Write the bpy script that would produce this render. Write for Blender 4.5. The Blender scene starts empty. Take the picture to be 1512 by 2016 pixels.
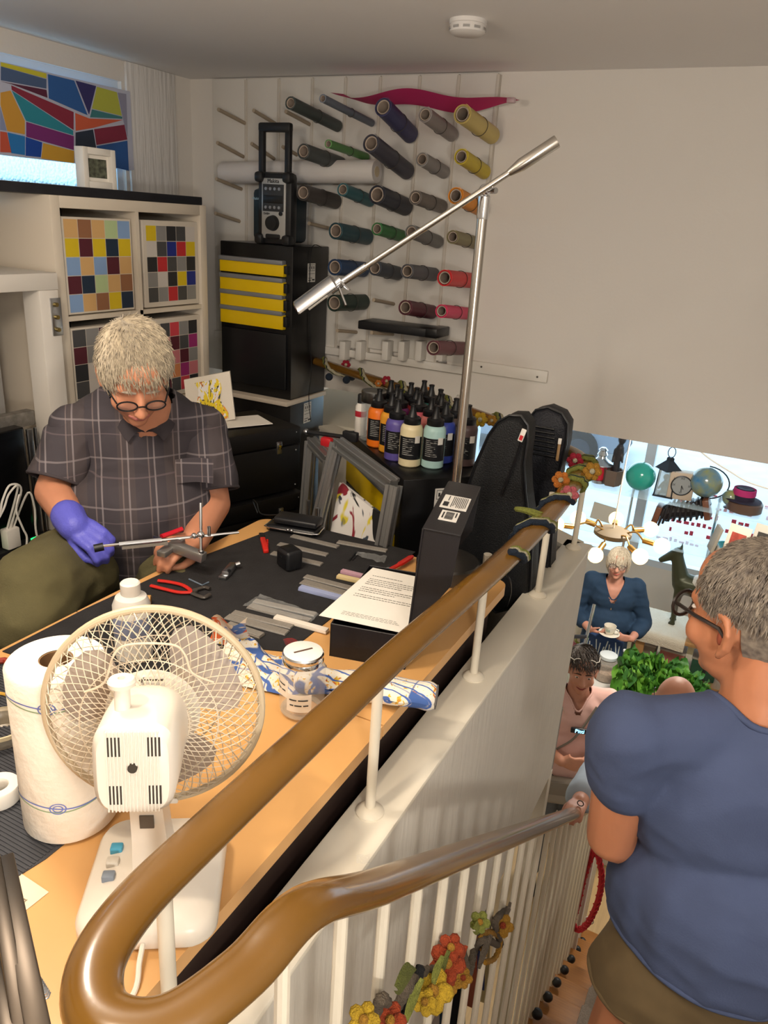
import bpy, bmesh, math, random
from mathutils import Vector, Matrix, Euler, noise
random.seed(7)
V = Vector
S = bpy.context.scene
COL = S.collection
# ------------------------------------------------------------------ camera
CZ = 1.5
FPX, PITCH, ROLL, AZ = 1505.0, math.radians(20.84), math.radians(3.72), math.radians(26.1)
_f = V((-math.sin(AZ)*math.cos(PITCH), math.cos(AZ)*math.cos(PITCH), -math.sin(PITCH)))
_r0 = V((math.cos(AZ), math.sin(AZ), 0)); _u0 = _r0.cross(_f)
_r = _r0*math.cos(ROLL)+_u0*math.sin(ROLL); _u = _u0*math.cos(ROLL)-_r0*math.sin(ROLL)
CAM = V((0, 0, CZ))
cd = bpy.data.cameras.new('camera'); cam = bpy.data.objects.new('camera', cd); COL.objects.link(cam)
cd.sensor_fit = 'AUTO'; cd.sensor_width = 36; cd.lens = FPX/2016*36; cd.clip_start = .02
cam.matrix_world = Matrix((( _r.x, _u.x, -_f.x, 0), (_r.y, _u.y, -_f.y, 0), (_r.z, _u.z, -_f.z, CZ), (0, 0, 0, 1)))
S.camera = cam
# ------------------------------------------------------------------ light
S.view_settings.view_transform = 'Standard'; S.view_settings.look = 'None'
S.view_settings.exposure = 0.38; S.view_settings.gamma = 1.0; S.view_settings.use_curve_mapping = False
w = bpy.data.worlds.new('sky'); S.world = w; w.use_nodes = True
bg = w.node_tree.nodes['Background']; bg.inputs[0].default_value = (.60, .84, 1, 1); bg.inputs[1].default_value = 3.2
def lamp(name, kind, loc, power, col, size=.1, target=None, spot=None, sy=None):
    d = bpy.data.lights.new(name, kind); o = bpy.data.objects.new(name, d); COL.objects.link(o)
    d.energy = power; d.color = col; o.location = loc
    if kind == 'AREA':
        d.size = size
        if sy: d.shape = 'RECTANGLE'; d.size_y = sy
    else: d.shadow_soft_size = size
    if spot: d.spot_size = math.radians(spot); d.spot_blend = .5
    if target is not None: o.rotation_euler = (V(target)-V(loc)).to_track_quat('-Z', 'Y').to_euler()
    return o
WARM = (1, .86, .70)
lamp('ceiling_spot_near', 'SPOT', (-.62, .12, 1.97), 20, (1, .82, .62), .03, (-.62, .62, .7), 120)
lamp('ceiling_lamp_middle', 'POINT', (-1.05, .62, 1.72), 21, WARM, .10)
lamp('ceiling_lamp_stairs', 'POINT', (.40, -.10, 1.70), 18, (1, .92, .82), .10)
lamp('ceiling_fill_spot', 'SPOT', (.75, -.7, 1.15), 46, (1, .94, .87), .1, (.15, .5, 2.03), 140)  # added fill behind the camera, aimed up to brighten the ceiling
lamp('shop_fill_area', 'AREA', (-.2, 4.4, .72), 44, (1, .9, .76), .5, (-.3, 4.6, -2))  # added fill hidden behind the big wall, brightens the figures downstairs
lamp('under_loft_lamp', 'AREA', (-1.2, 1.8, -.34), 8, (1, .88, .7), .4, (-1.2, 1.8, -2))
# ------------------------------------------------------------------ pixel -> point on a known plane
def RAY(x, y): return (_f*FPX+_r*(x-756)-_u*(y-1008)).normalized()
def PZ(x, y, z): d = RAY(x, y); return CAM+d*((z-CZ)/d.z)
def PX(x, y, X): d = RAY(x, y); return CAM+d*(X/d.x)
def PY(x, y, Y): d = RAY(x, y); return CAM+d*(Y/d.y)
def PD(x, y, dist): return CAM+RAY(x, y)*dist
# ------------------------------------------------------------------ materials
def lin(c):
    if isinstance(c, str):
        c = c.lstrip('#'); c = [int(c[i:i+2], 16)/255 for i in (0, 2, 4)]
        return tuple(x/12.92 if x <= .04045 else ((x+.055)/1.055)**2.4 for x in c)
    return tuple(c)
_M = {}
def M(name, col, rough=.5, metal=0., var=None, bump=None, trans=0., emit=0., alpha=1., coat=0., sub=0., ior=1.45, aniso=None, sheen=0.):
    """var=(scale, dark multiplier[, stretch xyz]) mixes a darker tone by noise; bump=(scale, strength[, stretch])"""
    if name in _M: return _M[name]
    m = bpy.data.materials.new(name); m.use_nodes = True; nt = m.node_tree; N = nt.nodes; L = nt.links
    b = N['Principled BSDF']; c = lin(col)
    b.inputs['Base Color'].default_value = (*c, 1); b.inputs['Roughness'].default_value = rough; b.inputs['Metallic'].default_value = metal
    b.inputs['IOR'].default_value = ior
    if trans: b.inputs['Transmission Weight'].default_value = trans
    if coat: b.inputs['Coat Weight'].default_value = coat; b.inputs['Coat Roughness'].default_value = .12
    if sub: b.inputs['Subsurface Weight'].default_value = sub; b.inputs['Subsurface Radius'].default_value = (.012, .005, .003)
    if sheen: b.inputs['Sheen Weight'].default_value = sheen
    if alpha < 1: b.inputs['Alpha'].default_value = alpha
    if emit: b.inputs['Emission Color'].default_value = (*c, 1); b.inputs['Emission Strength'].default_value = emit
    def coords(st):
        tc = N.new('ShaderNodeTexCoord'); mp = N.new('ShaderNodeMapping'); L.new(tc.outputs['Object'], mp.inputs[0])
        if st: mp.inputs['Scale'].default_value = st
        return mp.outputs[0]
    if var:
        n = N.new('ShaderNodeTexNoise'); n.inputs['Scale'].default_value = var[0]; n.inputs['Detail'].default_value = 5
        L.new(coords(var[2] if len(var) > 2 else None), n.inputs['Vector'])
        r = N.new('ShaderNodeValToRGB'); r.color_ramp.elements[0].position = .32; r.color_ramp.elements[1].position = .68
        k = var[1]; r.color_ramp.elements[0].color = (c[0]*k, c[1]*k, c[2]*k, 1) if not isinstance(k, str) else (*lin(k), 1)
        r.color_ramp.elements[1].color = (*c, 1)
        L.new(n.outputs['Fac'], r.inputs[0]); L.new(r.outputs[0], b.inputs['Base Color'])
    if bump:
        n = N.new('ShaderNodeTexNoise'); n.inputs['Scale'].default_value = bump[0]; n.inputs['Detail'].default_value = 4
        L.new(coords(bump[2] if len(bump) > 2 else None), n.inputs['Vector'])
        bp = N.new('ShaderNodeBump'); bp.inputs['Strength'].default_value = bump[1]; bp.inputs['Distance'].default_value = .01
        L.new(n.outputs['Fac'], bp.inputs['Height']); L.new(bp.outputs[0], b.inputs['Normal'])
    _M[name] = m; return m
# ------------------------------------------------------------------ mesh builder
def frame(d, up=(0, 0, 1)):
    d = V(d).normalized(); up = V(up)
    if abs(d.dot(up.normalized())) > .99: up = V((1, 0, 0)) if abs(d.x) < .9 else V((0, 1, 0))
    x = up.cross(d).normalized(); y = d.cross(x)
    return x, y, d
class MB:
    def __init__(s): s.v = []; s.f = []; s.m = []; s.mi = 0; s.T = None
    def add(s, vs, fs):
        o = len(s.v)
        s.v += [s.T @ V(p) for p in vs] if s.T else [V(p) for p in vs]
        s.f += [tuple(i+o for i in f) for f in fs]; s.m += [s.mi]*len(fs)
        return s
    def box(s, c, sz, rot=None, r=0, seg=2):
        c = V(c); h = V(sz)/2
        if r:
            bm = bmesh.new(); bmesh.ops.create_cube(bm, size=1)
            for v in bm.verts: v.co = V((v.co.x*sz[0], v.co.y*sz[1], v.co.z*sz[2]))
            bmesh.ops.bevel(bm, geom=bm.edges[:], offset=min(r, min(sz)*.49), segments=seg, profile=.5, affect='EDGES')
            bm.verts.index_update(); vs = [v.co.copy() for v in bm.verts]; fs = [[v.index for v in f.verts] for f in bm.faces]; bm.free()
        else:
            vs = [V((x*h.x, y*h.y, z*h.z)) for x in (-1, 1) for y in (-1, 1) for z in (-1, 1)]
            fs = [(0, 1, 3, 2), (4, 6, 7, 5), (0, 4, 5, 1), (2, 3, 7, 6), (0, 2, 6, 4), (1, 5, 7, 3)]
        if rot is not None:
            R = rot if isinstance(rot, Matrix) else Euler(rot).to_matrix()
            vs = [R @ p for p in vs]
        return s.add([c+p for p in vs], fs)
    def b2(s, lo, hi, r=0, seg=2):
        lo, hi = V(lo), V(hi); return s.box((lo+hi)/2, hi-lo, None, r, seg)
    def tube(s, pts, r, n=8, closed=False, flat=1., up=(0, 0, 1), caps=True):
        pts = [V(p) for p in pts]; k = len(pts); R = r if isinstance(r, (list, tuple)) else [r]*k
        vs = []; X = None
        for i, p in enumerate(pts):
            a = pts[i-1] if (i or closed) else p; b = pts[(i+1) % k] if (i < k-1 or closed) else p
            d = (b-a); d = d.normalized() if d.length > 1e-9 else V((0, 0, 1))
            if X is None or flat != 1: X, Y, _ = frame(d, up)
            else:
                X = (X-d*X.dot(d))
                X = X.normalized() if X.length > 1e-6 else frame(d, up)[0]
                Y = d.cross(X)
            for j in range(n):
                t = 2*math.pi*j/n; vs.append(p+X*math.cos(t)*R[i]+Y*math.sin(t)*R[i]*flat)
        fs = []
        for i in range(k if closed else k-1):
            a = i*n; b = ((i+1) % k)*n
            for j in range(n): q = (j+1) % n; fs.append((a+j, a+q, b+q, b+j))
        if caps and not closed: fs += [tuple(range(n))[::-1], tuple((k-1)*n+j for j in range(n))]
        return s.add(vs, fs)
    def cyl(s, a, b, r, r2=None, n=16, caps=True): return s.tube([a, b], [r, r if r2 is None else r2], n, caps=caps)
    def lathe(s, prof, n=24, base=(0, 0, 0), axis=(0, 0, 1), cap=True, sx=1, sy=1):
        X, Y, Z = frame(axis, (0, 1, 0) if abs(V(axis).normalized().z) > .9 else (0, 0, 1)); base = V(base); vs = []
        for r, z in prof:
            for j in range(n): t = 2*math.pi*j/n; vs.append(base+X*(r*math.cos(t)*sx)+Y*(r*math.sin(t)*sy)+Z*z)
        fs = []
        for i in range(len(prof)-1):
            for j in range(n): q = (j+1) % n; fs.append((i*n+j, i*n+q, (i+1)*n+q, (i+1)*n+j))
        if cap: fs += [tuple(range(n))[::-1], tuple((len(prof)-1)*n+j for j in range(n))]
        return s.add(vs, fs)
    def ball(s, c, r, n=12, rot=None):
        r = V((r, r, r)) if not hasattr(r, '__len__') else V(r); c = V(c); vs = []; m = max(6, n//2+2)
        R = None if rot is None else (rot if isinstance(rot, Matrix) else Euler(rot).to_matrix())
        for i in range(1, m):
            ph = math.pi*i/m
            for j in range(n):
                t = 2*math.pi*j/n; vs.append(V((r.x*math.sin(ph)*math.cos(t), r.y*math.sin(ph)*math.sin(t), r.z*math.cos(ph))))
        vs += [V((0, 0, r.z)), V((0, 0, -r.z))]; T = len(vs)-2
        fs = [((i*n+j), (i+1)*n+j, (i+1)*n+(j+1) % n, i*n+(j+1) % n) for i in range(m-2) for j in range(n)]
        fs += [(T, j, (j+1) % n) for j in range(n)]+[(T+1, (m-2)*n+(j+1) % n, (m-2)*n+j) for j in range(n)]
        if R: vs = [R @ p for p in vs]
        return s.add([c+p for p in vs], fs)
    def cap(s, a, b, ra, rb=None, n=12):
        """tapered capsule"""
        a, b = V(a), V(b); rb = ra if rb is None else rb; d = (b-a)
        if d.length < 1e-6: return s.ball(a, ra, n)
        d.normalize(); pts = []; R = []
        for k in (80, 60, 40, 20): t = math.radians(k); pts.append(a-d*ra*math.sin(t)); R.append(ra*math.cos(t))
        pts += [a, b]; R += [ra, rb]
        for k in (20, 40, 60, 80): t = math.radians(k); pts.append(b+d*rb*math.sin(t)); R.append(rb*math.cos(t))
        return s.tube(pts, R, n)
    def chain(s, pts, rs, n=12):
        for i in range(len(pts)-1): s.cap(pts[i], pts[i+1], rs[i], rs[i+1], n)
        return s
    def prism(s, poly, h, T=None):
        """polygon in xy extruded from z=0 to h, optionally transformed"""
        k = len(poly); vs = [V((x, y, 0)) for x, y in poly]+[V((x, y, h)) for x, y in poly]
        if T: vs = [T @ p for p in vs]
        return s.add(vs, [tuple(range(k))[::-1], tuple(range(k, 2*k))]+[(i, (i+1) % k, k+(i+1) % k, k+i) for i in range(k)])
    def quad(s, a, b, c, d): return s.add([a, b, c, d], [(0, 1, 2, 3)])
    def strip(s, prof, a, off):
        """sweep a polyline prof by vector off"""
        k = len(prof); vs = [V(p)+V(a) for p in prof]+[V(p)+V(a)+V(off) for p in prof]
        return s.add(vs, [(i, i+1, k+i+1, k+i) for i in range(k-1)])
    def grid(s, fn, nu, nv):
        vs = [fn(i/nu, j/nv) for i in range(nu+1) for j in range(nv+1)]
        return s.add(vs, [(i*(nv+1)+j, (i+1)*(nv+1)+j, (i+1)*(nv+1)+j+1, i*(nv+1)+j+1) for i in range(nu) for j in range(nv)])
    def mesh(s, name, mats, org=(0, 0, 0), smooth=35, recalc=True):
        me = bpy.data.meshes.new(name); o = V(org)
        me.from_pydata([tuple(p-o) for p in s.v], [], s.f)
        for m in (mats if isinstance(mats, (list, tuple)) else [mats]): me.materials.append(m)
        if any(s.m): me.polygons.foreach_set('material_index', s.m)
        if recalc:
            bm = bmesh.new(); bm.from_mesh(me); bmesh.ops.recalc_face_normals(bm, faces=bm.faces[:]); bm.to_mesh(me); bm.free()
        if smooth:
            me.polygons.foreach_set('use_smooth', [True]*len(me.polygons))
            try: me.set_sharp_from_angle(angle=math.radians(smooth))
            except Exception: pass
        me.update(); return me
    def low(s):
        xs = [p.x for p in s.v]; ys = [p.y for p in s.v]
        return V(((min(xs)+max(xs))/2, (min(ys)+max(ys))/2, min(p.z for p in s.v)))
def rot2d(a): return Matrix.Rotation(a, 3, 'Z')
def wloc(o):
    p = V((0, 0, 0))
    while o: p = p+o.location; o = o.parent
    return p
def tag(o, label=None, cat=None, group=None, kind=None):
    if label: o['label'] = label
    if cat: o['category'] = cat
    if group: o['group'] = group
    if kind: o['kind'] = kind
    return o
def thing(name, loc, label, cat, group=None):
    o = bpy.data.objects.new(name, None); COL.objects.link(o); o.location = loc; o.empty_display_size = .05
    return tag(o, label, cat, group)
def part(name, mb, mat, parent, label=None, smooth=35, kind=None, recalc=True):
    o = bpy.data.objects.new(name, mb.mesh(name, mat, wloc(parent), smooth, recalc)); COL.objects.link(o); o.parent = parent
    return tag(o, label, None, None, kind)
def solo(name, mb, mat, label, cat, group=None, smooth=35, kind=None, recalc=True):
    org = mb.low(); o = bpy.data.objects.new(name, mb.mesh(name, mat, org, smooth, recalc)); COL.objects.link(o); o.location = org
    return tag(o, label, cat, group, kind)
def struct(name, mb, mat, label=None, smooth=35):
    org = mb.low(); o = bpy.data.objects.new(name, mb.mesh(name, mat, org, smooth)); COL.objects.link(o); o.location = org
    o['kind'] = 'structure'
    if label: o['label'] = label
    return o
def dup(src, loc=None, parent=None, name=None):
    c = src.copy(); COL.objects.link(c)
    if name: c.name = name
    if parent is not None: c.parent = parent
    if loc is not None: c.location = loc
    return c
def duptree(src, loc, label=None, rz=None):
    c = src.copy(); COL.objects.link(c); c.location = loc
    if rz is not None: c.rotation_euler.z = rz
    if label: c['label'] = label
    for ch in src.children:
        d = ch.copy(); COL.objects.link(d); d.parent = c
        for g in ch.children:
            e = g.copy(); COL.objects.link(e); e.parent = d
    return c
def remesh(mb, vox, it=6, disp=None):
    """union of overlapping closed shapes as one continuous surface"""
    me = mb.mesh('tmp', [], (0, 0, 0), 0); o = bpy.data.objects.new('tmp', me); COL.objects.link(o)
    r = o.modifiers.new('r', 'REMESH'); r.mode = 'VOXEL'; r.voxel_size = vox; r.adaptivity = 0
    if it: sm = o.modifiers.new('s', 'SMOOTH'); sm.factor = .5; sm.iterations = it
    ev = o.evaluated_get(bpy.context.evaluated_depsgraph_get()); m2 = ev.to_mesh()
    out = MB(); out.v = [v.co.copy() for v in m2.vertices]; nrm = [v.normal.copy() for v in m2.vertices]
    out.f = [tuple(p.vertices) for p in m2.polygons]; out.m = [0]*len(out.f)
    ev.to_mesh_clear(); bpy.data.objects.remove(o); bpy.data.meshes.remove(me)
    if disp: out.v = [p+n*disp(p) for p, n in zip(out.v, nrm)]
    return out
def cut(mb, keep):
    """drop faces whose centre fails keep()"""
    f2 = [(f, m) for f, m in zip(mb.f, mb.m) if keep(sum((mb.v[i] for i in f), V((0, 0, 0)))/len(f))]
    used = sorted({i for f, _ in f2 for i in f}); mp = {i: k for k, i in enumerate(used)}
    o = MB(); o.v = [mb.v[i] for i in used]; o.f = [tuple(mp[i] for i in f) for f, _ in f2]; o.m = [m for _, m in f2]
    return o
def catmull(pts, k=6, closed=False):
    pts = [V(p) for p in pts]; n = len(pts); out = []
    for i in range(n if closed else n-1):
        g = lambda q: pts[q % n] if closed else pts[max(0, min(n-1, q))]
        p0, p1, p2, p3 = g(i-1), g(i), g(i+1), g(i+2)
        for j in range(k):
            t = j/k; out.append(.5*((2*p1)+(p2-p0)*t+(2*p0-5*p1+4*p2-p3)*t*t+(3*p1-p0-3*p2+p3)*t**3))
    if not closed: out.append(pts[-1])
    return out
def textmesh(txt, size, mat, parent, origin, xdir, ydir, name='lettering', depth=.0006):
    cu = bpy.data.curves.new('t', 'FONT'); cu.body = txt; cu.size = size; cu.extrude = depth; cu.align_x = 'CENTER'; cu.align_y = 'CENTER'; cu.resolution_u = 2
    t = bpy.data.objects.new('t', cu); COL.objects.link(t)
    ev = t.evaluated_get(bpy.context.evaluated_depsgraph_get()); m2 = ev.to_mesh()
    xd, yd = V(xdir).normalized(), V(ydir).normalized(); zd = xd.cross(yd); o = V(origin)
    mb = MB(); mb.v = [o+xd*v.co.x+yd*v.co.y+zd*v.co.z for v in m2.vertices]; mb.f = [tuple(p.vertices) for p in m2.polygons]; mb.m = [0]*len(mb.f)
    ev.to_mesh_clear(); bpy.data.objects.remove(t); bpy.data.curves.remove(cu)
    return part(name, mb, mat, parent, smooth=0)
# ================================================================== the setting
T, R, PT = .70, .90, .60            # table top, handrail, parapet top
FL = -2.28                          # shop floor
white = M('wall_white', '#d9d4cd', .75, var=(1.5, .97), bump=(90, .06))
white2 = M('ceiling_white', '#e6e4e2', .8, var=(1.2, .98))
rough_white = M('parapet_plaster', '#dad4c8', .7, var=(12, .95, (6, 1, 1)), bump=(55, .3, (1, 1, .12)))
cream = M('cream_paint', '#e6dfce', .45, var=(6, .97))
struct('ceiling', MB().b2((-2.7, -1.4, 2.03), (1.6, 3.15, 2.1)), white2)
wl = MB()
for lo, hi in (((-1.4, -.25), (3.12, 1.5)), ((-1.4, 1.955), (3.12, 2.03)), ((-1.4, 1.5), (1.15, 1.955)), ((2.585, 1.5), (3.12, 1.955))):
    wl.b2((-2.68, lo[0], lo[1]), (-2.56, hi[0], hi[1]))
struct('wall_left', wl, white)
relief = M('wall_relief_gloss', '#d8d6d4', .22, bump=(26, .9, (1, 1.6, .16)))
struct('trim_1', MB().b2((-2.56, 2.60, 1.545), (-2.545, 2.885, 2.03), .004), relief, 'glossy streaked relief panel between window and corner')
struct('wall_far', MB().b2((-2.68, 3.0, .765), (1.6, 3.13, 2.03)), white)
struct('wall_right', MB().b2((1.15, -1.4, FL), (1.3, 7.6, 2.03)), white)
struct('wall_back', MB().b2((-2.68, -1.5, FL), (1.3, -1.4, 2.03)), white)
struct('trim_2', MB().b2((-1.215, 2.983, .938), (-.785, 3.0, .984), .003), M('trim_white', '#dcd8d0', .5), 'narrow white batten screwed to the big wall')
for px, py in ((948, 722), (1058, 742)):
    p = PY(px, py, 2.983)
    part('screw', MB().cyl(p, p+V((0, -.004, 0)), .004, n=10), M('screw_steel', '#8a8780', .35, 1), [o for o in COL.objects if o.name == 'trim_2'][0])
# loft slab and landing
slab = MB().prism([(-2.68, -1.4), (1.15, -1.4), (1.15, .45), (-.385, .45), (-.385, 2.26), (-1.80, 2.99), (-2.68, 2.99)], .25, Matrix.Translation((0, 0, -.25)))
struct('floor', slab, M('loft_floor', '#8d8478', .6, var=(9, .8)))
# parapet: near run and the diagonal far run
def wall_run(pts, th, z0, z1):
    m = MB(); n = len(pts); L = []
    for i, p in enumerate(pts):
        a = V((*pts[max(0, i-1)], 0)); b = V((*pts[min(n-1, i+1)], 0)); d = (b-a).normalized(); nn = V((-d.y, d.x, 0))
        L.append((V((*p, 0))-nn*th/2, V((*p, 0))+nn*th/2))
    vs = []
    for a, b in L: vs += [a+V((0, 0, z0)), b+V((0, 0, z0)), b+V((0, 0, z1)), a+V((0, 0, z1))]
    fs = [(0, 1, 2, 3), tuple(4*(n-1)+k for k in (3, 2, 1, 0))]
    for i in range(n-1):
        for k in range(4): q = (k+1) % 4; fs.append((4*i+k, 4*i+4+k, 4*i+4+q, 4*i+q))
    return m.add(vs, fs)
par_pts = [(-.421, .30), (-.421, 1.2), (-.421, 2.235)]
struct('wall_parapet', wall_run(par_pts, .074, -.26, PT-.012), rough_white)
struct('trim_3', MB().b2((-.464, .295, PT-.012), (-.380, 2.262, PT), .004), cream, 'cream painted top of the parapet wall')
far_pts = [(-.43, 2.235), (-.80, 2.46), (-1.25, 2.70), (-1.78, 2.965)]
struct('wall_parapet_far', wall_run(far_pts, .07, -.26, PT-.012), rough_white)
struct('trim_4', wall_run(far_pts, .08, PT-.012, PT), cream, 'cream painted top of the far parapet')
struct('trim_5', MB().b2((-2.30, 3.13, .50), (-1.45, 3.95, .56), .006), cream, 'bright cream ledge under the big wall')
struct('trim_6', MB().b2((-.44, 2.215, FL), (-.385, 2.262, -.26)), cream, 'cream post carrying the loft corner')
# ------------------------------------------------------------------ stairs
RUN, RISE, Y0 = .23, .165, .45
st = bpy.data.objects.new('stairs', None); COL.objects.link(st); st.location = (.25, .45, 0); tag(st, 'wooden staircase with pale carpet pads going down', None, None, 'structure')
wood = M('stair_wood', '#a06a34', .35, var=(14, .75, (.6, 8, 8)), bump=(40, .08, (.4, 8, 8)))
carp = M('carpet_pad', '#a3968a', .95, var=(160, .72), bump=(220, .6))
tr0 = cp0 = None
for i in range(1, 14):
    z = -RISE*i; y = Y0+RUN*(i-1)
    if tr0 is None:
        tr0 = part('tread', MB().b2((-.30, y-.02, z-.045), (.88, y+RUN+.012, z), .008), wood, st)
        cp0 = part('carpet_pad', MB().b2((-.13, y+.015, z), (.72, y+RUN+.016, z+.011), .005), carp, st)
        bz, by = z, y; rs0 = part('riser', MB().b2((-.29, y+RUN-.012, z-RISE), (.88, y+RUN+.006, z-.045)), wood, st)
    else:
        for src in (tr0, cp0, rs0): dup(src, (0, y-by, z-bz), st)
# ------------------------------------------------------------------ shop shell
tan = M('shop_floor_wood', '#b89a6c', .5, var=(7, .82, (8, .6, 1)))
struct('floor_shop', MB().b2((-2.68, -1.4, FL-.05), (1.3, 7.6, FL)), tan)
struct('wall_shop_left', MB().b2((-2.8, -1.4, FL), (-2.68, 7.6, .765)), white)
struct('ceiling_shop', MB().b2((-2.7, 3.13, .765), (1.3, 7.7, .84)), white2)
struct('wall_under_loft', MB().b2((-2.68, .3, FL), (-.5, .4, -.26)), white)
# shop front: a low sill wall, frame, mullions and panes
WY = 7.45
struct('wall_front', MB().b2((-2.7, WY, FL), (1.3, WY+.12, -1.55)), white)
fr = M('window_frame_paint', '#c9d3dc', .5)
wf = MB(); wf.b2((-2.7, WY, -1.55), (1.3, WY+.09, -1.48)); wf.b2((-2.7, WY, .69), (1.3, WY+.09, .765))
for x in (-2.66, -.86, 1.26): wf.b2((x-.045, WY-.01, -1.5), (x+.045, WY+.09, .75))
w2 = struct('window_2', wf, fr, 'wide shop window with pale frame')
glass = M('clear_glass', '#ffffff', .0, alpha=.06)
for a, b in ((-2.62, -.905), (-.815, 1.215)): part('pane', MB().b2((a, WY+.03, -1.48), (b, WY+.036, .69)), glass, w2)
# left window of the loft: frame, frosted panes
wf = MB(); wf.b2((-2.66, 1.15, 1.53), (-2.58, 2.585, 1.552)); wf.b2((-2.66, 1.15, 1.925), (-2.58, 2.585, 1.955))
for y in (1.165, 1.87, 2.57): wf.b2((-2.66, y-.015, 1.55), (-2.58, y+.015, 1.93))
w1 = struct('window_1', wf, fr, 'narrow high window with frosted panes')
fm = bpy.data.materials.new('frosted_glass'); fm.use_nodes = True; nt = fm.node_tree; nt.nodes.remove(nt.nodes['Principled BSDF'])
tl = nt.nodes.new('ShaderNodeBsdfTranslucent'); tl.inputs[0].default_value = (.8, .93, 1, 1); gl = nt.nodes.new('ShaderNodeBsdfGlossy'); gl.inputs['Roughness'].default_value = .15
mx = nt.nodes.new('ShaderNodeMixShader'); mx.inputs[0].default_value = .12
vo = nt.nodes.new('ShaderNodeTexVoronoi'); vo.inputs['Scale'].default_value = 90; bp = nt.nodes.new('ShaderNodeBump'); bp.inputs['Strength'].default_value = 1; bp.inputs['Distance'].default_value = .02
tc = nt.nodes.new('ShaderNodeTexCoord'); nt.links.new(tc.outputs['Object'], vo.inputs['Vector']); nt.links.new(vo.outputs['Distance'], bp.inputs['Height'])
for q in (tl, gl): nt.links.new(bp.outputs[0], q.inputs['Normal'])
nt.links.new(tl.outputs[0], mx.inputs[1]); nt.links.new(gl.outputs[0], mx.inputs[2]); nt.links.new(mx.outputs[0], nt.nodes['Material Output'].inputs[0])
for a, b in ((1.18, 1.855), (1.885, 2.555)): part('pane', MB().b2((-2.625, a, 1.552), (-2.617, b, 1.925)), fm, w1)
struct('trim_7', MB().b2((-2.56, 1.2, 1.5125), (-2.19, 2.62, 1.543), .003), M('sill_slate', '#23242b', .45, var=(20, .7)), 'dark slate sill board above the white cube shelf')
# street outside
pav = M('street_paving', '#aeb6bd', .8, var=(3, .85)); 
struct('ground', MB().b2((-16, 7.6, FL-.1), (16, 40, FL+.02)), pav, 'pale street paving outside the shop window')
# ------------------------------------------------------------------ handrail with posts and balusters
gold = M('handrail_brown', '#73501c', .26, var=(5, .82), coat=.4)
post_m = M('post_cream', '#ded5c2', .4)
rail = thing('stair_railing', (-.35, .35, 0), 'continuous brown handrail on cream posts, looping from parapet to stairs', 'railing')
SX = -.275
def srail(y): return R-.715*(y-.45)
near = [(-.400, 2.02), (-.380, 1.64), (-.384, 1.30), (-.404, .932), (-.411, .658), (-.415, .47)]
path = [(-1.80, 2.895, R), (-1.735, 2.865, R), (-1.169, 2.597, R), (-.748, 2.369, R), (-.50, 2.20, R), (-.425, 2.115, R)]
path += [(x, y, R) for x, y in near]
path += [(-.414, .375, R), (-.396, .315, R), (-.357, .287, R), (-.312, .308, R), (-.288, .375, R), (-.280, .46, R-.006)]
path += [(SX, y, srail(y)) for y in (.6, .9, 1.3, 1.8, 2.2, 2.6)]+[(SX, 3.0, srail(3.0)), (SX, 3.5, srail(3.5))]
rp = catmull(path, 7)
part('rail', MB().tube(rp, .0248, 20, flat=.72), gold, rail)
def railz(y): return R
p0 = None
for x, y in ((-.428, .43), (-.428, .893), (-.428, 1.359), (-.424, 1.819), (-.425, 2.2), (-.90, 2.455), (-1.39, 2.705)):
    if p0 is None:
        p0 = part('post', MB().cyl((x, y, PT), (x, y, R-.012), .0085, n=14), post_m, rail); px0, py0 = x, y
        f0 = part('flange', MB().lathe([(.0235, 0), (.0235, .003), (.018, .008), (.011, .012), (.0085, .012)], 24, (x, y, PT)), post_m, p0)
    else:
        c = dup(p0, (x-px0, y-py0, 0), rail); dup(f0, (0, 0, 0), c)
b0 = None; knob_m = M('rubber_black', '#17171a', .45)
for i in range(29):
    y = .415+.108*i; zt = min(srail(y), R)-.012; step = int((y-Y0)/RUN)+1
    h = 1.04
    if b0 is None:
        b0 = part('baluster', MB().cyl((SX, y, zt-h), (SX, y, zt), .0075, n=10), post_m, rail); y0b, z0b = y, zt
        k0 = None
    else: b = dup(b0, (0, y-y0b, zt-z0b), rail)
    if i % 2 == 1:
        zk = -RISE*step+.03
        if k0 is None: k0 = part('knob', MB().ball((SX+.02, y, zk), (.02, .02, .02), 14), knob_m, rail); ky, kz = y, zk
        else: dup(k0, (0, y-ky, zk-kz), rail)
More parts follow.
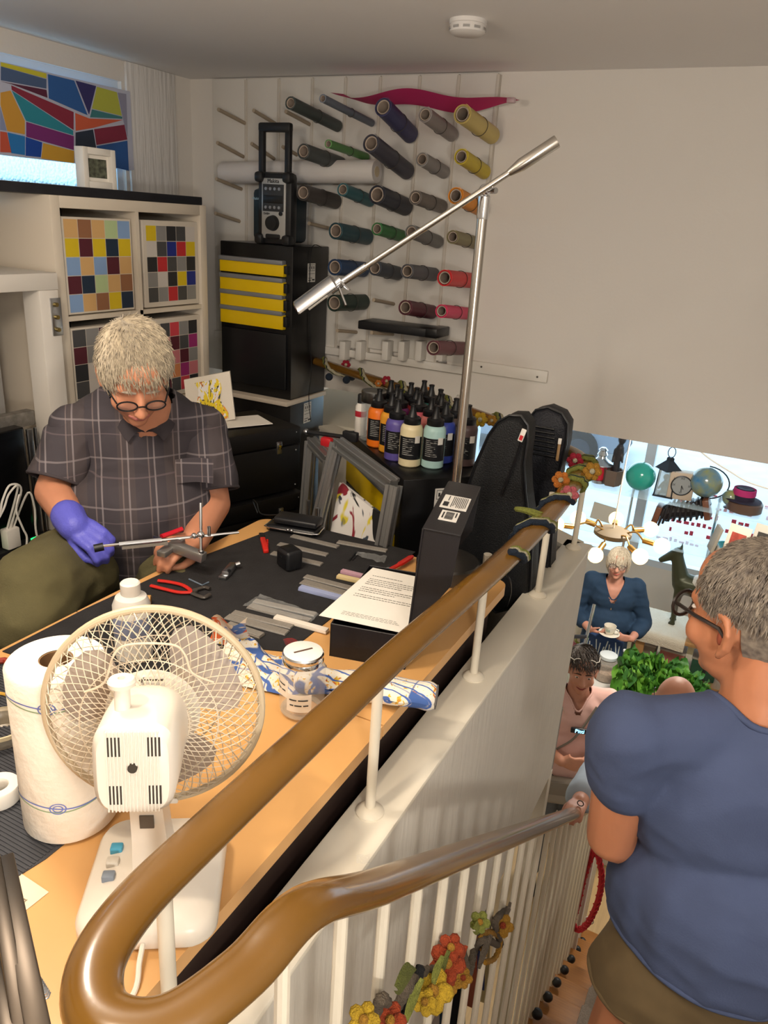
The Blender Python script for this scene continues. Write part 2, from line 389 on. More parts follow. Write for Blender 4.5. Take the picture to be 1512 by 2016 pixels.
# ================================================================== work tables
birch = M('birch_top', '#d9a566', .38, var=(5, .92, (1, .25, 1)), coat=.15)
birch_e = M('birch_edge', '#c99a62', .5)
steel = M('steel', '#b9bcc0', .28, 1); chrome = M('chrome', '#d9dbde', .12, 1); darksteel = M('dark_steel', '#3b3d42', .4, .8)
black = M('black_matte', '#121214', .55); black_s = M('black_satin', '#0f1013', .35); black_pl = M('black_plastic', '#191a1d', .42)
whitep = M('white_plastic', '#e6e2da', .35); paperm = M('paper_white', '#efeae0', .8)
def table(name, y0, y1, label, rnd):
    t = thing(name, ((-1.18-.457)/2, (y0+y1)/2, 0), label, 'table')
    poly = []
    def arc(cx, cy, r, a0):
        return [(cx+r*math.cos(math.radians(a0+k*15)), cy+r*math.sin(math.radians(a0+k*15))) for k in range(7)]
    r = .035
    poly = arc(-.457-r, y1-r, r, 0)+arc(-1.18+r, y1-r, r, 90)+[(-1.18, y0), (-.457, y0)] if rnd else [(-.457, y1), (-1.18, y1), (-1.18, y0), (-.457, y0)]
    part('tabletop', MB().prism(poly, .0245, Matrix.Translation((0, 0, T-.0245))), birch, t, smooth=0)
    for x in (-1.10, -.56):
        for y in (y0+.1, y1-.1): part('leg', MB().cyl((x, y, 0), (x, y, T-.0245), .02, n=14), steel, t)
    part('frame', MB().b2((-1.12, y0+.08, T-.07), (-.54, y0+.11, T-.025)), darksteel, t); part('frame', MB().b2((-1.12, y1-.11, T-.07), (-.54, y1-.08, T-.025)), darksteel, t)
    return t
table('work_table', .985, 1.648, 'beech-topped work table half covered by the black mat, rounded far corners', True)
table('work_table', -.45, .982, 'beech-topped work table carrying the fan and paper roll', False)
part('modesty_panel', MB().b2((-.50, -.4, .12), (-.485, 1.6, T-.07)), M('dark_brown_panel', '#2b1d18', .6), [o for o in COL.objects if o.name == 'work_table.001'][0])
mat_m = M('black_mat', '#1d1c1d', .8, var=(22, 1.6), bump=(300, .15))
def sheet(name, pts, z, th, mat, label, cat): return solo(name, MB().prism(pts, th, Matrix.Translation((0, 0, z))), mat, label, cat, smooth=0)
sheet('work_mat', [(-1.17, .80), (-.80, .83), (-.795, 1.06), (-.722, 1.09), (-.722, 1.675), (-1.095, 1.66), (-1.155, 1.30), (-1.172, 1.0)], T, .002, mat_m, 'thin black work mat spread over the far table', 'mat')
rm = M('ribbed_rubber', '#3a3b40', .6); 
rb = MB().prism([(-1.15, .25), (-.735, .30), (-.70, .50), (-.70, .78), (-1.15, .78)], .0015, Matrix.Translation((0, 0, T)))
rmt = thing('ribbed_mat', (-.9, .5, T), 'grey ribbed rubber mat under the paper roll', 'mat')
part('base', rb, rm, rmt, smooth=0)
ribs = MB()
for i in range(84): y = .31+.0055*i; ribs.b2((-1.145, y, T+.0015), (-.705, y+.003, T+.0028))
part('ribs', ribs, rm, rmt, smooth=0, kind='stuff')
# ================================================================== white cube shelf with canvases
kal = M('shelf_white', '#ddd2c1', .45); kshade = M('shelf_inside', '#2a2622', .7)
kt = thing('cube_shelf', (-2.36, 2.235, 0), 'tall white cube shelf holding four checkered canvases', 'shelf')
X0, X1, KY0, KY1, KZ = -2.55, -2.17, 1.852, 2.618, 1.512
part('side_panel', MB().b2((X0, KY0, 0), (X1, KY0+.038, KZ), .002), kal, kt); part('side_panel', MB().b2((X0, KY1-.038, 0), (X1, KY1, KZ), .002), kal, kt)
part('top_panel', MB().b2((X0, KY0+.038, KZ-.038), (X1, KY1-.038, KZ), .002), kal, kt)
part('base_panel', MB().b2((X0, KY0+.038, 0), (X1, KY1-.038, .038), .002), kal, kt)
cw = (KY1-KY0-.076-.016)/2; ym = (KY0+KY1)/2
part('divider', MB().b2((X0, ym-.008, .038), (X1-.002, ym+.008, KZ-.038)), kal, kt)
ch = (KZ-.076-.048)/4
for k in range(1, 4):
    z = .038+k*ch+(k-1)*.016
    part('shelf_board', MB().b2((X0, KY0+.038, z), (X1-.002, KY1-.038, z+.016)), kal, kt)
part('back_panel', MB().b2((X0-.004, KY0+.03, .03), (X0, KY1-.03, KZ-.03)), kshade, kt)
PAL = {'s': '#d8ae74', 'b': '#96684a', 'g': '#b9cf9b', 'l': '#88a8d4', 'y': '#dcc022', 'm': '#57202e', 'n': '#1d2f45', 'G': '#8e8d8c', 'D': '#4b4b4d', 'K': '#2b2c30', 'W': '#cfc9c3', 'r': '#c02f36', 'B': '#1f2f86', 'p': '#9c2f72', 'k': '#cf7d84', 'o': '#d58a5a', 'R': '#cf4450', 'v': '#4a2540'}
for k, c in PAL.items(): M('paint_'+k+('2' if k.isupper() else ''), c, .6)
pm = [M('canvas_edge', '#d6cdbf', .8)]+[_M['paint_'+k+('2' if k.isupper() else '')] for k in PAL]
pidx = {k: i+1 for i, k in enumerate(PAL)}
rowz = [.038+k*(ch+.016) for k in range(4)]
for (r, c, pat, label, tilt) in (
    (3, 0, 'sbsgl/ymyny/lslms/mngsb/lsbyn', 'upper left checkered canvas in sand, yellow, maroon and light blue', .02),
    (3, 1, 'yGKDW/WDBry/KrDGK/GWKyB/DGrDG', 'upper right checkered canvas in greys with yellow, red and blue', .0),
    (2, 0, 'DGvGm/mGDKW/KWGDK/DWKGW/GKDWG', 'lower left checkered canvas in greys and maroon behind the seated man', .015),
    (2, 1, 'KDRGK/rkmDp/GRkmG/DGopk/KmDRK', 'lower right checkered canvas in pinks, maroon and charcoal behind the seated man', .0)):
    y0 = KY0+.038+c*(cw+.016)+.012+c*.012; z0 = rowz[r]+.004; w_, h_ = cw-.028, ch-.03
    x = X1-.012
    cv = MB(); cv.b2((x-.03, y0, z0), (x, y0+w_, z0+h_), .002)
    g = .0035; mg = .018 if c else .006
    for j, row in enumerate(pat.split('/')):
        for i, k in enumerate(row):
            a = y0+mg+(w_-2*mg)*i/5; b = y0+mg+(w_-2*mg)*(i+1)/5; t = z0+h_-mg-(h_-2*mg)*j/5; u = z0+h_-mg-(h_-2*mg)*(j+1)/5
            cv.mi = pidx[k]; s_ = g*.3; xx = x+.0006
            cv.quad((xx, a+s_, u+s_), (xx, b-s_, u+s_), (xx, b-s_, t-s_), (xx, a+s_, t-s_))
    cv.mi = 0
    solo('checkered_canvas', cv, pm, label, 'canvas', 'checkered canvases in the cube shelf', smooth=0)
# framed photo on the shelf
pf = thing('picture_frame', (-2.25, 2.2, 1.543), 'small white picture frame on the dark sill board', 'picture frame')
a = PX(163, 388, -2.22); b = PX(226, 385, -2.22); fw = (b-a).y; zb = 1.543
y0 = a.y; hh = .128
for lo, hi in (((0, 0), (.022, hh)), ((fw-.022, 0), (fw, hh)), ((.022, 0), (fw-.022, .022)), ((.022, hh-.022), (fw-.022, hh))):
    part('frame_bar', MB().b2((-2.245, y0+lo[0], zb+lo[1]), (-2.205, y0+hi[0], zb+hi[1]), .002), whitep, pf)
part('mount', MB().b2((-2.24, y0+.02, zb+.02), (-2.222, y0+fw-.02, zb+hh-.02)), paperm, pf)
part('photo', MB().b2((-2.223, y0+.032, zb+.034), (-2.2205, y0+fw-.03, zb+hh-.034)), M('leafy_photo', '#6f7463', .4, var=(70, .25)), pf)
# ================================================================== big abstract canvas in the window
ac = thing('abstract_canvas', (-2.54, 2.2, 1.63), 'large painting of coloured facets hung in the high window', 'painting')
ax = -2.535
part('canvas_board', MB().b2((ax-.02, 1.55, 1.632), (ax, 2.605, 1.922)), M('canvas_pale', '#b9bdd0', .7), ac)
FAC = [('#c9c23a', [(0, 122), (92, 145), (92, 155), (0, 130)]), ('#4c6185', [(0, 130), (92, 156), (92, 175), (0, 158)]), ('#5b2740', [(0, 160), (92, 177), (94, 193), (20, 165)]),
 ('#2f5fa0', [(93, 145), (146, 158), (173, 228), (95, 194)]), ('#36336b', [(148, 158), (189, 169), (175, 226)]), ('#b3b84a', [(190, 170), (230, 181), (240, 229), (180, 214)]),
 ('#8f90a8', [(231, 181), (248, 184), (251, 270), (242, 235)]), ('#3f7d84', [(180, 215), (241, 230), (241, 234), (176, 231)]), ('#8a2d42', [(20, 167), (146, 221), (146, 257), (21, 176)]),
 ('#2d8a9c', [(21, 177), (145, 258), (145, 267), (50, 238)]), ('#cf9a3e', [(0, 181), (20, 177), (49, 238), (49, 266), (14, 259), (0, 205)]), ('#cc5f42', [(147, 222), (175, 233), (243, 236), (184, 252), (148, 258)]),
 ('#7a2f73', [(50, 239), (146, 268), (146, 296), (50, 269)]), ('#2c3648', [(148, 260), (183, 254), (193, 314), (148, 322)]), ('#832c44', [(184, 254), (245, 245), (251, 275), (189, 286)]),
 ('#2d5a9c', [(189, 287), (251, 276), (254, 337), (225, 330), (194, 315)]), ('#2a79bd', [(14, 260), (49, 268), (49, 306), (22, 302)]), ('#1d4aa5', [(50, 269), (83, 280), (80, 310), (50, 307)]),
 ('#d3a13a', [(84, 281), (146, 297), (146, 322), (80, 312)]), ('#c4563f', [(0, 258), (13, 260), (22, 301), (0, 300)]), ('#8792b3', [(0, 210), (13, 258), (0, 256)]), ('#d1a83c', [(216, 310), (228, 334), (212, 332)])]
for i, (c, poly) in enumerate(FAC):
    pts = [PX(x, y, ax) for x, y in poly]; cen = sum(pts, V((0, 0, 0)))/len(pts)
    pts = [p+(cen-p)*.03 for p in pts]; k = len(pts)
    mb = MB().add([p for p in pts]+[p+V((.002, 0, 0)) for p in pts], [tuple(range(k))[::-1], tuple(range(k, 2*k))]+[(j, (j+1) % k, k+(j+1) % k, k+j) for j in range(k)])
    part('facet', mb, M('facet_paint_%d' % i, c, .55), ac, smooth=0)
# ================================================================== white box frame at the left edge
wsh = M('frame_white', '#e2ddd5', .45); brass = M('brass', '#8c7a4a', .35, .9)
fs = thing('box_frame_shelf', (-2.15, 1.5, 0), 'white wooden box frame shelf with hinged panel at the left edge', 'shelf')
part('top_board', MB().b2((-2.50, .9, 1.225), (-2.12, 1.815, 1.278), .003), wsh, fs)
part('post', MB().b2((-2.20, 1.738, .0), (-2.12, 1.812, 1.225), .003), wsh, fs)
part('lower_rail', MB().b2((-2.20, .9, .26), (-2.11, 1.74, .345), .003), wsh, fs)
part('lower_board', MB().b2((-2.50, .9, .345), (-2.10, 1.74, .36)), M('pine_board', '#c79c62', .5, var=(6, .85, (8, .7, 1))), fs)
part('panel', MB().b2((-2.36, .9, .40), (-2.35, 1.74, 1.22)), M('grey_panel', '#a3a09c', .25, var=(3, .85)), fs)
h = part('hinge', MB().b2((-2.122, 1.775, 1.08), (-2.115, 1.815, 1.20), .001), steel, fs)
for z in (1.10, 1.14, 1.18): part('bolt', MB().cyl((-2.115, 1.79, z), (-2.104, 1.79, z), .007, n=10), brass, h)
h = part('lower_hinge', MB().b2((-2.12, 1.735, .735), (-2.114, 1.775, .80), .001), brass, fs)
part('latch_bar', MB().b2((-2.24, 1.50, .775), (-2.20, 1.74, .825), .004), M('galvanised', '#9a9690', .4, .6, var=(40, .6)), fs)
tw = thing('tower_case', (-2.2, 1.55, .36), 'glossy black tower case inside the white box frame', 'case')
part('body', MB().b2((-2.33, 1.0, .361), (-2.16, 1.66, .79), .006), M('gloss_black', '#0c0c0e', .12), tw)
part('edge_strip', MB().b2((-2.162, 1.665, .37), (-2.150, 1.685, .78), .002), steel, tw); part('edge_strip', MB().b2((-2.162, 1.695, .37), (-2.150, 1.703, .78), .002), steel, tw)
ps = thing('power_strip', (-2.08, 1.45, .36), 'black power strip with green lights on the wooden board', 'power strip')
psz = MB(); psz.box((-2.125, 1.50, .385), (.045, .42, .05), None, .006)
part('body', psz, black_pl, ps)
gm = M('green_led', '#18d060', .3, emit=3)
for y in (1.36, 1.45, 1.62): part('light', MB().b2((-2.122, y-.012, .4095), (-2.108, y+.012, .4155), .002), gm, ps)
ch_ = solo('usb_charger', MB().box((-2.115, 1.53, .447), (.035, .05, .07), None, .005), whitep, 'white multi port phone charger plugged into the power strip', 'charger')
def cable(pts, r, mat, label, cat='cable', group=None): return solo('charging_cable', MB().tube(catmull(pts, 6), r, 6), mat, label, cat, group)
cb = M('cable_white', '#e9e6df', .4)
q = lambda x, y, X=-2.06: PX(x, y, X)
cable([(-2.115, 1.53, .48), q(42, 965), q(20, 955), q(5, 985), q(0, 1010), q(-15, 1040)], .0035, cb, 'white cable arching left from the charger, upper of two')
cable([(-2.115, 1.52, .48), q(35, 960), q(18, 972), q(8, 1000), q(-5, 1025), q(-20, 1050)], .0035, cb, 'white cable arching left from the charger, lower of two')
cable([(-2.115, 1.545, .48), q(55, 970), q(68, 1000), q(70, 1040), q(77, 1075), q(78, 1105)], .0035, cb, 'white cable hanging from the charger beside the green light')
cable([(-2.115, 1.535, .48), q(38, 975), q(32, 1005), q(45, 1040), q(53, 1060), q(48, 1100), q(40, 1130)], .0035, cb, 'white cable hanging from the charger over the front rail')
# stack of white cups on the top board
for k in range(3):
    solo('white_cup', MB().lathe([(.03, 0), (.036, .05), (.038, .055), (.034, .055), (.03, .045)], 20, (-2.2, 1.475, 1.279+.046*k)), whitep, ['lowest', 'middle', 'topmost'][k]+' white cup of the stack on the white box frame', 'cup', 'stacked white cups')
# grey crates low at the left edge
for k in range(2):
    g = thing('storage_crate', (-1.85, 1.28, .08+.13*k), ['lower', 'upper'][k]+' grey plastic crate at the left beside the seated man', 'crate', 'grey crates')
    z = .08+.13*k; cm = M('crate_grey', '#77757a', .55)
    part('wall', MB().b2((-2.0, 1.12, z), (-1.70, 1.14, z+.125)).b2((-2.0, 1.42, z), (-1.70, 1.44, z+.125)).b2((-2.0, 1.14, z), (-1.98, 1.42, z+.125)), cm, g)
    part('base', MB().b2((-2.0, 1.12, z-.006), (-1.70, 1.44, z)), cm, g)
    for j in range(6): part('slat', MB().b2((-1.72, 1.14, z+.006+.02*j), (-1.70, 1.42, z+.018+.02*j)), cm, g)
# ================================================================== tall black drawer cabinets
yel = M('drawer_yellow', '#e2bd07', .35); grip = M('drawer_grip_grey', '#8f9297', .4, .5); cabm = M('cabinet_black', '#0b0b0d', .32, bump=(400, .05))
CX0, CX1, CY0, CY1 = -2.165, -1.80, 2.685, 2.972
def drawer_cab(name, z0, z1, label, drs):
    c = thing(name, ((CX0+CX1)/2, (CY0+CY1)/2, z0), label, 'cabinet')
    part('body', MB().b2((CX0, CY0+.012, z0), (CX1, CY1, z1), .004), cabm, c)
    for (a, b) in drs:
        d = part('drawer', MB().b2((CX0+.015, CY0-.012, a), (CX1-.03, CY0+.014, b), .002), yel, c)
        part('handle', MB().b2((CX0+.015, CY0-.020, b-.004), (CX1-.03, CY0+.010, b+.014), .003), grip, d)
        part('latch', MB().b2((CX1-.03, CY0-.008, a+.012), (CX1-.014, CY0+.012, b-.006), .002), black_pl, d)
    return c
zs = []
for (t, b) in ((514, 545), (549, 583), (582, 617), (614, 649)):
    zs.append((PY(556, b, CY0).z, PY(556, t, CY0).z-.012))
c1 = drawer_cab('drawer_cabinet', .757, 1.381, 'upper black cabinet with four yellow drawers under the radio', zs)
part('door_panel', MB().b2((CX0+.015, CY0-.002, .80), (CX1-.02, CY0+.013, zs[-1][0]-.02), .003), black_s, c1)
lab = M('label_white', '#d9d6cf', .6); ink = M('ink', '#2a2a2c', .7)
def sticker(parent, c, u, v, w, h, kind='box'):
    """label sheet at c in plane u,v with printed marks"""
    c, u, v = V(c), V(u).normalized(), V(v).normalized(); n = u.cross(v); 
    P = lambda a, b, k=0: c+u*a+v*b+n*k
    def rect(m, a0, b0, a1, b1, k): m.quad(P(a0, b0, k), P(a1, b0, k), P(a1, b1, k), P(a0, b1, k))
    m = MB(); a, b = w/2, h/2
    m.add([P(-a, -b), P(a, -b), P(a, b), P(-a, b), P(-a, -b, .0008), P(a, -b, .0008), P(a, b, .0008), P(-a, b, .0008)], [(4, 5, 6, 7), (0, 1, 5, 4), (1, 2, 6, 5), (2, 3, 7, 6), (3, 0, 4, 7)])
    o = part('sticker', m, lab, parent, 'white printed sticker', smooth=0, recalc=False)
    g = MB(); k = .0012; L = w*.02
    if kind == 'box':
        for (x0, y0, x1, y1) in ((-.42, .1, .42, .12), (-.42, .42, .42, .44), (-.15, .1, -.13, .42), (.13, .1, .15, .42), (-.42, .1, -.4, .42), (.4, .1, .42, .42), (-.42, -.42, -.05, -.38), (-.42, -.3, .1, -.27), (.08, -.42, .42, -.34), (-.42, -.06, .42, -.04)):
            rect(g, x0*w, y0*h, x1*w, y1*h, k)
        for x in (-.28, 0, .28): rect(g, (x-.05)*w, .2*h, (x+.05)*w, .34*h, k)
    elif kind == 'bar':
        x = -.38
        rnd = random.Random(3)
        while x < .36:
            t = rnd.choice((.012, .02, .035)); rect(g, x*w, -.22*h, (x+t)*w, .24*h, k); x += t+rnd.choice((.015, .025))
        rect(g, -.38*w, .33*h, .1*w, .4*h, k); rect(g, -.3*w, -.38*h, .3*w, -.3*h, k)
    elif kind == 'text':
        rnd = random.Random(5); y = .42
        while y > -.15: rect(g, -.42*w, y*h, rnd.uniform(.2, .42)*w, (y-.025)*h, k); y -= .065
        rect(g, .05*w, -.42*h, .38*w, -.22*h, k); rect(g, -.42*w, -.3*h, -.05*w, -.27*h, k)
    part('print', g, ink, o, smooth=0, recalc=False); return o
sticker(c1, PX(613, 537, CX1+.001), (0, 1, 0), (0, 0, 1), .058, .075)
c2 = drawer_cab('drawer_cabinet', .02, .738, 'lower black cabinet with a yellow drawer behind the black chests', [(.56, .64)])
part('top_cover', MB().b2((CX0, CY0-.03, .738), (CX1+.01, CY1, .757), .002), M('pale_board', '#cbbfae', .6), c2)
sticker(c2, PX(605, 812, CX1+.001), (0, 1, 0), (0, 0, 1), .06, .09)
solo('power_cable', MB().tube(catmull([(CX1+.006, 2.90, 1.38), (CX1+.006, 2.82, 1.36), PX(610, 640, CX1+.006), PX(613, 730, CX1+.006), PX(608, 780, CX1+.02), PX(612, 830, CX1+.02)], 6), .002, 6), black_pl, 'thin black cable running down the tall cabinet side', 'cable')
# ================================================================== job site radio
RZ = 1.381
def radio():
    t = thing('job_site_radio', (-1.97, 2.78, RZ), 'rugged black and silver job site radio on the tall cabinet', 'radio')
    c0 = PY(540, 478, 2.70); cx = c0.x; fy = 2.70; wd = .165; ht = .27
    teal = M('radio_teal', '#16262f', .5); silver = M('radio_silver', '#b4b5b4', .35, .4)
    part('body', MB().box((cx-.035, fy+.09, RZ+.11), (.19, .13, .20), None, .02), teal, t)
    fr_ = MB(); fr_.box((cx, fy+.02, RZ+.135), (wd, .05, ht), None, .018); part('bumper', fr_, black_pl, t)
    face = part('face', MB().box((cx, fy-.004, RZ+.135), (.115, .012, .225), None, .008), silver, t)
    part('display', MB().b2((cx-.046, fy-.013, RZ+.155), (cx+.046, fy-.009, RZ+.185), .002), black_s, t)
    part('key_pad', MB().b2((cx-.05, fy-.0115, RZ+.125), (cx+.05, fy-.009, RZ+.225), .003), M('keypad_grey', '#2e3033', .5), t)
    for j in range(2):
        for i in range(4): part('button', MB().cyl((cx-.032+.021*i, fy-.011, RZ+.208-.068*j), (cx-.032+.021*i, fy-.017, RZ+.208-.068*j), .006, n=10), grip, t)
    part('tuning_knob', MB().cyl((cx, fy-.010, RZ+.082), (cx, fy-.028, RZ+.082), .030, .026, 24), black_pl, t)
    part('small_knob', MB().cyl((cx+.038, fy-.010, RZ+.118), (cx+.038, fy-.016, RZ+.118), .008, n=12), black_pl, t)
    part('front_socket', MB().box((cx, fy-.010, RZ+.032), (.07, .012, .018), None, .006), black_pl, t)
    for sx in (-1, 1):
        for z in (.02, .25): part('corner_guard', MB().box((cx+sx*.066, fy-.002, RZ+z), (.04, .045, .04), None, .012), black_pl, t)
        hb = MB(); hb.box((cx-.02+sx*.062, fy+.03, RZ+.34), (.026, .022, .17), None, .006); part('handle_post', hb, black_pl, t)
    part('handle_bar', MB().box((cx-.02, fy+.03, RZ+.43), (.15, .028, .034), None, .008), black_pl, t)
    textmesh('Makita', .021, black_pl, t, (cx, fy-.0115, RZ+.236), (1, 0, 0), (0, 0, 1))
    textmesh('DAB+', .012, black_pl, t, (cx-.03, fy-.0115, RZ+.116), (1, 0, 0), (0, 0, 1))
    ab = M('battery_label', '#8fb0c0', .5)
    textmesh('Makita', .014, ab, t, (cx-.105, fy+.022, RZ+.17), (1, 0, 0), (0, 0, 1))
radio()
# ================================================================== black travel chests
chm = M('chest_black', '#0e0d0e', .5, bump=(500, .1))
CA = math.radians(19.6); cu = V((math.sin(CA), math.cos(CA), 0)); cn = V((math.cos(CA), -math.sin(CA), 0))  # along the front, outward
cr = PY(592, 838, 2.22); cr.z = 0
def chest(z0, z1, label, length=.56, off=0):
    base = cr+cn*off
    t = thing('travel_chest', base-cu*length/2-cn*.14+V((0, 0, z0)), label, 'chest', 'stacked black chests')
    RM = Matrix((cu, cn, V((0, 0, 1)))).transposed()
    c = base-cu*length/2-cn*.14; lidz = z0+(z1-z0)*.72
    part('body', MB().box(c+V((0, 0, (z0+lidz)/2)), (length, .28, lidz-z0-.003), RM, .006), chm, t)
    part('lid', MB().box(c+V((0, 0, (lidz+z1)/2)), (length+.006, .286, z1-lidz-.003), RM, .008), chm, t)
    for f in (.17, .83):
        p = base-cu*length*(1-f)+cn*.003+V((0, 0, lidz))
        l = part('latch', MB().box(p, (.022, .010, .045), RM, .003), steel, t)
        part('latch_tongue', MB().box(p+cn*.007+V((0, 0, .006)), (.014, .006, .022), RM, .002), chrome, l)
    for z in (z0+.02, lidz-.02, z1-.02):
        part('rivet', MB().ball(base+cn*.001+V((0, 0, z))-cu*.02, .0035, 8), steel, t)
    return t
ZC = cr = PY(592, 838, 2.22); ztop = ZC.z; cr = V((ZC.x, ZC.y, 0))
chest(ztop-.235, ztop, 'top black travel chest with steel latches behind the seated man')
chest(ztop-.475, ztop-.238, 'middle black travel chest with steel latches, below the top one', .58, .02)
chest(.02, ztop-.478, 'bottom black travel chest standing on the floor behind the work table', .58, .02)
RMc = Matrix((cu, cn, V((0, 0, 1)))).transposed()
splash = bpy.data.materials.new('splash_paint'); splash.use_nodes = True
def splash_mat(name, cols, scale, base=(.75, .72, .68), thr=.5):
    m = bpy.data.materials.new(name); m.use_nodes = True; nt = m.node_tree; b = nt.nodes['Principled BSDF']; b.inputs['Roughness'].default_value = .6
    tc = nt.nodes.new('ShaderNodeTexCoord'); prev = None; col = nt.nodes.new('ShaderNodeRGB'); col.outputs[0].default_value = (*base, 1); prev = col.outputs[0]
    for i, (c, sc, th, st) in enumerate(cols):
        mp = nt.nodes.new('ShaderNodeMapping'); mp.inputs['Scale'].default_value = st; mp.inputs['Location'].default_value = (i*3.1, i*1.7, i*.9); nt.links.new(tc.outputs['Object'], mp.inputs[0])
        n = nt.nodes.new('ShaderNodeTexNoise'); n.inputs['Scale'].default_value = sc; n.inputs['Detail'].default_value = 3; n.inputs['Distortion'].default_value = 1.2; nt.links.new(mp.outputs[0], n.inputs['Vector'])
        r = nt.nodes.new('ShaderNodeValToRGB'); r.color_ramp.elements[0].position = th; r.color_ramp.elements[1].position = th+.02; nt.links.new(n.outputs['Fac'], r.inputs[0])
        x = nt.nodes.new('ShaderNodeMixRGB'); nt.links.new(r.outputs[0], x.inputs[0]); nt.links.new(prev, x.inputs[1]); x.inputs[2].default_value = (*lin(c), 1); prev = x.outputs[0]
    nt.links.new(prev, b.inputs['Base Color']); return m
sp1 = splash_mat('splash_yellow', [('#e0c51c', 45, .44, (1, 1, .5)), ('#d9853a', 60, .60, (1, 1, .5)), ('#35331f', 90, .58, (1, 1, .4))], 1)
sp2 = splash_mat('splash_red_black', [('#d8c63a', 9, .56, (1, 1, .5)), ('#8a2331', 10, .58, (1, 1, .5)), ('#3a4450', 13, .60, (1, 1, .5)), ('#151517', 12, .60, (1, 1, .6))], 1)
# small canvas standing on the chest and a sheet lying in front
a = PY(362, 748, 2.02); b = PY(452, 731, 2.10); c_ = PY(463, 825, 2.10); d_ = PY(372, 842, 2.02)
nrm = (b-a).cross(d_-a).normalized(); 
if nrm.y > 0: nrm = -nrm
sc_ = thing('splash_canvas', (a+b+c_+d_)/4, 'small white canvas splashed with yellow standing on the top chest', 'painting')
part('canvas', MB().add([a, b, c_, d_, a-nrm*.015, b-nrm*.015, c_-nrm*.015, d_-nrm*.015], [(0, 1, 2, 3), (7, 6, 5, 4), (0, 4, 5, 1), (1, 5, 6, 2), (2, 6, 7, 3), (3, 7, 4, 0)]), pm[0], sc_, smooth=0)
mid = lambda u, v: a*((1-u)*(1-v))+b*(u*(1-v))+c_*(u*v)+d_*((1-u)*v)+nrm*.003
part('paint', MB().grid(lambda u, v: mid(.22+.5*u+.12*v+.05*math.sin(v*9), .10+.85*v), 6, 8), sp1, sc_, smooth=0, recalc=False)
zc = ztop+.004
solo('paper_sheet', MB().prism([(0, 0), (.20, .02), (.19, .15), (-.02, .13)], .002, Matrix.Translation(PZ(430, 845, zc)) @ Matrix.Rotation(math.radians(55), 4, 'Z')), paperm, 'white sheet lying on the top chest below the yellow canvas', 'paper', smooth=0)
# ================================================================== low black cabinet with yellow drawers and paint bottles
BZ = .80
A_ = PZ(795, 945, BZ); uu = V((-.731, .682, 0)); vv = V((.682, .731, 0))
lc = thing('low_drawer_cabinet', A_+uu*.28+vv*.15-V((0, 0, BZ)), 'low black cabinet with yellow drawers under the paint bottles', 'cabinet')
RB = Matrix((uu, vv, V((0, 0, 1)))).transposed()
part('body', MB().box(A_+uu*.275+vv*.15+V((0, 0, -BZ/2+.01)), (.55, .30, BZ-.02), RB, .004), cabm, lc)
for k in range(3):
    z1 = BZ-.075-.115*k
    d = part('drawer', MB().box(A_+uu*.27-vv*.008+V((0, 0, z1-BZ-.045)), (.46, .02, .09), RB, .002), yel, lc)
    part('handle', MB().box(A_+uu*.27-vv*.014+V((0, 0, z1-BZ+.003)), (.46, .026, .014), RB, .003), grip, d)
sticker(lc, PY(877, 965, (A_+vv*.12).y)*0+A_+vv*.135-uu*.0008+V((0, 0, -.075)), vv, (0, 0, 1), .065, .085)
# squeeze bottles: body, collar, cap, label
def bottle(p, col, cname, label, h=1., labelcol=None, rz=0, dark=True):
    t = thing('paint_bottle', p, label, 'bottle', 'acrylic paint bottles on the low cabinet')
    s_ = h; pmat = M('bottle_'+cname, col, .35)
    part('body', MB().lathe([(.030*s_, 0), (.0345*s_, .004), (.0345*s_, .115*s_), (.031*s_, .126*s_), (.022*s_, .133*s_)], 24, p), pmat, t)
    capm = M('bottle_cap', '#121316', .4)
    part('collar', MB().lathe([(.0255*s_, .131*s_), (.0265*s_, .133*s_), (.0265*s_, .149*s_), (.022*s_, .153*s_)], 24, p), capm, t)
    part('spout', MB().lathe([(.016*s_, .152*s_), (.0125*s_, .160*s_), (.0085*s_, .175*s_), (.008*s_, .184*s_), (.0095*s_, .185*s_), (.0095*s_, .190*s_), (.006*s_, .191*s_)], 16, p), capm, t)
    if labelcol:
        lm = M('bottle_label_'+labelcol, {'k': '#15161a', 'w': '#d8d8d4'}[labelcol], .4)
        a0 = math.atan2(-p[1], -p[0])+rz; pts = []
        def surf(a, z, k=.0006): return V(p)+V((math.cos(a)*(.0345*s_+k), math.sin(a)*(.0345*s_+k), z))
        m = MB().grid(lambda u, v: surf(a0-1.2+2.4*u, (.026+.07*v)*s_), 12, 1)
        o = part('label', m, lm, t, 'printed wrap label', smooth=60, recalc=False)
        g = MB(); rn = random.Random(hash(cname) % 99)
        for j in range(9):
            z = (.088-.006*j)*s_; g.grid(lambda u, v: surf(a0-.75+u*rn.choice((.5, .9, 1.1)), z+v*.0022*s_, .0012), 4, 1)
        part('print', g, M('print_pale', '#9b9b98', .6), o, smooth=0, recalc=False)
        wl_ = MB().grid(lambda u, v: surf(a0+.35+.5*u, (.078+.022*v)*s_, .0013), 5, 1); part('barcode', wl_, lab, o, smooth=0, recalc=False)
    return t
bl = [  # pixel of the base, colour, name, label
 (862, 852, '#e0761c', 'orange', 'bright orange', 'k'), (750, 872, '#e0761c', 'orange', None, None)]
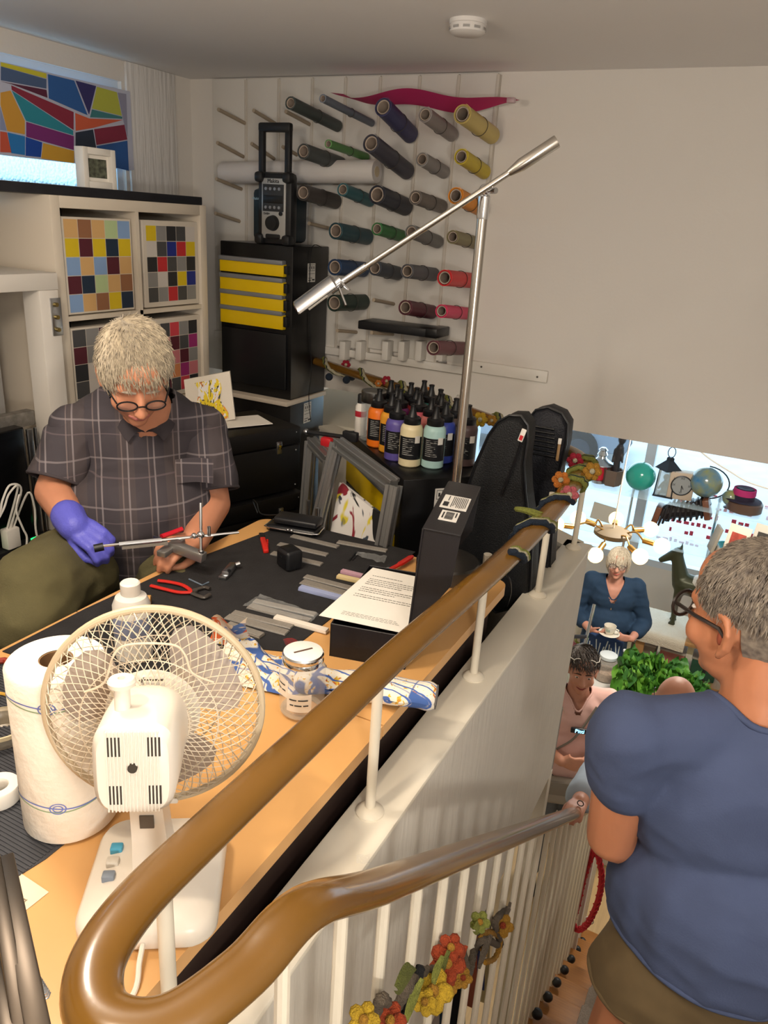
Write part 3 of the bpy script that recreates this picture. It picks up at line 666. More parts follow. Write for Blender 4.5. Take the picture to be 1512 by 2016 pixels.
B = [((742, 868), '#e8741a', 'orange', 'k', 'bright orange paint bottle beside the glass canister'),
     ((762, 882), '#e09a2c', 'amber', 'k', 'amber yellow paint bottle beside the bright orange one'),
     ((778, 900), '#5a4f97', 'violet', 'k', 'violet paint bottle between the amber and cream ones'),
     ((809, 911), '#dccfa8', 'cream', 'k', 'cream paint bottle at the front of the bottles'),
     ((854, 913), '#a9cdcb', 'mint', 'k', 'pale mint paint bottle at the front of the bottles'),
     ((884, 905), '#34449a', 'blue', 'k', 'royal blue paint bottle beside the mint one'),
     ((915, 908), '#4a3a3a', 'umber', 'k', 'dark umber paint bottle just behind the lamp pole'),
     ((790, 868), '#6b2b62', 'plum', None, 'plum paint bottle behind the violet one'),
     ((822, 880), '#b8525f', 'rose', None, 'rose paint bottle behind the cream one'),
     ((845, 886), '#c9746e', 'salmon', None, 'salmon paint bottle behind the mint one'),
     ((870, 880), '#b08a5c', 'ochre', None, 'ochre paint bottle behind the royal blue one'),
     ((770, 856), '#a04a20', 'rust', None, 'rust paint bottle behind the amber one'),
     ((806, 852), '#c03038', 'red', None, 'red paint bottle in the middle rows'),
     ((838, 860), '#2f8278', 'teal', None, 'teal paint bottle in the middle rows'),
     ((862, 862), '#355a3c', 'green', None, 'green paint bottle near the back of the group'),
     ((898, 884), '#5b4a44', 'brown', None, 'brown paint bottle right of the ochre one'),
     ((788, 842), '#33373c', 'grey', None, 'charcoal paint bottle in the back row by the canister'),
     ((820, 840), '#d9d6cf', 'white', None, 'white paint bottle in the back row'),
     ((848, 846), '#1c1d20', 'black', None, 'black paint bottle in the back row under the yarn rail')]
pos = [PZ(*b_[0], BZ) for b_ in B]+[PZ(722, 856, BZ), PZ(703, 848, BZ)]; rad = [.0350]*len(B)+[.0425, .021]
for it in range(200):        # let the bottles settle side by side on the cabinet top
    for i in range(len(pos)):
        for j in range(i):
            d = pos[i]-pos[j]; need = rad[i]+rad[j]+.0006
            if d.length < need: d = (d.normalized() if d.length > 1e-6 else vv)*(need-d.length); fi = .75 if j < 7 <= i else .5; pos[i] = pos[i]+d*fi; pos[j] = pos[j]-d*(1-fi)
    for i in range(len(pos)):
        q = pos[i]-A_; a_ = max(rad[i]+.004, min(.55-rad[i]-.004, q.dot(uu))); b_ = max(rad[i]+.004, min(.30-rad[i]-.004, q.dot(vv))); pos[i] = V(((A_+uu*a_+vv*b_).x, (A_+uu*a_+vv*b_).y, BZ))
for k_, (pp, c, n, lb, label) in enumerate(B): bottle(pos[k_], c, n, label, 1.0, lb)
p = pos[-2]
gj = thing('glass_canister', p, 'clear glass canister with steel lid among the bottles', 'jar')
cg = M('canister_glass', '#dfe6e6', .05, alpha=.22)
part('glass', MB().lathe([(.036, 0), (.040, .004), (.040, .125), (.037, .132)], 28, p), cg, gj)
part('lid', MB().lathe([(.041, .130), (.042, .132), (.042, .165), (.039, .169), (.001, .169)], 28, p), M('brushed_lid', '#8a8986', .3, 1), gj)
p = pos[-1]
sp = thing('spray_can', p, 'white spray bottle with red band and black cap at the left of the bottles', 'bottle')
part('body', MB().lathe([(.018, 0), (.020, .003), (.020, .10), (.014, .112)], 20, p), whitep, sp); part('cap', MB().lathe([(.014, .110), (.014, .14), (.012, .143)], 18, p), black_pl, sp)
part('band', MB().lathe([(.0203, .066), (.0206, .067), (.0206, .085), (.0203, .086)], 20, p, cap=False), M('band_red', '#b32434', .5), sp)
# ================================================================== aluminium profile frames, paintings, clamps
alu = M('aluminium', '#8d8d8c', .35, .75)
def profile(a, b, w, parent, side):
    """slotted square extrusion from a to b"""
    a, b = V(a), V(b); d = (b-a); L = d.length; d.normalize(); s_ = (V(side)-d*V(side).dot(d)).normalized(); n = d.cross(s_)
    RM = Matrix((d, s_, n)).transposed(); c = (a+b)/2; m = MB()
    m.box(c, (L, w*.72, w*.72), RM)
    for i in (-1, 1):
        for j in (-1, 1): m.box(c+s_*i*w*.345+n*j*w*.345, (L, w*.31, w*.31), RM, .0012, 1)
    return part('profile_bar', m, alu, parent, smooth=30)
af = thing('aluminium_frame', (-.95, 1.72, .35), 'leaning frame of slotted aluminium profile behind the table', 'frame')
tl_ = PY(664, 872, 1.80); tr_ = PY(776, 955, 1.70); bl_ = PY(618, 1060, 1.75); br_ = PY(748, 1110, 1.66); 
profile(tl_, tl_+(bl_-tl_)*1.6, .032, af, (1, 0, 0)); profile(tr_, tr_+(br_-tr_)*1.7, .036, af, (1, 0, 0)); profile(tl_, tr_, .034, af, (0, 0, 1)); 
profile(tl_+(bl_-tl_)*1.58, tr_+(br_-tr_)*1.68, .034, af, (0, 0, 1))
af2 = thing('aluminium_frame', (-1.15, 1.95, .3), 'second aluminium frame leaning further back against the black cabinet', 'frame')
a = PY(612, 868, 2.0); b = PY(648, 906, 1.93); profile(a, b, .032, af2, (0, 0, 1)); profile(a, a+V((0, -.05, -.55)), .03, af2, (1, 0, 0)); profile(b, b+V((0, -.05, -.55)), .03, af2, (1, 0, 0))
# painting leaning inside
lp = thing('splash_painting', (-.95, 1.8, .4), 'white painting with red, yellow and black strokes leaning behind the frame', 'painting')
a = PY(668, 950, 1.84); b = PY(752, 1016, 1.80); c_ = b+V((.0, -.10, -.5)); d_ = a+V((-.02, -.10, -.5)); nrm = (b-a).cross(d_-a).normalized()
if nrm.y > 0: nrm = -nrm
part('canvas', MB().add([a, b, c_, d_, a-nrm*.018, b-nrm*.018, c_-nrm*.018, d_-nrm*.018], [(0, 1, 2, 3), (7, 6, 5, 4), (0, 4, 5, 1), (1, 5, 6, 2), (2, 6, 7, 3), (3, 7, 4, 0)]), [sp2, pm[0]], lp, smooth=0)
# bar clamp and red clamp lying on top of the frames
bc = thing('bar_clamp', PY(660, 855, 2.0), 'black bar clamp with red pad hooked over the aluminium frames', 'clamp')
a = PY(603, 850, 2.0); b = PY(690, 862, 1.98); part('bar', MB().tube([a, b], .007, 8), black_pl, bc); part('jaw', MB().box(b+V((0, 0, .005)), (.05, .02, .03), None, .004), black_pl, bc)
p = PY(644, 870, 1.98); part('pad', MB().box(p, (.04, .025, .03), None, .008), M('clamp_red', '#c01f28', .4), bc); part('tip', MB().ball(a, .01, 10), steel, bc)
for i, (px, py, l) in enumerate(((606, 985, .1), (624, 1000, .1))):
    p = PY(px, py, 1.74); solo('steel_rod', MB().cyl(p-V((0, 0, .35)), p, .006, n=10), steel, ['taller', 'shorter'][i]+' grey steel rod standing behind the black pouch', 'rod', 'steel rods behind the table')
# ================================================================== gig bags
gb = M('gig_nylon', '#0b0d10', .6, bump=(260, .35)); gb2 = M('gig_nylon_navy', '#0a0c16', .55, bump=(260, .35))
def gigbag(name, outline, Yp, lean, th, mat, label):
    pts = [PY(x, y, Yp) for x, y in outline]; n = len(pts); cen = sum(pts, V((0, 0, 0)))/n
    t = thing(name, V((cen.x, Yp, 0)), label, 'bag')
    m = MB(); L = []
    for p in pts: L.append(p+V((0, (p.z-cen.z)*lean, 0)))
    rings = []
    for (k, off) in ((.90, -th/2), (1.0, -th*.33), (1.015, 0), (1.0, th*.33), (.90, th/2)):
        c = V((cen.x, Yp, cen.z)); rings.append([V((c.x+(p.x-c.x)*k, p.y+off, c.z+(p.z-c.z)*(1-(1-k)*.5))) for p in L])
    vs = [p for r_ in rings for p in r_]; fs = []
    for i in range(4):
        for j in range(n): q_ = (j+1) % n; fs.append((i*n+j, i*n+q_, (i+1)*n+q_, (i+1)*n+j))
    fs += [tuple(range(n)), tuple(4*n+j for j in range(n))[::-1]]
    m.add(vs, fs); part('body', m, mat, t, smooth=60)
    zp = MB().tube([V((cen.x+(p.x-cen.x)*1.0, p.y-th*.36, cen.z+(p.z-cen.z)*1.0)) for p in L], .004, 6, closed=True); part('piping', zp, black_s, t)
    return t, L, cen
g2, L, cen = gigbag('gig_bag', [(1040, 830), (1062, 803), (1085, 798), (1112, 810), (1124, 830), (1120, 870), (1108, 920), (1095, 1010), (1088, 1120), (1030, 1180), (1012, 1000)], 2.05, .0, .09, gb2, 'navy black padded gig bag, the taller of two, leaning in the corner')
for i in range(6):
    for j in range(4): pass
p = PY(1099, 890, 1.99); z_ = part('zip_pull', MB().box(p, (.008, .004, .05), None, .002), M('pull_tan', '#9a7a52', .5), g2); part('tag', MB().box(p+V((0, 0, .03)), (.009, .005, .016), None, .001), whitep, g2)
for i in range(7):
    a = PY(1045, 838+i*9, 1.998); b = PY(1092, 846+i*9, 1.998); part('grip_rib', MB().tube([a, b], .003, 6), black_s, g2)
g1, L, cen = gigbag('gig_bag', [(972, 850), (990, 825), (1012, 813), (1034, 814), (1047, 832), (1046, 862), (1040, 905), (1042, 960), (1055, 1060), (1050, 1180), (985, 1195), (900, 1130), (915, 1000), (945, 910)], 1.86, .0, .10, gb, 'black padded gig bag, the nearer of two, with red logo zip tag')
p = PY(1028, 857, 1.80); z_ = part('zip_pull', MB().box(p, (.013, .004, .034), (0, .25, 0), .002), whitep, g1); part('logo', MB().box(p+V((-.001, -.003, -.006)), (.008, .002, .012), (0, .25, 0)), M('logo_red', '#c4222c', .5), z_)
part('zip', MB().tube([PY(1034, 845, 1.803), PY(1020, 890, 1.803), PY(1005, 930, 1.803), PY(985, 975, 1.803)], .003, 6), black_s, g1)
# ================================================================== lamp
LY = 1.60
jt = PY(955, 375, LY); LX = jt.x
lpm = M('lamp_steel', '#b9b4ac', .22, 1)
lt = thing('desk_lamp', (LX, LY, T), 'tall brushed steel swing-arm lamp standing at the far table end', 'lamp')
part('base', MB().lathe([(.075, 0), (.078, .004), (.078, .035), (.074, .04), (.001, .04)], 36, (LX, LY, T)), M('lamp_base_dark', '#55524e', .25, .8), lt)
part('pole', MB().cyl((LX, LY, T+.03), (LX, LY, jt.z-.05), .011, n=18), lpm, lt)
part('collar', MB().lathe([(.0115, -.055), (.0125, -.05), (.0125, -.012), (.009, -.008), (.009, .002)], 18, jt), chrome, lt)
part('joint', MB().ball(jt, .013, 16), chrome, lt); part('joint_screw', MB().cyl(jt, jt+V((.028, -.012, .0)), .006, n=12), chrome, lt)
tip = PY(1097, 278, LY+.02); hd = PY(664, 562, LY-.12)
ad = (tip-hd).normalized()
part('arm', MB().cyl(hd, tip-ad*.06, .0062, n=14), lpm, lt); part('counterweight', MB().lathe([(.0065, 0), (.0075, .004), (.0125, .028), (.0125, .105), (.012, .107)], 20, tip-ad*.107, ad), lpm, lt)
part('arm_sleeve', MB().cyl(hd, hd+ad*.075, .008, n=14), chrome, lt)
h0 = PY(664, 560, LY-.12); h1 = PY(590, 615, LY-.16)
hdv = (h1-h0).normalized(); sd = hdv.cross(V((0, 0, 1))).normalized(); up_ = sd.cross(hdv)
m = MB(); prof = []; nn = 14
for k in range(nn+1):
    a = math.pi*k/nn; prof.append((math.cos(a)*.043, math.sin(a)*.026))
vs = []; L_ = (h1-h0).length
for u in (0, .03, .97, 1):
    sc_2 = .86 if u in (0, 1) else 1
    for x, z in prof: vs.append(h0+hdv*(L_*u)+sd*x*sc_2+up_*z*sc_2)
    for x, z in prof[::-1]: vs.append(h0+hdv*(L_*u)+sd*x*sc_2*.93+up_*(z*sc_2*.93-.002))
k2 = 2*(nn+1); fs = []
for i in range(3):
    for j in range(k2): q_ = (j+1) % k2; fs.append((i*k2+j, i*k2+q_, (i+1)*k2+q_, (i+1)*k2+j))
m.add(vs, fs+[tuple(range(nn+1)), tuple(3*k2+j for j in range(nn+1))])
part('shade', m, chrome, lt); part('socket', MB().cyl(h0-hdv*.012, h0+hdv*.02, .012, n=16), chrome, lt)
hp = PY(675, 575, LY-.13); part('grip_bar', MB().tube([PY(668, 568, LY-.13), PY(681, 602, LY-.15)], .003, 8).tube([PY(672, 556, LY-.125), PY(688, 572, LY-.135)], .003, 8), chrome, lt)
part('bulb', MB().cyl(h0+hdv*.03, h0+hdv*(L_*.8), .009, n=12), M('bulb_glass_off', '#d9d6cc', .2), lt)
# ================================================================== desk fan, seen from behind
def fan():
    C0 = PD(305, 1392, .985)                       # grille centre
    az = math.radians(33); tilt = math.radians(-6)
    a = V((-math.sin(az)*math.cos(tilt), math.cos(az)*math.cos(tilt), math.sin(tilt)))   # blowing direction
    sx = V((math.cos(az), math.sin(az), 0)); uy = sx.cross(a)
    bx = C0-a*.045; base = V((bx.x, bx.y, T+.0005))
    t = thing('desk_fan', base, 'white desk fan with round wire grille, seen from behind', 'fan')
    K = .92; fw_ = M('fan_white', '#e4dccf', .3); fg = M('fan_wire', '#cdbfa8', .4); Rg = .1375
    P = lambda x, y, z=0: C0+(sx*x+uy*y+a*z)*K
    # base: rounded square plate with a raised socket
    fb = []; 
    def rr(w, d, r, n=6):
        o = []
        for cx, cy, a0 in ((w-r, d-r, 0), (-w+r, d-r, 90), (-w+r, -d+r, 180), (w-r, -d+r, 270)):
            for k in range(n+1): q = math.radians(a0+90*k/n); o.append((cx+r*math.cos(q), cy+r*math.sin(q)))
        return o
    f2 = V((a.x, a.y, 0)).normalized(); s2 = V((f2.y, -f2.x, 0))
    bc = base-f2*.0
    rings = [(rr(.077, .086, .03), 0), (rr(.081, .090, .032), .006), (rr(.081, .090, .032), .022), (rr(.075, .084, .03), .033), (rr(.050, .054, .03), .040), (rr(.026, .026, .02), .043)]
    vs = []; n = len(rings[0][0])
    for ring, z in rings: vs += [bc+s2*x+f2*y+V((0, 0, z)) for x, y in ring]
    fs = [(i*n+j, i*n+(j+1) % n, (i+1)*n+(j+1) % n, (i+1)*n+j) for i in range(len(rings)-1) for j in range(n)]+[tuple(range(n))[::-1], tuple((len(rings)-1)*n+j for j in range(n))]
    part('base', MB().add(vs, fs), fw_, t, smooth=50)
    for i, c in enumerate(('#4b9fbf', '#cfc8bb', '#7f8996')):
        p = bc-s2*.052-f2*(-.025+.022*i)+V((0, 0, .040)); RMx = Matrix((s2, f2, V((0, 0, 1)))).transposed()
        part('speed_key', MB().box(p, (.015, .012, .013), RMx, .002), M('key_%d' % i, c, .4), t)
    # neck
    m = MB(); nb = bc+V((0, 0, .035)); nt_ = P(0, -.045, -.07)
    vs = []
    for p, w_, d_ in ((nb, .024, .020), (nb+(nt_-nb)*.4, .020, .017), (nt_, .017, .016)):
        vs += [p+s2*x*w_+f2*y*d_ for x, y in ((-1, -1), (1, -1), (1, 1), (-1, 1))]
    m.add(vs, [(i*4+j, i*4+(j+1) % 4, i*4+4+(j+1) % 4, i*4+4+j) for i in range(2) for j in range(4)]+[(3, 2, 1, 0), (8, 9, 10, 11)])
    nk = part('neck', m, fw_, t, smooth=20)
    pn = nb+(nt_-nb)*.6-f2*.0185; part('tilt_slot', MB().box(pn, (.016, .002, .018), Matrix((s2, f2, V((0, 0, 1)))).transposed()), M('slot_dark', '#5b5248', .6), nk)
    # motor housing: squarish rounded lathe tapering towards the grille
    m = MB(); rings = []
    for z, w_, h_, dy, ex in ((-.135, .040, .052, -.006, 4.), (-.128, .046, .058, -.005, 4), (-.085, .047, .058, -.004, 3.6), (-.05, .047, .054, 0, 3), (-.03, .05, .052, 0, 2.4), (-.018, .056, .056, 0, 2), (-.012, .060, .060, 0, 2)):
        r_ = []
        for k in range(32):
            q = 2*math.pi*k/32; c, s_ = math.cos(q), math.sin(q); e = 2/ex
            r_.append(P(math.copysign(abs(c)**e, c)*w_, math.copysign(abs(s_)**e, s_)*h_+dy, z))
        rings.append(r_)
    vs = [p for r_ in rings for p in r_]; n = 32
    m.add(vs, [(i*n+j, i*n+(j+1) % n, (i+1)*n+(j+1) % n, (i+1)*n+j) for i in range(len(rings)-1) for j in range(n)]+[tuple(range(n)), tuple((len(rings)-1)*n+j for j in range(n))])
    mt = part('motor_housing', m, fw_, t, smooth=45)
    RMa = Matrix((sx, uy, a)).transposed(); dk = M('vent_dark', '#3a342d', .7)
    for k in range(15):
        x = -.028+.004*k
        part('vent_rib', MB().box(P(x, -.006, -.1355), (.0016, .094, .003), RMa), fw_, mt)
        if k < 4 or k > 10:
            for yy in (.026, -.036): part('vent_slot', MB().box(P(x+.002, yy, -.1352), (.0018, .022, .0012), RMa), dk, mt)
    part('screw_hole', MB().cyl(P(0, 0, -.139), P(0, 0, -.134), .005, n=14), dk, mt)
    part('oscillation_knob', MB().lathe([(.0085, 0), (.0085, .03), (.014, .031), (.015, .036), (.013, .039), (.004, .0395), (.003, .036)], 20, P(-.018, .048, -.095), uy), fw_, mt)
    ar = M('arrow_dark', '#4d4438', .6)
    part('arrow', MB().add([P(-.012, .0565, -.036), P(-.006, .0585, -.03), P(-.006, .0575, -.034), P(.018, .0575, -.033), P(.018, .0575, -.039), P(-.006, .0575, -.038), P(-.006, .0560, -.042)], [(0, 1, 2), (0, 2, 5, 6), (2, 3, 4, 5)]), ar, mt, smooth=0, recalc=False)
    # grille: rim, hub rings, diamond wires front and back
    def circ(r_, z, n=72): return [P(r_*math.cos(2*math.pi*k/n), r_*math.sin(2*math.pi*k/n), z) for k in range(n)]
    part('rim', MB().tube(circ(Rg, 0), .0048, 10, closed=True), M('rim_beige', '#c4b294', .4), t)
    part('rim_clip', MB().box(P(.02, -Rg, 0), (.014, .008, .012), RMa, .002), fw_, t)
    for nm, sg in (('back_grille', -1), ('front_grille', 1)):
        m = MB(); N = 56 if sg < 0 else 44
        def pt(r_, q):
            d = math.sqrt(max(0, 1-(r_/Rg)**3))*.042
            return P(r_*math.cos(q), r_*math.sin(q), sg*d)
        for dr in (-1, 1):
            for k in range(N):
                q0 = 2*math.pi*k/N; pts = []
                for j in range(12):
                    u = j/11; r_ = .048+(Rg-.048)*u; z = u*.62*dr+.035*dr*math.sin(u*40)*.0
                    pts.append(pt(r_, q0+z))
                m.tube(pts, .00065, 4)
        for r_ in (.05, .085): m.tube([pt(r_, 2*math.pi*k/48) for k in range(48)], .0009, 4, closed=True)
        part(nm, m, fg, t, kind='stuff', smooth=0)
    # carrying wire
    part('handle_wire', MB().tube(catmull([P(-.075, .045, -.043), P(-.05, .06, -.047), P(-.038, .095, -.043), P(-.02, .107, -.04), P(.03, .107, -.04), P(.046, .095, -.043), P(.055, .072, -.046), P(.08, .057, -.042)], 5), .0014, 6), fg, t)
    # blades and hub
    bm_ = M('blade_grey', '#a89c93', .35, alpha=.93)
    part('hub', MB().cyl(P(0, 0, -.012), P(0, 0, .022), .030, n=24), bm_, t)
    for k in range(3):
        q0 = math.radians(40+120*k)
        def bl(u, v, k=k):
            r_ = .028+(.118-.028)*u; wd = (.45+.62*math.sin(min(1, u*1.15)*math.pi*.62)) if u < .9 else (.45+.62*math.sin(min(1, .9*1.15)*math.pi*.62))*(1-(u-.9)*2.5)
            q = q0+(v-.5)*2*wd*.62; return P(r_*math.cos(q), r_*math.sin(q), (v-.5)*.030)
        m = MB().grid(bl, 8, 8); part('blade', m, bm_, t, smooth=60, recalc=False)
    cp = bc-f2*.090+V((0, 0, .012))
    part('power_cord', MB().tube(catmull([cp, cp-f2*.02+V((0, 0, -.003)), cp-f2*.05+V((0, 0, -.010)), cp-f2*.09-s2*.02+V((0, 0, -.0098)), cp-f2*.2-s2*.06+V((0, 0, -.0098))], 6), .0032, 8), fw_, t)
fan()
# ================================================================== paper roll
def paper_roll():
    p = PZ(133, 1615, T); p = V((p.x-.004, p.y+.012, T+.0032)); rr_ = .062; hh = .248
    t = thing('paper_roll', p, 'big white kitchen paper roll standing beside the fan', 'paper roll')
    pm_ = M('tissue', '#f2eadb', .9, bump=(60, .25))
    part('paper', MB().lathe([(.024, .001), (rr_-.003, 0), (rr_, .004), (rr_, hh-.004), (rr_-.003, hh), (.021, hh)], 48, p, cap=False), pm_, t, smooth=50)
    part('core', MB().lathe([(.0215, .0), (.0215, hh-.001), (.0195, hh-.001), (.0195, 0)], 28, p, cap=False), M('cardboard', '#8a6a48', .85), t)
    bl_ = M('print_blue', '#6c7cc4', .8); gr_ = M('print_green', '#93ab86', .8)
    for z0, f0 in ((.062, 0), (.215, .5)):
        for mt_, dz, ph in ((bl_, 0, 0), (gr_, -.004, .9)):
            m = MB(); vs = []
            for k in range(97):
                q = 2*math.pi*k/96; z = z0+dz+.003*math.sin(q*3+ph)
                for e in (-.0009, .0009): vs.append(p+V((math.cos(q)*(rr_+.0004), math.sin(q)*(rr_+.0004), z+e)))
            m.add(vs, [(2*i, 2*i+2, 2*i+3, 2*i+1) for i in range(96)]); part('printed_line', m, mt_, t, smooth=0, recalc=False)
        for q0 in (3.95, 5.35):
            ring = MB()
            for r0 in (.010, .006):
                vs = []
                for k in range(25):
                    q = 2*math.pi*k/24
                    for e in (r0-.0008, r0+.0008): vs.append(p+V((math.cos(q0+e*math.cos(q)/rr_)*(rr_+.0005), math.sin(q0+e*math.cos(q)/rr_)*(rr_+.0005), z0-.001+e*.8*math.sin(q))))
                ring.add(vs, [(2*i, 2*i+2, 2*i+3, 2*i+1) for i in range(24)])
            part('printed_emblem', ring, bl_, t, smooth=0, recalc=False)
paper_roll()
# ================================================================== donation jar
def jar(p, label, s_=1.):
    t = thing('glass_jar', p, label, 'jar'); g = M('jar_glass', '#f2ece2', .03, alpha=.16)
    part('glass', MB().lathe([(.001, .002), (.032, .0005), (.038, .005), (.039, .012), (.039, .082), (.036, .092), (.031, .098), (.031, .104)], 36, p, cap=False), g, t, smooth=60)
    part('base_ring', MB().lathe([(.030, .001), (.037, .006), (.034, .010), (.026, .008)], 36, p, cap=False), M('jar_glass_base', '#cdbfa8', .1, alpha=.45), t)
    part('lid_band', MB().lathe([(.0335, .098), (.0350, .0995), (.0350, .105), (.0340, .107), (.0350, .109), (.0350, .1145), (.033, .117)], 36, p), chrome, t)
    part('lid', MB().lathe([(.0325, .116), (.0330, .1175), (.031, .1185), (.0005, .1185)], 36, p), M('lid_white', '#e9e6e0', .4), t)
    part('coin_slot', MB().box(p+V((0, 0, .1188)), (.034, .0035, .0008), (0, 0, math.radians(58))), M('slot_brown', '#5a4438', .6), t)
    for k, (a0, z0) in enumerate(((-2.2, .045), (-1.15, .022))):
        sf = lambda u, v, z0=z0, a0=a0, w_=.55, k_=.0006: p+V((math.cos(a0+(u-.5)*w_*2)*(.0390+k_), math.sin(a0+(u-.5)*w_*2)*(.0390+k_), z0+v*.034))
        o = part('jar_label', MB().grid(lambda u, v: sf(u, v), 8, 1), M('tape_label', '#ece4d6', .7, alpha=.92), t, 'pale paper label', smooth=60, recalc=False)
        g_ = MB()
        for i, (u0, u1, v0) in enumerate(((.12, .42, .66), (.48, .86, .66), (.15, .3, .36), (.34, .62, .36), (.68, .88, .36))):
            g_.grid(lambda u, v: sf(u0+(u1-u0)*u, v0+.07*v, k_=.0012), 4, 1)
        part('writing', g_, ink, o, smooth=0, recalc=False)
pj = PZ(594, 1398, T); jar(V((pj.x, pj.y, T+.0005)), 'clear donation jar with slotted white lid in front of the patterned cloth')
# ================================================================== patterned cloth and roll
def tilecloth():
    m = bpy.data.materials.new('tile_cloth'); m.use_nodes = True; nt = m.node_tree; b = nt.nodes['Principled BSDF']; b.inputs['Roughness'].default_value = .85
    tc = nt.nodes.new('ShaderNodeTexCoord'); N = nt.nodes; L = nt.links
    def node(k, **kw):
        n = N.new(k)
        for a_, v_ in kw.items():
            if a_ in n.inputs: n.inputs[a_].default_value = v_
            else: setattr(n, a_, v_)
        return n
    mp = node('ShaderNodeMapping'); L.new(tc.outputs['Object'], mp.inputs[0]); mp.inputs['Scale'].default_value = (16, 16, 16)
    vo = node('ShaderNodeTexVoronoi'); vo.distance = 'CHEBYCHEV'; vo.inputs['Scale'].default_value = 1.1; vo.inputs['Randomness'].default_value = .35; L.new(mp.outputs[0], vo.inputs['Vector'])
    n2 = node('ShaderNodeTexNoise'); n2.inputs['Scale'].default_value = 3.5; n2.inputs['Distortion'].default_value = 1.8; L.new(mp.outputs[0], n2.inputs['Vector'])
    wv = node('ShaderNodeTexWave'); wv.wave_type = 'RINGS'; wv.inputs['Scale'].default_value = 1.4; wv.inputs['Distortion'].default_value = 4; L.new(mp.outputs[0], wv.inputs['Vector'])
    prev = None; rgb = node('ShaderNodeRGB'); rgb.outputs[0].default_value = (*lin('#e3dccd'), 1); prev = rgb.outputs[0]
    for src, lo, hi, c in ((n2.outputs['Fac'], .60, .62, '#d9b43a'), (n2.outputs['Fac'], .66, .68, '#c8542e'), (wv.outputs['Fac'], .90, .95, '#4464a8'), (vo.outputs['Distance'], .42, .46, '#3f5f9f'), (n2.outputs['Fac'], .70, .72, '#23345f')):
        r_ = node('ShaderNodeValToRGB'); r_.color_ramp.elements[0].position = lo; r_.color_ramp.elements[1].position = hi; L.new(src, r_.inputs[0])
        x = node('ShaderNodeMixRGB'); L.new(r_.outputs[0], x.inputs[0]); L.new(prev, x.inputs[1]); x.inputs[2].default_value = (*lin(c), 1); prev = x.outputs[0]
    L.new(prev, b.inputs['Base Color']); return m
tcm = tilecloth()
pA = PZ(560, 1375, T+.03); pB = PZ(850, 1385, T+.045)
def roll_cloth():
    a_, b_ = V((-.64, .995, T+.026)), PZ(858, 1372, T+.028); d = (b_-a_).normalized(); s_ = d.cross(V((0, 0, 1))).normalized(); u_ = s_.cross(d)
    L_ = (b_-a_).length
    t = thing('cloth_roll', a_, 'rolled cloth with blue tile print reaching over the table edge', 'cloth roll')
    def f(u, v):
        q = 2*math.pi*v; w_ = .030+.004*math.sin(u*19)+.003*noise.noise(V((u*9, v*6, 2))); h_ = .023+.003*math.sin(u*13+1)
        ed = 1-.25*max(0, abs(u-.5)*2-.92)/.08
        return a_+d*L_*u+s_*math.cos(q)*w_*ed+u_*math.sin(q)*h_*ed
    m = MB().grid(f, 40, 28); m.add([f(0, k/28) for k in range(28)], [tuple(range(28))]); m.add([f(1, k/28) for k in range(28)], [tuple(range(28))[::-1]])
    part('outer', m, tcm, t, smooth=60)
    e = MB()
    for k in range(3): e.tube([a_+d*(L_+.001)+s_*math.cos(q/8*2*math.pi)*(.024-.007*k)+u_*math.sin(q/8*2*math.pi)*(.018-.005*k) for q in range(8)], .0016, 5, closed=True)
    part('rolled_layers', e, M('cloth_lining', '#6d6a66', .9), t)
roll_cloth()
def pouch():
    c = PZ(560, 1335, T); c = V((-.715, 1.005, T+.001))
    t = thing('floral_pouch', c, 'open floral and tile print fabric pouch lying crumpled beside the jar', 'pouch')
    def f(u, v):
        x = (u-.5)*.20; y = (v-.5)*.115; e = min(u, 1-u, v, 1-v)
        z = .004+.05*min(1, e*6)**.7*(.55+.45*math.sin(u*5.1+v*2))+.022*noise.noise(V((u*5, v*5, 1)))*min(1, e*8)
        q = math.radians(12); return c+V((x*math.cos(q)-y*math.sin(q), x*math.sin(q)+y*math.cos(q), max(.002, z)))
    part('body', MB().grid(f, 30, 22), tcm, t, smooth=80)
    def flap(u, v):
        x = -.115+.06*u; z = .03+.075*v+.01*math.sin(u*7); y = -.04+.02*math.sin(v*3+u*2)+.05*u
        return c+V((x+.02*v, y, z))
    m = MB().grid(flap, 10, 10); part('flap', m, splash_mat('floral_print', [('#d9622c', 16, .54, (1, 1, 1)), ('#4a6fb0', 20, .55, (1, 1, 1)), ('#b02a38', 24, .62, (1, 1, 1)), ('#e0b83a', 30, .64, (1, 1, 1))], 1, lin('#ded6c6')), t, smooth=60)
    def flap2(u, v):
        return c+V((.02+.12*u, .055-.03*v, .012+.045*(1-u)*v+.02*math.sin(u*6)*v+.01*v))
    part('lining', MB().grid(flap2, 12, 6), M('dark_floral', '#54464a', .9, var=(60, '#a33c3c')), t, smooth=60)
pouch()
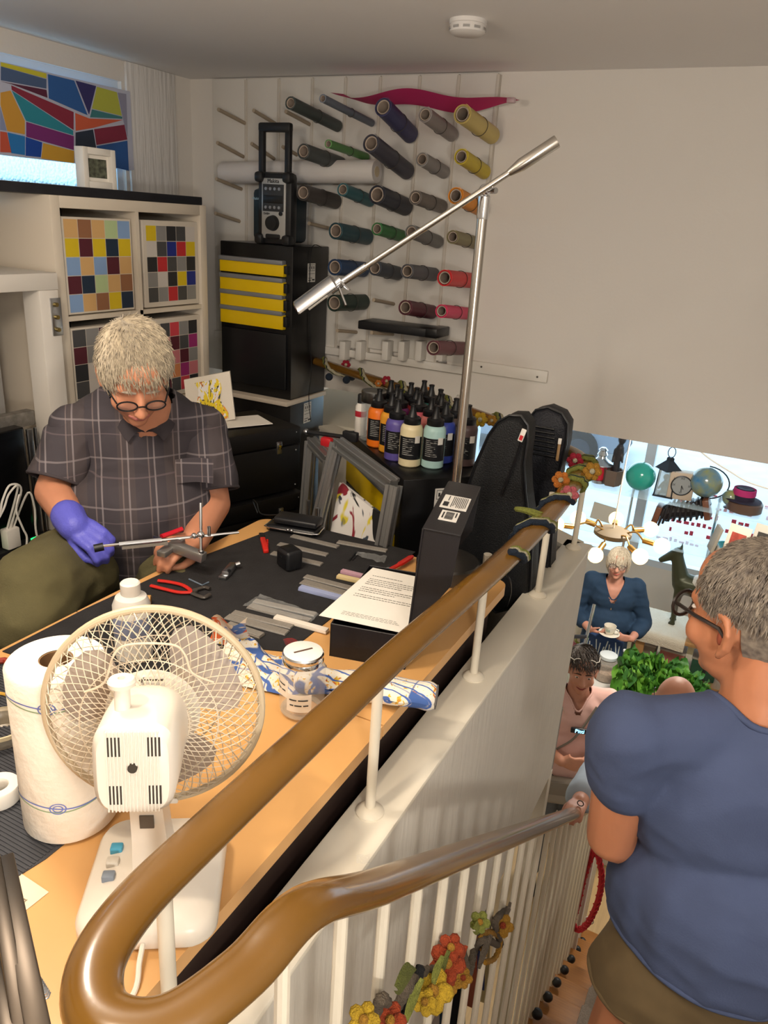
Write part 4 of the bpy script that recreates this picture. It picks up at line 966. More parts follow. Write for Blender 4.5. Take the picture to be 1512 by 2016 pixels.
# ================================================================== black gift box with open lid and letter
bxm = M('box_black', '#17161a', .45, bump=(300, .05))
BA = PZ(648, 1291, T); BB = PZ(797, 1319, T); BCn = PZ(925, 1208, T)
e1 = (BB-BA); e1.z = 0; bw = e1.length; e1.normalize(); e2 = V((-e1.y, e1.x, 0)); bd = .285; bh = .072
gbx = thing('gift_box', BA+e1*bw/2+e2*bd/2, 'open black cardboard box with hinged lid on the table edge', 'box')
RG = Matrix((e1, e2, V((0, 0, 1)))).transposed()
bc_ = BA+e1*bw/2+e2*bd/2; th_ = .003
part('base', MB().box(bc_+V((0, 0, th_/2)), (bw, bd, th_), RG), bxm, gbx)
for off, sz in ((-e2*(bd/2-th_/2), (bw, th_, bh)), (e2*(bd/2-th_/2), (bw, th_, bh)), (-e1*(bw/2-th_/2), (th_, bd, bh)), (e1*(bw/2-th_/2), (th_, bd, bh))):
    part('side', MB().box(bc_+off+V((0, 0, bh/2)), sz, RG, .001, 1), bxm, gbx)
# lid stands up on the right long side, leaning back over the rail side
lid0 = BB+V((0, 0, bh))+e1*.0; 
lup = (V((0, 0, 1))*math.cos(math.radians(3))+e1*math.sin(math.radians(3))).normalized(); lout = e2.cross(lup).normalized()
if lout.dot(e1) < 0: lout = -lout
lh = .222
ld = part('lid', MB().box(lid0+e2*bd/2+lup*lh/2, (bd, lh, .004), Matrix((e2, lup, e2.cross(lup))).transposed(), .001, 1), bxm, gbx)
fl = .068
RL = Matrix((e2, -lout, e2.cross(-lout))).transposed()
part('lid_flap', MB().box(lid0+e2*bd/2+lup*lh-lout*(-fl/2), (bd, fl, .004), RL, .001, 1), bxm, ld)
for s_ in (0, 1): 
    pts = [(0, 0), (lh, 0), (lh, fl), (lh*.55, fl*.96), (lh*.3, fl*.5)]
    o_ = lid0+e2*(0.002 if s_ == 0 else bd-.005); TT = Matrix.Translation(o_) @ Matrix((lup, lout, lup.cross(lout))).transposed().to_4x4()
    part('lid_cheek', MB().prism(pts, .003, TT), bxm, ld, smooth=0)
fc = lid0+lup*(lh+.0022)+lout*(fl*.5)
sticker(gbx, fc+e2*(bd*.28), -e2, lout, .052, .034, 'bar'); sticker(gbx, fc+e2*(bd*.55), -e2, lout, .075, .052, 'text')
# letter sheet on top of the box
lt_pts = [PZ(x, y, T+bh+.003) for x, y in ((628, 1212), (800, 1248), (826, 1137), (734, 1118))]
ltr = thing('letter_sheet', lt_pts[0], 'white typed letter lying across the open black box', 'paper')
k_ = V((0, 0, .0008)); part('sheet', MB().add(lt_pts+[p+k_ for p in lt_pts], [(3, 2, 1, 0), (4, 5, 6, 7), (0, 1, 5, 4), (1, 2, 6, 5), (2, 3, 7, 6), (3, 0, 4, 7)]), paperm, ltr, smooth=0)
ld2 = lambda u, v: lt_pts[3]+(lt_pts[2]-lt_pts[3])*u+(lt_pts[0]-lt_pts[3])*v+((lt_pts[1]-lt_pts[2])-(lt_pts[0]-lt_pts[3]))*u*v+k_*1.6
tx = MB(); rn = random.Random(4)
for j in range(12):
    v = .15+.035*j+(.03 if j > 0 else 0); u = .14
    if j in (5, 9): continue
    while u < (.94 if j % 4 else .7):
        w_ = rn.uniform(.02, .07); tx.quad(ld2(u, v), ld2(u+w_, v), ld2(u+w_, v+.009), ld2(u, v+.009)); u += w_+.012
for j in range(3):
    u = .2
    while u < .85: w_ = rn.uniform(.02, .05); tx.quad(ld2(u, .86+.022*j), ld2(u+w_, .86+.022*j), ld2(u+w_, .865+.022*j), ld2(u, .865+.022*j)); u += w_+.012
part('typed_text', tx, M('type_grey', '#6d6a66', .8), ltr, smooth=0, kind='stuff', recalc=False)
# ================================================================== sharpening stones and small tools
dia = M('diamond_plate', '#85827e', .45, .35, var=(220, .8)); dia2 = M('diamond_plate_pale', '#9b958c', .45, .3, var=(220, .85))
MZ = T+.0021
def slab_px(p0, p1, w, th, mat, label, name='sharpening_plate', cat='plate', group='sharpening plates', lift=0., edge=None):
    a_, b_ = PZ(*p0, MZ), PZ(*p1, MZ); d = (b_-a_); L_ = d.length; d.normalize(); s_ = V((-d.y, d.x, 0)); RM_ = Matrix((d, s_, V((0, 0, 1)))).transposed()
    c = (a_+b_)/2+V((0, 0, th/2+lift))
    if edge:
        t = thing(name, c-V((0, 0, th/2)), label, cat, group)
        part('carrier', MB().box(c-V((0, 0, th*.2)), (L_, w, th*.6), RM_, .0006, 1), mat, t); part('grit_strip', MB().box(c+V((0, 0, th*.3)), (L_*.985, w*.95, th*.4), RM_, .0004, 1), edge, t); return t
    return solo(name, MB().box(c, (L_, w, th), RM_, .0006, 1), mat, label, cat, group)
W6 = .024
slab_px((574, 1056), (666, 1078), W6*.8, .004, dia, 'grey plate nearest the black pouch', edge=dia2)
slab_px((664, 1068), (762, 1086), W6*.8, .004, dia, 'grey plate at the far right end of the mat', edge=dia2)
slab_px((548, 1072), (645, 1094), W6*.8, .004, dia, 'grey plate just behind the black cube', edge=dia2)
slab_px((535, 1090), (634, 1113), W6*.8, .0045, dia, 'grey plate half under the black cube', edge=dia2)
slab_px((594, 1146), (688, 1172), W6, .004, dia, 'upper grey plate of the pair beside the blue stone', edge=dia2)
slab_px((600, 1136), (692, 1160), W6*.8, .004, dia, 'grey plate between the blue stone and the coloured stones', edge=dia2)
slab_px((490, 1194), (610, 1225), W6, .004, dia, 'grey plate inside the clear plastic sleeve', edge=dia2)
slab_px((500, 1184), (622, 1212), W6*.7, .004, dia, 'narrow grey plate inside the clear plastic sleeve', edge=dia2)
slab_px((446, 1215), (566, 1248), W6*.9, .004, dia, 'long grey plate above the pale carrier near the fan', edge=dia2)
slab_px((458, 1207), (576, 1236), W6*.8, .004, dia, 'long grey plate behind its twin near the fan', edge=dia2)
slab_px((448, 1232), (516, 1255), W6*.8, .007, M('aluminium_carrier', '#9c9388', .4, .5), 'pale metal carrier plate half hidden by the fan', edge=dia2)
slab_px((541, 1218), (645, 1246), W6*.65, .008, M('stone_white', '#dfd6c8', .7), 'white sharpening stone pointing at the black box', 'sharpening_stone', 'stone', 'sharpening stones', edge=M('stone_white2', '#e6ddd0', .7))
slab_px((590, 1160), (690, 1186), W6*.7, .009, M('stone_blue', '#8d96b8', .7), 'light blue sharpening stone under the letter corner', 'sharpening_stone', 'stone', 'sharpening stones', edge=M('stone_blue2', '#98a2c6', .7))
slab_px((664, 1137), (712, 1148), W6*.6, .008, M('stone_yellow', '#cdb783', .7), 'cream yellow sharpening stone under the letter', 'sharpening_stone', 'stone', 'sharpening stones', edge=M('stone_yellow2', '#d6c292', .7))
slab_px((672, 1127), (716, 1138), W6*.6, .008, M('stone_pink', '#b38a9a', .7), 'pale pink sharpening stone beside the yellow one', 'sharpening_stone', 'stone', 'sharpening stones', edge=M('stone_pink2', '#bf98a6', .7))
clearp = M('clear_plastic', '#e9ecec', .12, alpha=.16, bump=(60, .8))
def film(pts, label, name='plastic_sleeve'):
    a_, b_, c2_, d2_ = [PZ(x, y, MZ+.006) for x, y in pts]
    f = lambda u, v: a_*(1-u)*(1-v)+b_*u*(1-v)+c2_*u*v+d2_*(1-u)*v+V((0, 0, .004+.006*noise.noise(V((u*6, v*4, 3)))))
    return solo(name, MB().grid(f, 16, 8), clearp, label, 'sleeve' if 'sleeve' in name else 'bag', smooth=80, recalc=False)
film([(478, 1196), (612, 1228), (628, 1212), (512, 1172)], 'clear plastic sleeve around two grey plates')
film([(700, 1096), (756, 1112), (762, 1098), (704, 1088)], 'small crumpled clear plastic bag beside the hex keys', 'plastic_bag')
# black cube
def cube():
    p = PZ(570, 1117, MZ); q = math.radians(-24); RM_ = Matrix.Rotation(q, 3, 'Z')
    t = thing('cube_gadget', p, 'small black cube gadget with rounded corners on the mat', 'gadget')
    c = p+V((0, 0, .026)); part('body', MB().box(c, (.052, .045, .050), RM_, .008, 3), black_pl, t)
    part('top_rim', MB().box(c+V((0, 0, .0245)), (.040, .034, .004), RM_, .002), black_s, t)
    part('front_panel', MB().box(c-RM_ @ V((0, .0225, 0)), (.040, .003, .036), RM_, .003), black_s, t)
    part('button', MB().box(c-RM_ @ V((0, .0242, -.008)), (.01, .002, .003), RM_), darksteel, t)
cube()
redm = M('tool_red', '#c4271f', .35)
# cutter knife
def seg(m, p0, p1, w, th, z0, r=.002):
    a_, b_ = PZ(*p0, z0), PZ(*p1, z0); d = (b_-a_); L_ = d.length; d.normalize(); s_ = V((-d.y, d.x, 0))
    return m.box((a_+b_)/2+V((0, 0, th/2)), (L_, w, th), Matrix((d, s_, V((0, 0, 1)))).transposed(), r)
ck = thing('utility_knife', PZ(520, 1072, MZ), 'red utility knife with black slider on the mat', 'knife')
part('handle', seg(MB(), (524, 1090), (517, 1064), .014, .011, MZ, .003), redm, ck); part('slider', seg(MB(), (518, 1066), (514, 1054), .012, .009, MZ), black_pl, ck)
for k in range(4): part('grip_ridge', seg(MB(), (528, 1084-5*k), (525, 1083-5*k), .003, .010, MZ, .001), redm, ck)
# slip joint pliers
pl = thing('pliers', PZ(355, 1160, MZ), 'red handled slip joint pliers on the mat in front of the fan', 'pliers')
z1 = MZ+.006
def limb(px, r): return MB().tube(catmull([PZ(x, y, z1) for x, y in px], 5), r, 10, flat=.7)
part('handle', limb([(297, 1153), (325, 1160), (352, 1166), (378, 1166)], .0048), redm, pl); part('handle', limb([(311, 1143), (335, 1146), (362, 1153), (382, 1168)], .0048), redm, pl)
jm = M('plier_steel', '#6a6560', .4, .8)
part('jaw', limb([(374, 1164), (388, 1160), (402, 1156), (413, 1159)], .0045), jm, pl); part('jaw', limb([(378, 1168), (390, 1173), (402, 1176), (413, 1170)], .005), jm, pl)
part('pivot', MB().cyl(PZ(384, 1167, z1)+V((0, 0, -.004)), PZ(384, 1167, z1)+V((0, 0, .007)), .006, n=14), jm, pl)
# hex keys
def hexkey(pts, r, label, mat, group='hex keys'): return solo('hex_key', MB().tube([PZ(x, y, MZ+r) for x, y in pts], r, 6), mat, label, 'hex key', group)
hexkey([(372, 1140), (398, 1152), (411, 1146)], .0018, 'blue hex key lying beside the red pliers', M('hexkey_blue', '#8fa3b8', .3, .6))
hexkey([(687, 1104), (700, 1088), (712, 1090)], .002, 'larger steel hex key by the plastic bag', darksteel); hexkey([(694, 1103), (704, 1092), (708, 1093)], .0015, 'smaller steel hex key by the plastic bag', darksteel)
# small clamp
sc2 = thing('steel_clamp', PZ(452, 1128, MZ), 'small steel clamp block with round screw on the mat', 'clamp')
part('body', seg(MB(), (443, 1138), (460, 1118), .018, .016, MZ, .003), steel, sc2); part('jaw', seg(MB(), (437, 1142), (450, 1130), .020, .008, MZ, .002), steel, sc2)
p = PZ(464, 1112, MZ+.012); part('screw', MB().cyl(p, p+V((.006, .008, .002)), .006, n=14), chrome, sc2); p = PZ(451, 1124, MZ+.018); part('dial', MB().cyl(p, p+V((0, 0, .003)), .004, n=12), darksteel, sc2)
# kitchen knife with red handle at the mat's right edge
kn = thing('kitchen_knife', PZ(780, 1112, T), 'kitchen knife with red handle near the box', 'knife')
part('handle', MB().tube(catmull([PZ(x, y, T+.012) for x, y in ((770, 1120), (785, 1112), (800, 1103), (812, 1095))], 5), [.006]*6+[.008]*8+[.006, .005], 10, flat=.7), redm, kn)
a_, b_ = PZ(772, 1118, T+.008), PZ(690, 1156, T+.008); s_ = V((.010, .006, 0)); part('blade', MB().add([a_-s_, b_, a_+s_, a_-s_+V((0, 0, .002)), b_+V((0, 0, .001)), a_+s_+V((0, 0, .002))], [(0, 2, 1), (3, 4, 5), (0, 1, 4, 3), (1, 2, 5, 4), (2, 0, 3, 5)]), steel, kn, smooth=0)
# cork piece and bottle cap, white tube behind the fan
p = PZ(268, 1181, MZ+.010); q_ = PZ(297, 1181, MZ+.010); co = thing('wooden_plug', p, 'short tan wooden plug lying behind the fan', 'plug')
part('body', MB().cyl(p, q_, .0105, n=20), M('plug_tan', '#c49556', .7), co); dd = (q_-p).normalized(); part('bore', MB().cyl(q_, q_+dd*.0008, .006, n=16), M('bore_tan', '#8a6232', .8), co)
p = PZ(262, 1330, T); p = V((p.x-.045, p.y+.05, T+.0022))
sb = thing('squeeze_bottle', p, 'white bottle with yellow label standing behind the fan grille', 'bottle')
part('body', MB().lathe([(.030, 0), (.034, .004), (.034, .11), (.028, .125), (.016, .131)], 24, p), M('bottle_white', '#ddd4c4', .4), sb); part('cap', MB().lathe([(.017, .130), (.018, .132), (.018, .152), (.015, .155), (.001, .155)], 20, p), whitep, sb)
part('label', MB().lathe([(.0343, .05), (.0346, .051), (.0346, .09), (.0343, .091)], 24, p, cap=False), M('label_slate', '#7d86a0', .5), sb)
p = PZ(345, 1400, T); p = V((p.x-.02, p.y+.05, T)); yb = thing('glue_bottle', p, 'small yellow and blue bottle behind the fan blades', 'bottle')
part('body', MB().lathe([(.015, 0), (.017, .003), (.017, .05), (.013, .06)], 18, p), M('glue_yellow', '#e3b91e', .4), yb); part('cap', MB().lathe([(.009, .06), (.008, .075), (.005, .09)], 14, p), M('glue_blue', '#3a8fb5', .4), yb)
# black purse with steel clasp frame and tablet case on it
pc = PZ(580, 1045, MZ); e_ = V((math.cos(math.radians(-13)), math.sin(math.radians(-13)), 0))*1.0; qz = math.atan2(*( (PZ(628, 1052, MZ)-PZ(530, 1036, MZ)).to_2d().yx )); RP = Matrix.Rotation(qz, 3, 'Z')
pu = thing('clasp_purse', pc, 'black clasp purse with steel frame at the far mat edge', 'purse')
pl_ = (PZ(628, 1052, MZ)-PZ(530, 1036, MZ)).length
part('body', MB().box(pc+V((0, 0, .010)), (pl_, .062, .018), RP, .008, 3), black_s, pu)
part('clasp_frame', MB().tube([pc+RP @ V((x, y, .012)) for x, y in ((-pl_/2-.002, .026), (-pl_/2-.004, -.026), (-pl_/2+.01, -.033), (pl_/2-.01, -.033), (pl_/2+.004, -.026), (pl_/2+.002, .026))], .0022, 8), chrome, pu)
for s_ in (-1, 1): part('clasp_ball', MB().ball(pc+RP @ V((s_*.005, -.036, .015)), .0045, 10), chrome, pu)
gc = pc+RP @ V((.008, .006, .0205)); hd_ = thing('padded_case', gc, 'black padded case lying on the clasp purse', 'case')
part('shell', MB().box(gc+V((0, 0, .010)), (pl_*.86, .058, .018), RP, .006, 3), black_pl, hd_); part('seam', MB().box(gc+V((0, 0, .010)), (pl_*.865, .0585, .0015), RP), black_s, hd_)
solo('thin_cable', MB().tube(catmull([gc+RP @ V((-.05, .02, .012)), PZ(515, 1012, MZ+.01), PY(505, 990, 1.70), PY(497, 985, 1.72), PY(507, 1010, 1.72)], 6), .0018, 6), black_pl, 'thin black cable rising from the padded case', 'cable')
# things at the left and bottom edge of the table
p = PZ(0, 1572, T+.003); tp = thing('tape_ring', p, 'roll of white tape beside the paper roll', 'tape')
part('ring', MB().lathe([(.014, 0), (.027, 0), (.028, .002), (.028, .022), (.027, .024), (.014, .024), (.013, .022), (.013, .002), (.014, 0)], 30, p, cap=False), M('tape_white', '#efe8dc', .4), tp)
p = PZ(5, 1455, T); sv = thing('plastic_bowl', p, 'shallow clear plastic bowl with a ribbed rim left of the paper roll', 'bowl')
part('bowl', MB().lathe([(.03, .002), (.034, .004), (.040, .028), (.042, .030), (.040, .031), (.036, .028)], 30, p, cap=False), M('bowl_beige', '#a89a80', .3, alpha=.6), sv); part('rim', MB().lathe([(.0405, .024), (.043, .0245), (.043, .031), (.0405, .0315)], 30, p, cap=False), M('rim_cream', '#c8b794', .4), sv)
solo('pliers_grip', MB().tube([PZ(-8, 1302, T+.008), PZ(8, 1300, T+.008), PZ(16, 1303, T+.008)], .006, 8), M('grip_redbrown', '#8c2f22', .5), 'dark red tool grip poking in at the left table edge', 'tool')
solo('pencil', MB().cyl(PZ(-6, 1364, T+.004), PZ(14, 1368, T+.004), .003, n=6), M('pencil_ochre', '#c79a3e', .5), 'ochre pencil end left of the paper roll', 'pencil')
lp_ = [PZ(x, y, T+.0005) for x, y in ((8, 1698), (96, 1757), (38, 1803), (-40, 1760))]
nt_ = thing('note_paper', lp_[0], 'cream note paper with handwriting on the near table edge', 'paper')
part('sheet', MB().add(lp_+[p+k_ for p in lp_], [(3, 2, 1, 0), (4, 5, 6, 7), (0, 1, 5, 4), (1, 2, 6, 5), (2, 3, 7, 6), (3, 0, 4, 7)]), M('note_cream', '#e9d9bb', .8), nt_, smooth=0)
textmesh('Ra', .014, M('pencil_grey', '#8a7a64', .8), nt_, PZ(40, 1776, T+.0018), (lp_[1]-lp_[2]), V((0, 0, 1)).cross(lp_[1]-lp_[2]), 'handwriting', .0001)
# dark metal stand folded at the near left corner
ms = thing('metal_stand', PZ(40, 1900, T), 'dark folded metal stand leaning in at the bottom left corner', 'stand')
for i, (a_, b_, w_) in enumerate((((8, 1690), (78, 2040), .016), ((-14, 1690), (50, 2060), .012), ((-30, 1800), (20, 2060), .012))):
    pa, pb = PD(*a_, .80), PD(*b_, .66); d = (pb-pa).normalized(); s_ = d.cross(RAY(30, 1850)).normalized(); part('bar', MB().box((pa+pb)/2, ((pb-pa).length, w_, .008), Matrix((d, s_, d.cross(s_))).transposed(), .0015), M('gunmetal', '#4d453d', .35, .8), ms)
p0_, p1_ = PD(66, 1925, .70), PD(88, 1962, .69); part('spring', MB().tube([p0_+(p1_-p0_)*(k/60)+V((math.cos(k*.9)*.004, math.sin(k*.9)*.004, 0)) for k in range(61)], .0008, 5), steel, ms)

solo('lamp_cable', MB().tube(catmull([PZ(968, 1125, T+.004), PZ(990, 1128, T+.02), PZ(1003, 1140, T+.03), PZ(1006, 1165, T-.03), PZ(998, 1195, T-.12)], 6), .0022, 6), black_pl, 'black cable curling off the far table corner', 'cable')
solo('clear_tape', MB().grid(lambda u, v: PZ(702+26*u, 1700-18*v, PT+.001)+V((0, 0, .0015*math.sin(u*9+v*5))), 5, 3), clearp, 'scrap of clear tape stuck on the parapet top', 'tape', smooth=60, recalc=False)
# ================================================================== peg wall with material rolls
PW = 2.982
pw = thing('peg_wall', (-1.75, PW, .95), 'white peg boards with wooden dowels on the far wall', 'peg wall')
ex = [PY(x, 249, PW).x for x in (418, 485, 549, 614, 678, 745, 821, 896, 972)]
pb_m = M('pegboard_white', '#d6d2cb', .6, var=(4, .96))
for i in range(8):
    zb = .955+.01*((i*7) % 3)
    part('board', MB().b2((ex[i]+.003, PW, zb), (ex[i+1]-.003, 3.0, 2.025), .002), pb_m, pw)
    part('lath', MB().b2((ex[i+1]-.006, PW-.006, .95), (ex[i+1]+.006, 3.0, 2.02), .001), M('lath_beige', '#c6bfb4', .6), pw)
part('lower_rail', MB().b2((ex[0], PW-.012, .925), (ex[8], 3.0, .957), .002), pb_m, pw)
dow = M('dowel_wood', '#a1927e', .6)
def cp(x, y): return (400+x*600/1512, 150+y*600/1512)
def peg_line(f, b):
    B_ = PY(*cp(*b), PW); F_ = PX(*cp(*f), B_.x); L_ = B_.y-F_.y
    if L_ > .42: F_ = B_+(F_-B_)*(.42/L_)
    if L_ < .1: F_ = B_+V((0, -.2, .03))
    return F_, B_
for f, b in (((75, 165), (210, 235)), ((250, 170), (365, 240)), ((410, 175), (530, 240)), ((70, 330), (200, 400)), ((240, 335), (352, 410)), ((65, 510), (190, 560)), ((60, 680), (180, 720)), ((395, 350), (465, 390)), ((400, 700), (495, 750)), ((525, 730), (625, 755)), ((845, 1110), (945, 1130)), ((665, 1262), (760, 1270)), ((835, 1272), (940, 1280))):
    F_, B_ = peg_line(f, b); part('dowel', MB().cyl(B_, F_, .0075, n=10), dow, pw)
for x in (720, 800, 930, 1010, 1095, 1200): # small blocks at the foot of the boards
    p = PY(*cp(x, 1345), PW); part('foot_block', MB().b2((p.x-.014, PW-.055, p.z-.05), (p.x+.014, PW, p.z+.03), .002), pb_m, pw)
ROLLS = [
 ((432, 132), (680, 255), 25, '#3a4240', 'charcoal green', 'long charcoal green roll at the top left of the pegs'), ((592, 110), (850, 240), 16, '#5f6672', 'grey blue', 'thin grey blue roll in the top row'),
 ((892, 152), (1035, 298), 38, '#3a3a5e', 'indigo', 'indigo roll in the top row'), ((1100, 190), (1240, 295), 31, '#8d8684', 'warm grey', 'warm grey roll in the top row beside the pale yellow one'),
 ((1285, 187), (1440, 300), 38, '#bda964', 'straw', 'pale straw yellow roll at the top right'), ((497, 372), (690, 440), 31, '#454a4a', 'slate', 'slate grey roll above the white paper roll'),
 ((620, 335), (820, 405), 17, '#4f8046', 'leaf green', 'thin leaf green roll in the second row'), ((832, 332), (1020, 480), 38, '#3c3c48', 'anthracite', 'anthracite roll with tie in the second row'),
 ((1085, 412), (1200, 480), 29, '#8a8785', 'mid grey', 'mid grey roll in the second row'), ((1280, 398), (1400, 480), 32, '#b8a31f', 'yellow', 'bright yellow roll in the second row'),
 ((495, 577), (665, 625), 33, '#3f3a38', 'dark brown', 'dark brown roll beside the radio'), ((692, 562), (835, 622), 27, '#2f6068', 'petrol', 'petrol roll in the third row'),
 ((862, 587), (1010, 652), 40, '#2b2d38', 'ink', 'ink blue roll tied with cord in the third row'), ((1052, 602), (1190, 650), 30, '#6b6560', 'taupe', 'taupe roll in the third row'),
 ((1252, 592), (1385, 662), 35, '#d38317', 'orange', 'orange roll behind the lamp joint'), ((657, 767), (820, 800), 36, '#22444d', 'dark teal', 'dark teal roll in the fourth row'),
 ((862, 757), (990, 795), 27, '#2f6d38', 'green', 'green roll in the fourth row'), ((1032, 772), (1170, 825), 30, '#6c6c6a', 'ash grey', 'ash grey roll crossed by the lamp arm'),
 ((1237, 797), (1360, 830), 29, '#756d4d', 'olive', 'olive roll at the right of the fourth row'), ((652, 947), (800, 960), 36, '#1f3c62', 'blue', 'blue roll in the fifth row behind the lamp arm'),
 ((852, 952), (970, 980), 32, '#363c46', 'graphite', 'graphite roll in the fifth row'), ((1012, 967), (1150, 985), 32, '#53545a', 'steel grey', 'steel grey roll in the fifth row'),
 ((1197, 1000), (1340, 1015), 36, '#c02428', 'red', 'red roll in the fifth row'), ((650, 1125), (800, 1120), 38, '#1c3028', 'bottle green', 'bottle green roll behind the lamp head'),
 ((1002, 1147), (1140, 1172), 34, '#57202e', 'wine', 'wine red roll in the sixth row with a loose end'), ((1182, 1165), (1315, 1178), 30, '#c02a55', 'magenta', 'magenta pink roll in the sixth row'),
 ((1142, 1347), (1290, 1350), 34, '#5e2a34', 'burgundy', 'burgundy roll lowest on the pegs')]
inn = M('roll_core', '#a8988a', .8)
for f, b, r_, c, n, label in ROLLS:
    F_, B_ = peg_line(f, b); B_ = B_+(F_-B_)*.06; rr_ = r_*.00083*((CAM-F_).length/2.9); d = (F_-B_).normalized(); L_ = (F_-B_).length
    t = thing('material_roll', B_-V((0, 0, rr_)), label, 'roll', 'material rolls on the peg wall')
    rmat = M('roll_'+n.replace(' ', '_'), c, .45)
    # spiral wound sheet
    X_, Y_, Z_ = frame(d); m = MB(); prof = []; N_ = 64
    for k in range(N_+1):
        q = k/N_*2*math.pi*2.2; rad = rr_*(.78+.22*k/N_); prof.append(X_*math.cos(q)*rad+Y_*math.sin(q)*rad)
    m.strip(prof, B_, d*L_); part('sheet', m, rmat, t, smooth=60, recalc=False)
    e = MB().tube([F_+p for p in prof], .0009, 4); part('edge', e, M('roll_edge_'+n.replace(' ', '_'), [min(1, x*1.5+.02) for x in lin(c)], .6), t, smooth=0)
    part('core', MB().lathe([(rr_*.72, 0), (rr_*.74, L_*.995), (rr_*.62, L_*.99), (rr_*.60, 0)], 20, B_, d, cap=False), inn, t)
    part('tie', MB().tube([B_+d*L_*.45+X_*math.cos(q/20*2*math.pi)*(rr_+.001)+Y_*math.sin(q/20*2*math.pi)*(rr_+.001) for q in range(20)], .0012, 4, closed=True), M('tie_dark', '#3c3732', .7), t, smooth=0)
# white paper roll lying across the dowels
a_ = PY(440, 340, 2.905); b_ = PY(742, 338, 2.905)
wr = thing('paper_tube', a_, 'long white paper roll lying across the dowels behind the radio', 'paper roll')
d = (b_-a_).normalized(); L_ = (b_-a_).length
part('paper', MB().lathe([(.042, 0), (.044, .004), (.044, L_-.004), (.042, L_), (.004, L_)], 32, a_, d), M('roll_paper', '#d5d0cc', .7), wr); part('core', MB().lathe([(.020, L_-.001), (.020, L_+.001), (.017, L_+.001), (.001, L_+.0005)], 20, a_, d), M('core_cream', '#c9b99a', .7), wr)
X_, Y_, Z_ = frame(d); part('loose_edge', MB().grid(lambda u, v: a_+d*(.02+(L_-.02)*u)+Y_*(.042+.004*v)+X_*(.01+.03*v), 4, 2), _M['roll_paper'], wr, smooth=60)
# flat black box on low dowels
a_ = PY(*cp(770, 1232), 2.84); b_ = PY(*cp(1155, 1280), 2.84); d = (b_-a_).normalized(); RMf = Matrix((d, V((-d.y, d.x, 0)).normalized(), d.cross(V((-d.y, d.x, 0)).normalized()))).transposed()
fbx = thing('flat_case', (a_+b_)/2, 'flat black case resting on the low dowels', 'case')
part('body', MB().box((a_+b_)/2+V((0, .06, 0)), ((b_-a_).length, .13, .034), RMf, .004), black_pl, fbx); part('end_strap', MB().box(b_+V((-.02, .06, .001)), (.05, .134, .037), RMf, .004), black_s, fbx)
# pink roll held up under the ceiling
def pink():
    a_ = PY(655, 185, 2.86); b_ = PY(1008, 205, 2.86); t = thing('pink_sheet', a_, 'pink sheet hanging in folds just under the ceiling above the rolls', 'sheet')
    m = MB().grid(lambda u, v: a_+(b_-a_)*u+V((0, -.10*v+.0, -.03*math.sin(u*math.pi*1.0)*(1-v)*1.2-.012*math.sin(u*11)-.012*v*math.sin(u*6+1)+.035*(1-abs(2*u-1))*0))+V((0, .08, .012)), 40, 8)
    part('sheet', m, M('pink_felt', '#c22a68', .8), t, smooth=80)
    part('clip', MB().box(b_+V((-.004, .0, .012)), (.03, .02, .018), None, .004), M('clip_clear', '#c9b0b4', .3, alpha=.7), t)
pink()
# smoke detector
sd = PZ(922, 40, 2.03); sm = thing('smoke_detector', sd, 'round white smoke detector on the ceiling', 'smoke detector')
part('base', MB().lathe([(.052, 0), (.052, -.010), (.049, -.012)], 36, sd), M('detector_white', '#d8d5d2', .5), sm); part('cover', MB().lathe([(.049, -.011), (.050, -.013), (.049, -.030), (.040, -.036), (.001, -.037)], 36, sd), M('detector_white', '#d8d5d2', .5), sm)
for k in range(10): q = 2*math.pi*k/10; part('vent', MB().box(sd+V((math.cos(q)*.0498, math.sin(q)*.0498, -.022)), (.003, .018, .006), (0, 0, q)), M('detector_vent', '#9a9896', .6), sm)
# ================================================================== yarn garlands
def yarn(n, c): return M('yarn_'+n, c, .95, bump=(420, .9), var=(180, .75))
Y = {'olive': yarn('olive', '#8f9442'), 'navy': yarn('navy', '#1d2b3c'), 'cream': yarn('cream', '#cfc7a8'), 'red': yarn('red', '#b0223a'), 'orange': yarn('orange', '#cf7a2c'), 'yellow': yarn('yellow', '#d0aa2c'), 'mustard': yarn('mustard', '#b8862c'), 'pink': yarn('pink', '#c0626a'), 'white': yarn('white', '#d8d3cb'), 'taupe': yarn('taupe', '#6d6152'), 'moss': yarn('moss', '#6b7030'), 'rust': yarn('rust', '#a8431f'), 'black': yarn('black', '#1c1b1d')}
def flower(t, c, r_, mat, n, petals=6, cen='yellow'):
    X_, Y_, Z_ = frame(n); m = MB()
    for k in range(petals):
        q = 2*math.pi*k/petals; o = X_*math.cos(q)+Y_*math.sin(q)
        m.ball(V(c)+o*r_*.55+Z_*r_*.10*(-1)**k, r_*.52, 8, Matrix((o, Z_.cross(o), Z_)).transposed() @ Matrix.Diagonal((1, .9, .38)))
    f_ = part('flower', m, Y[mat], t, smooth=80); part('flower_centre', MB().ball(V(c)+Z_*r_*.3, r_*.32, 8), Y[cen], f_)
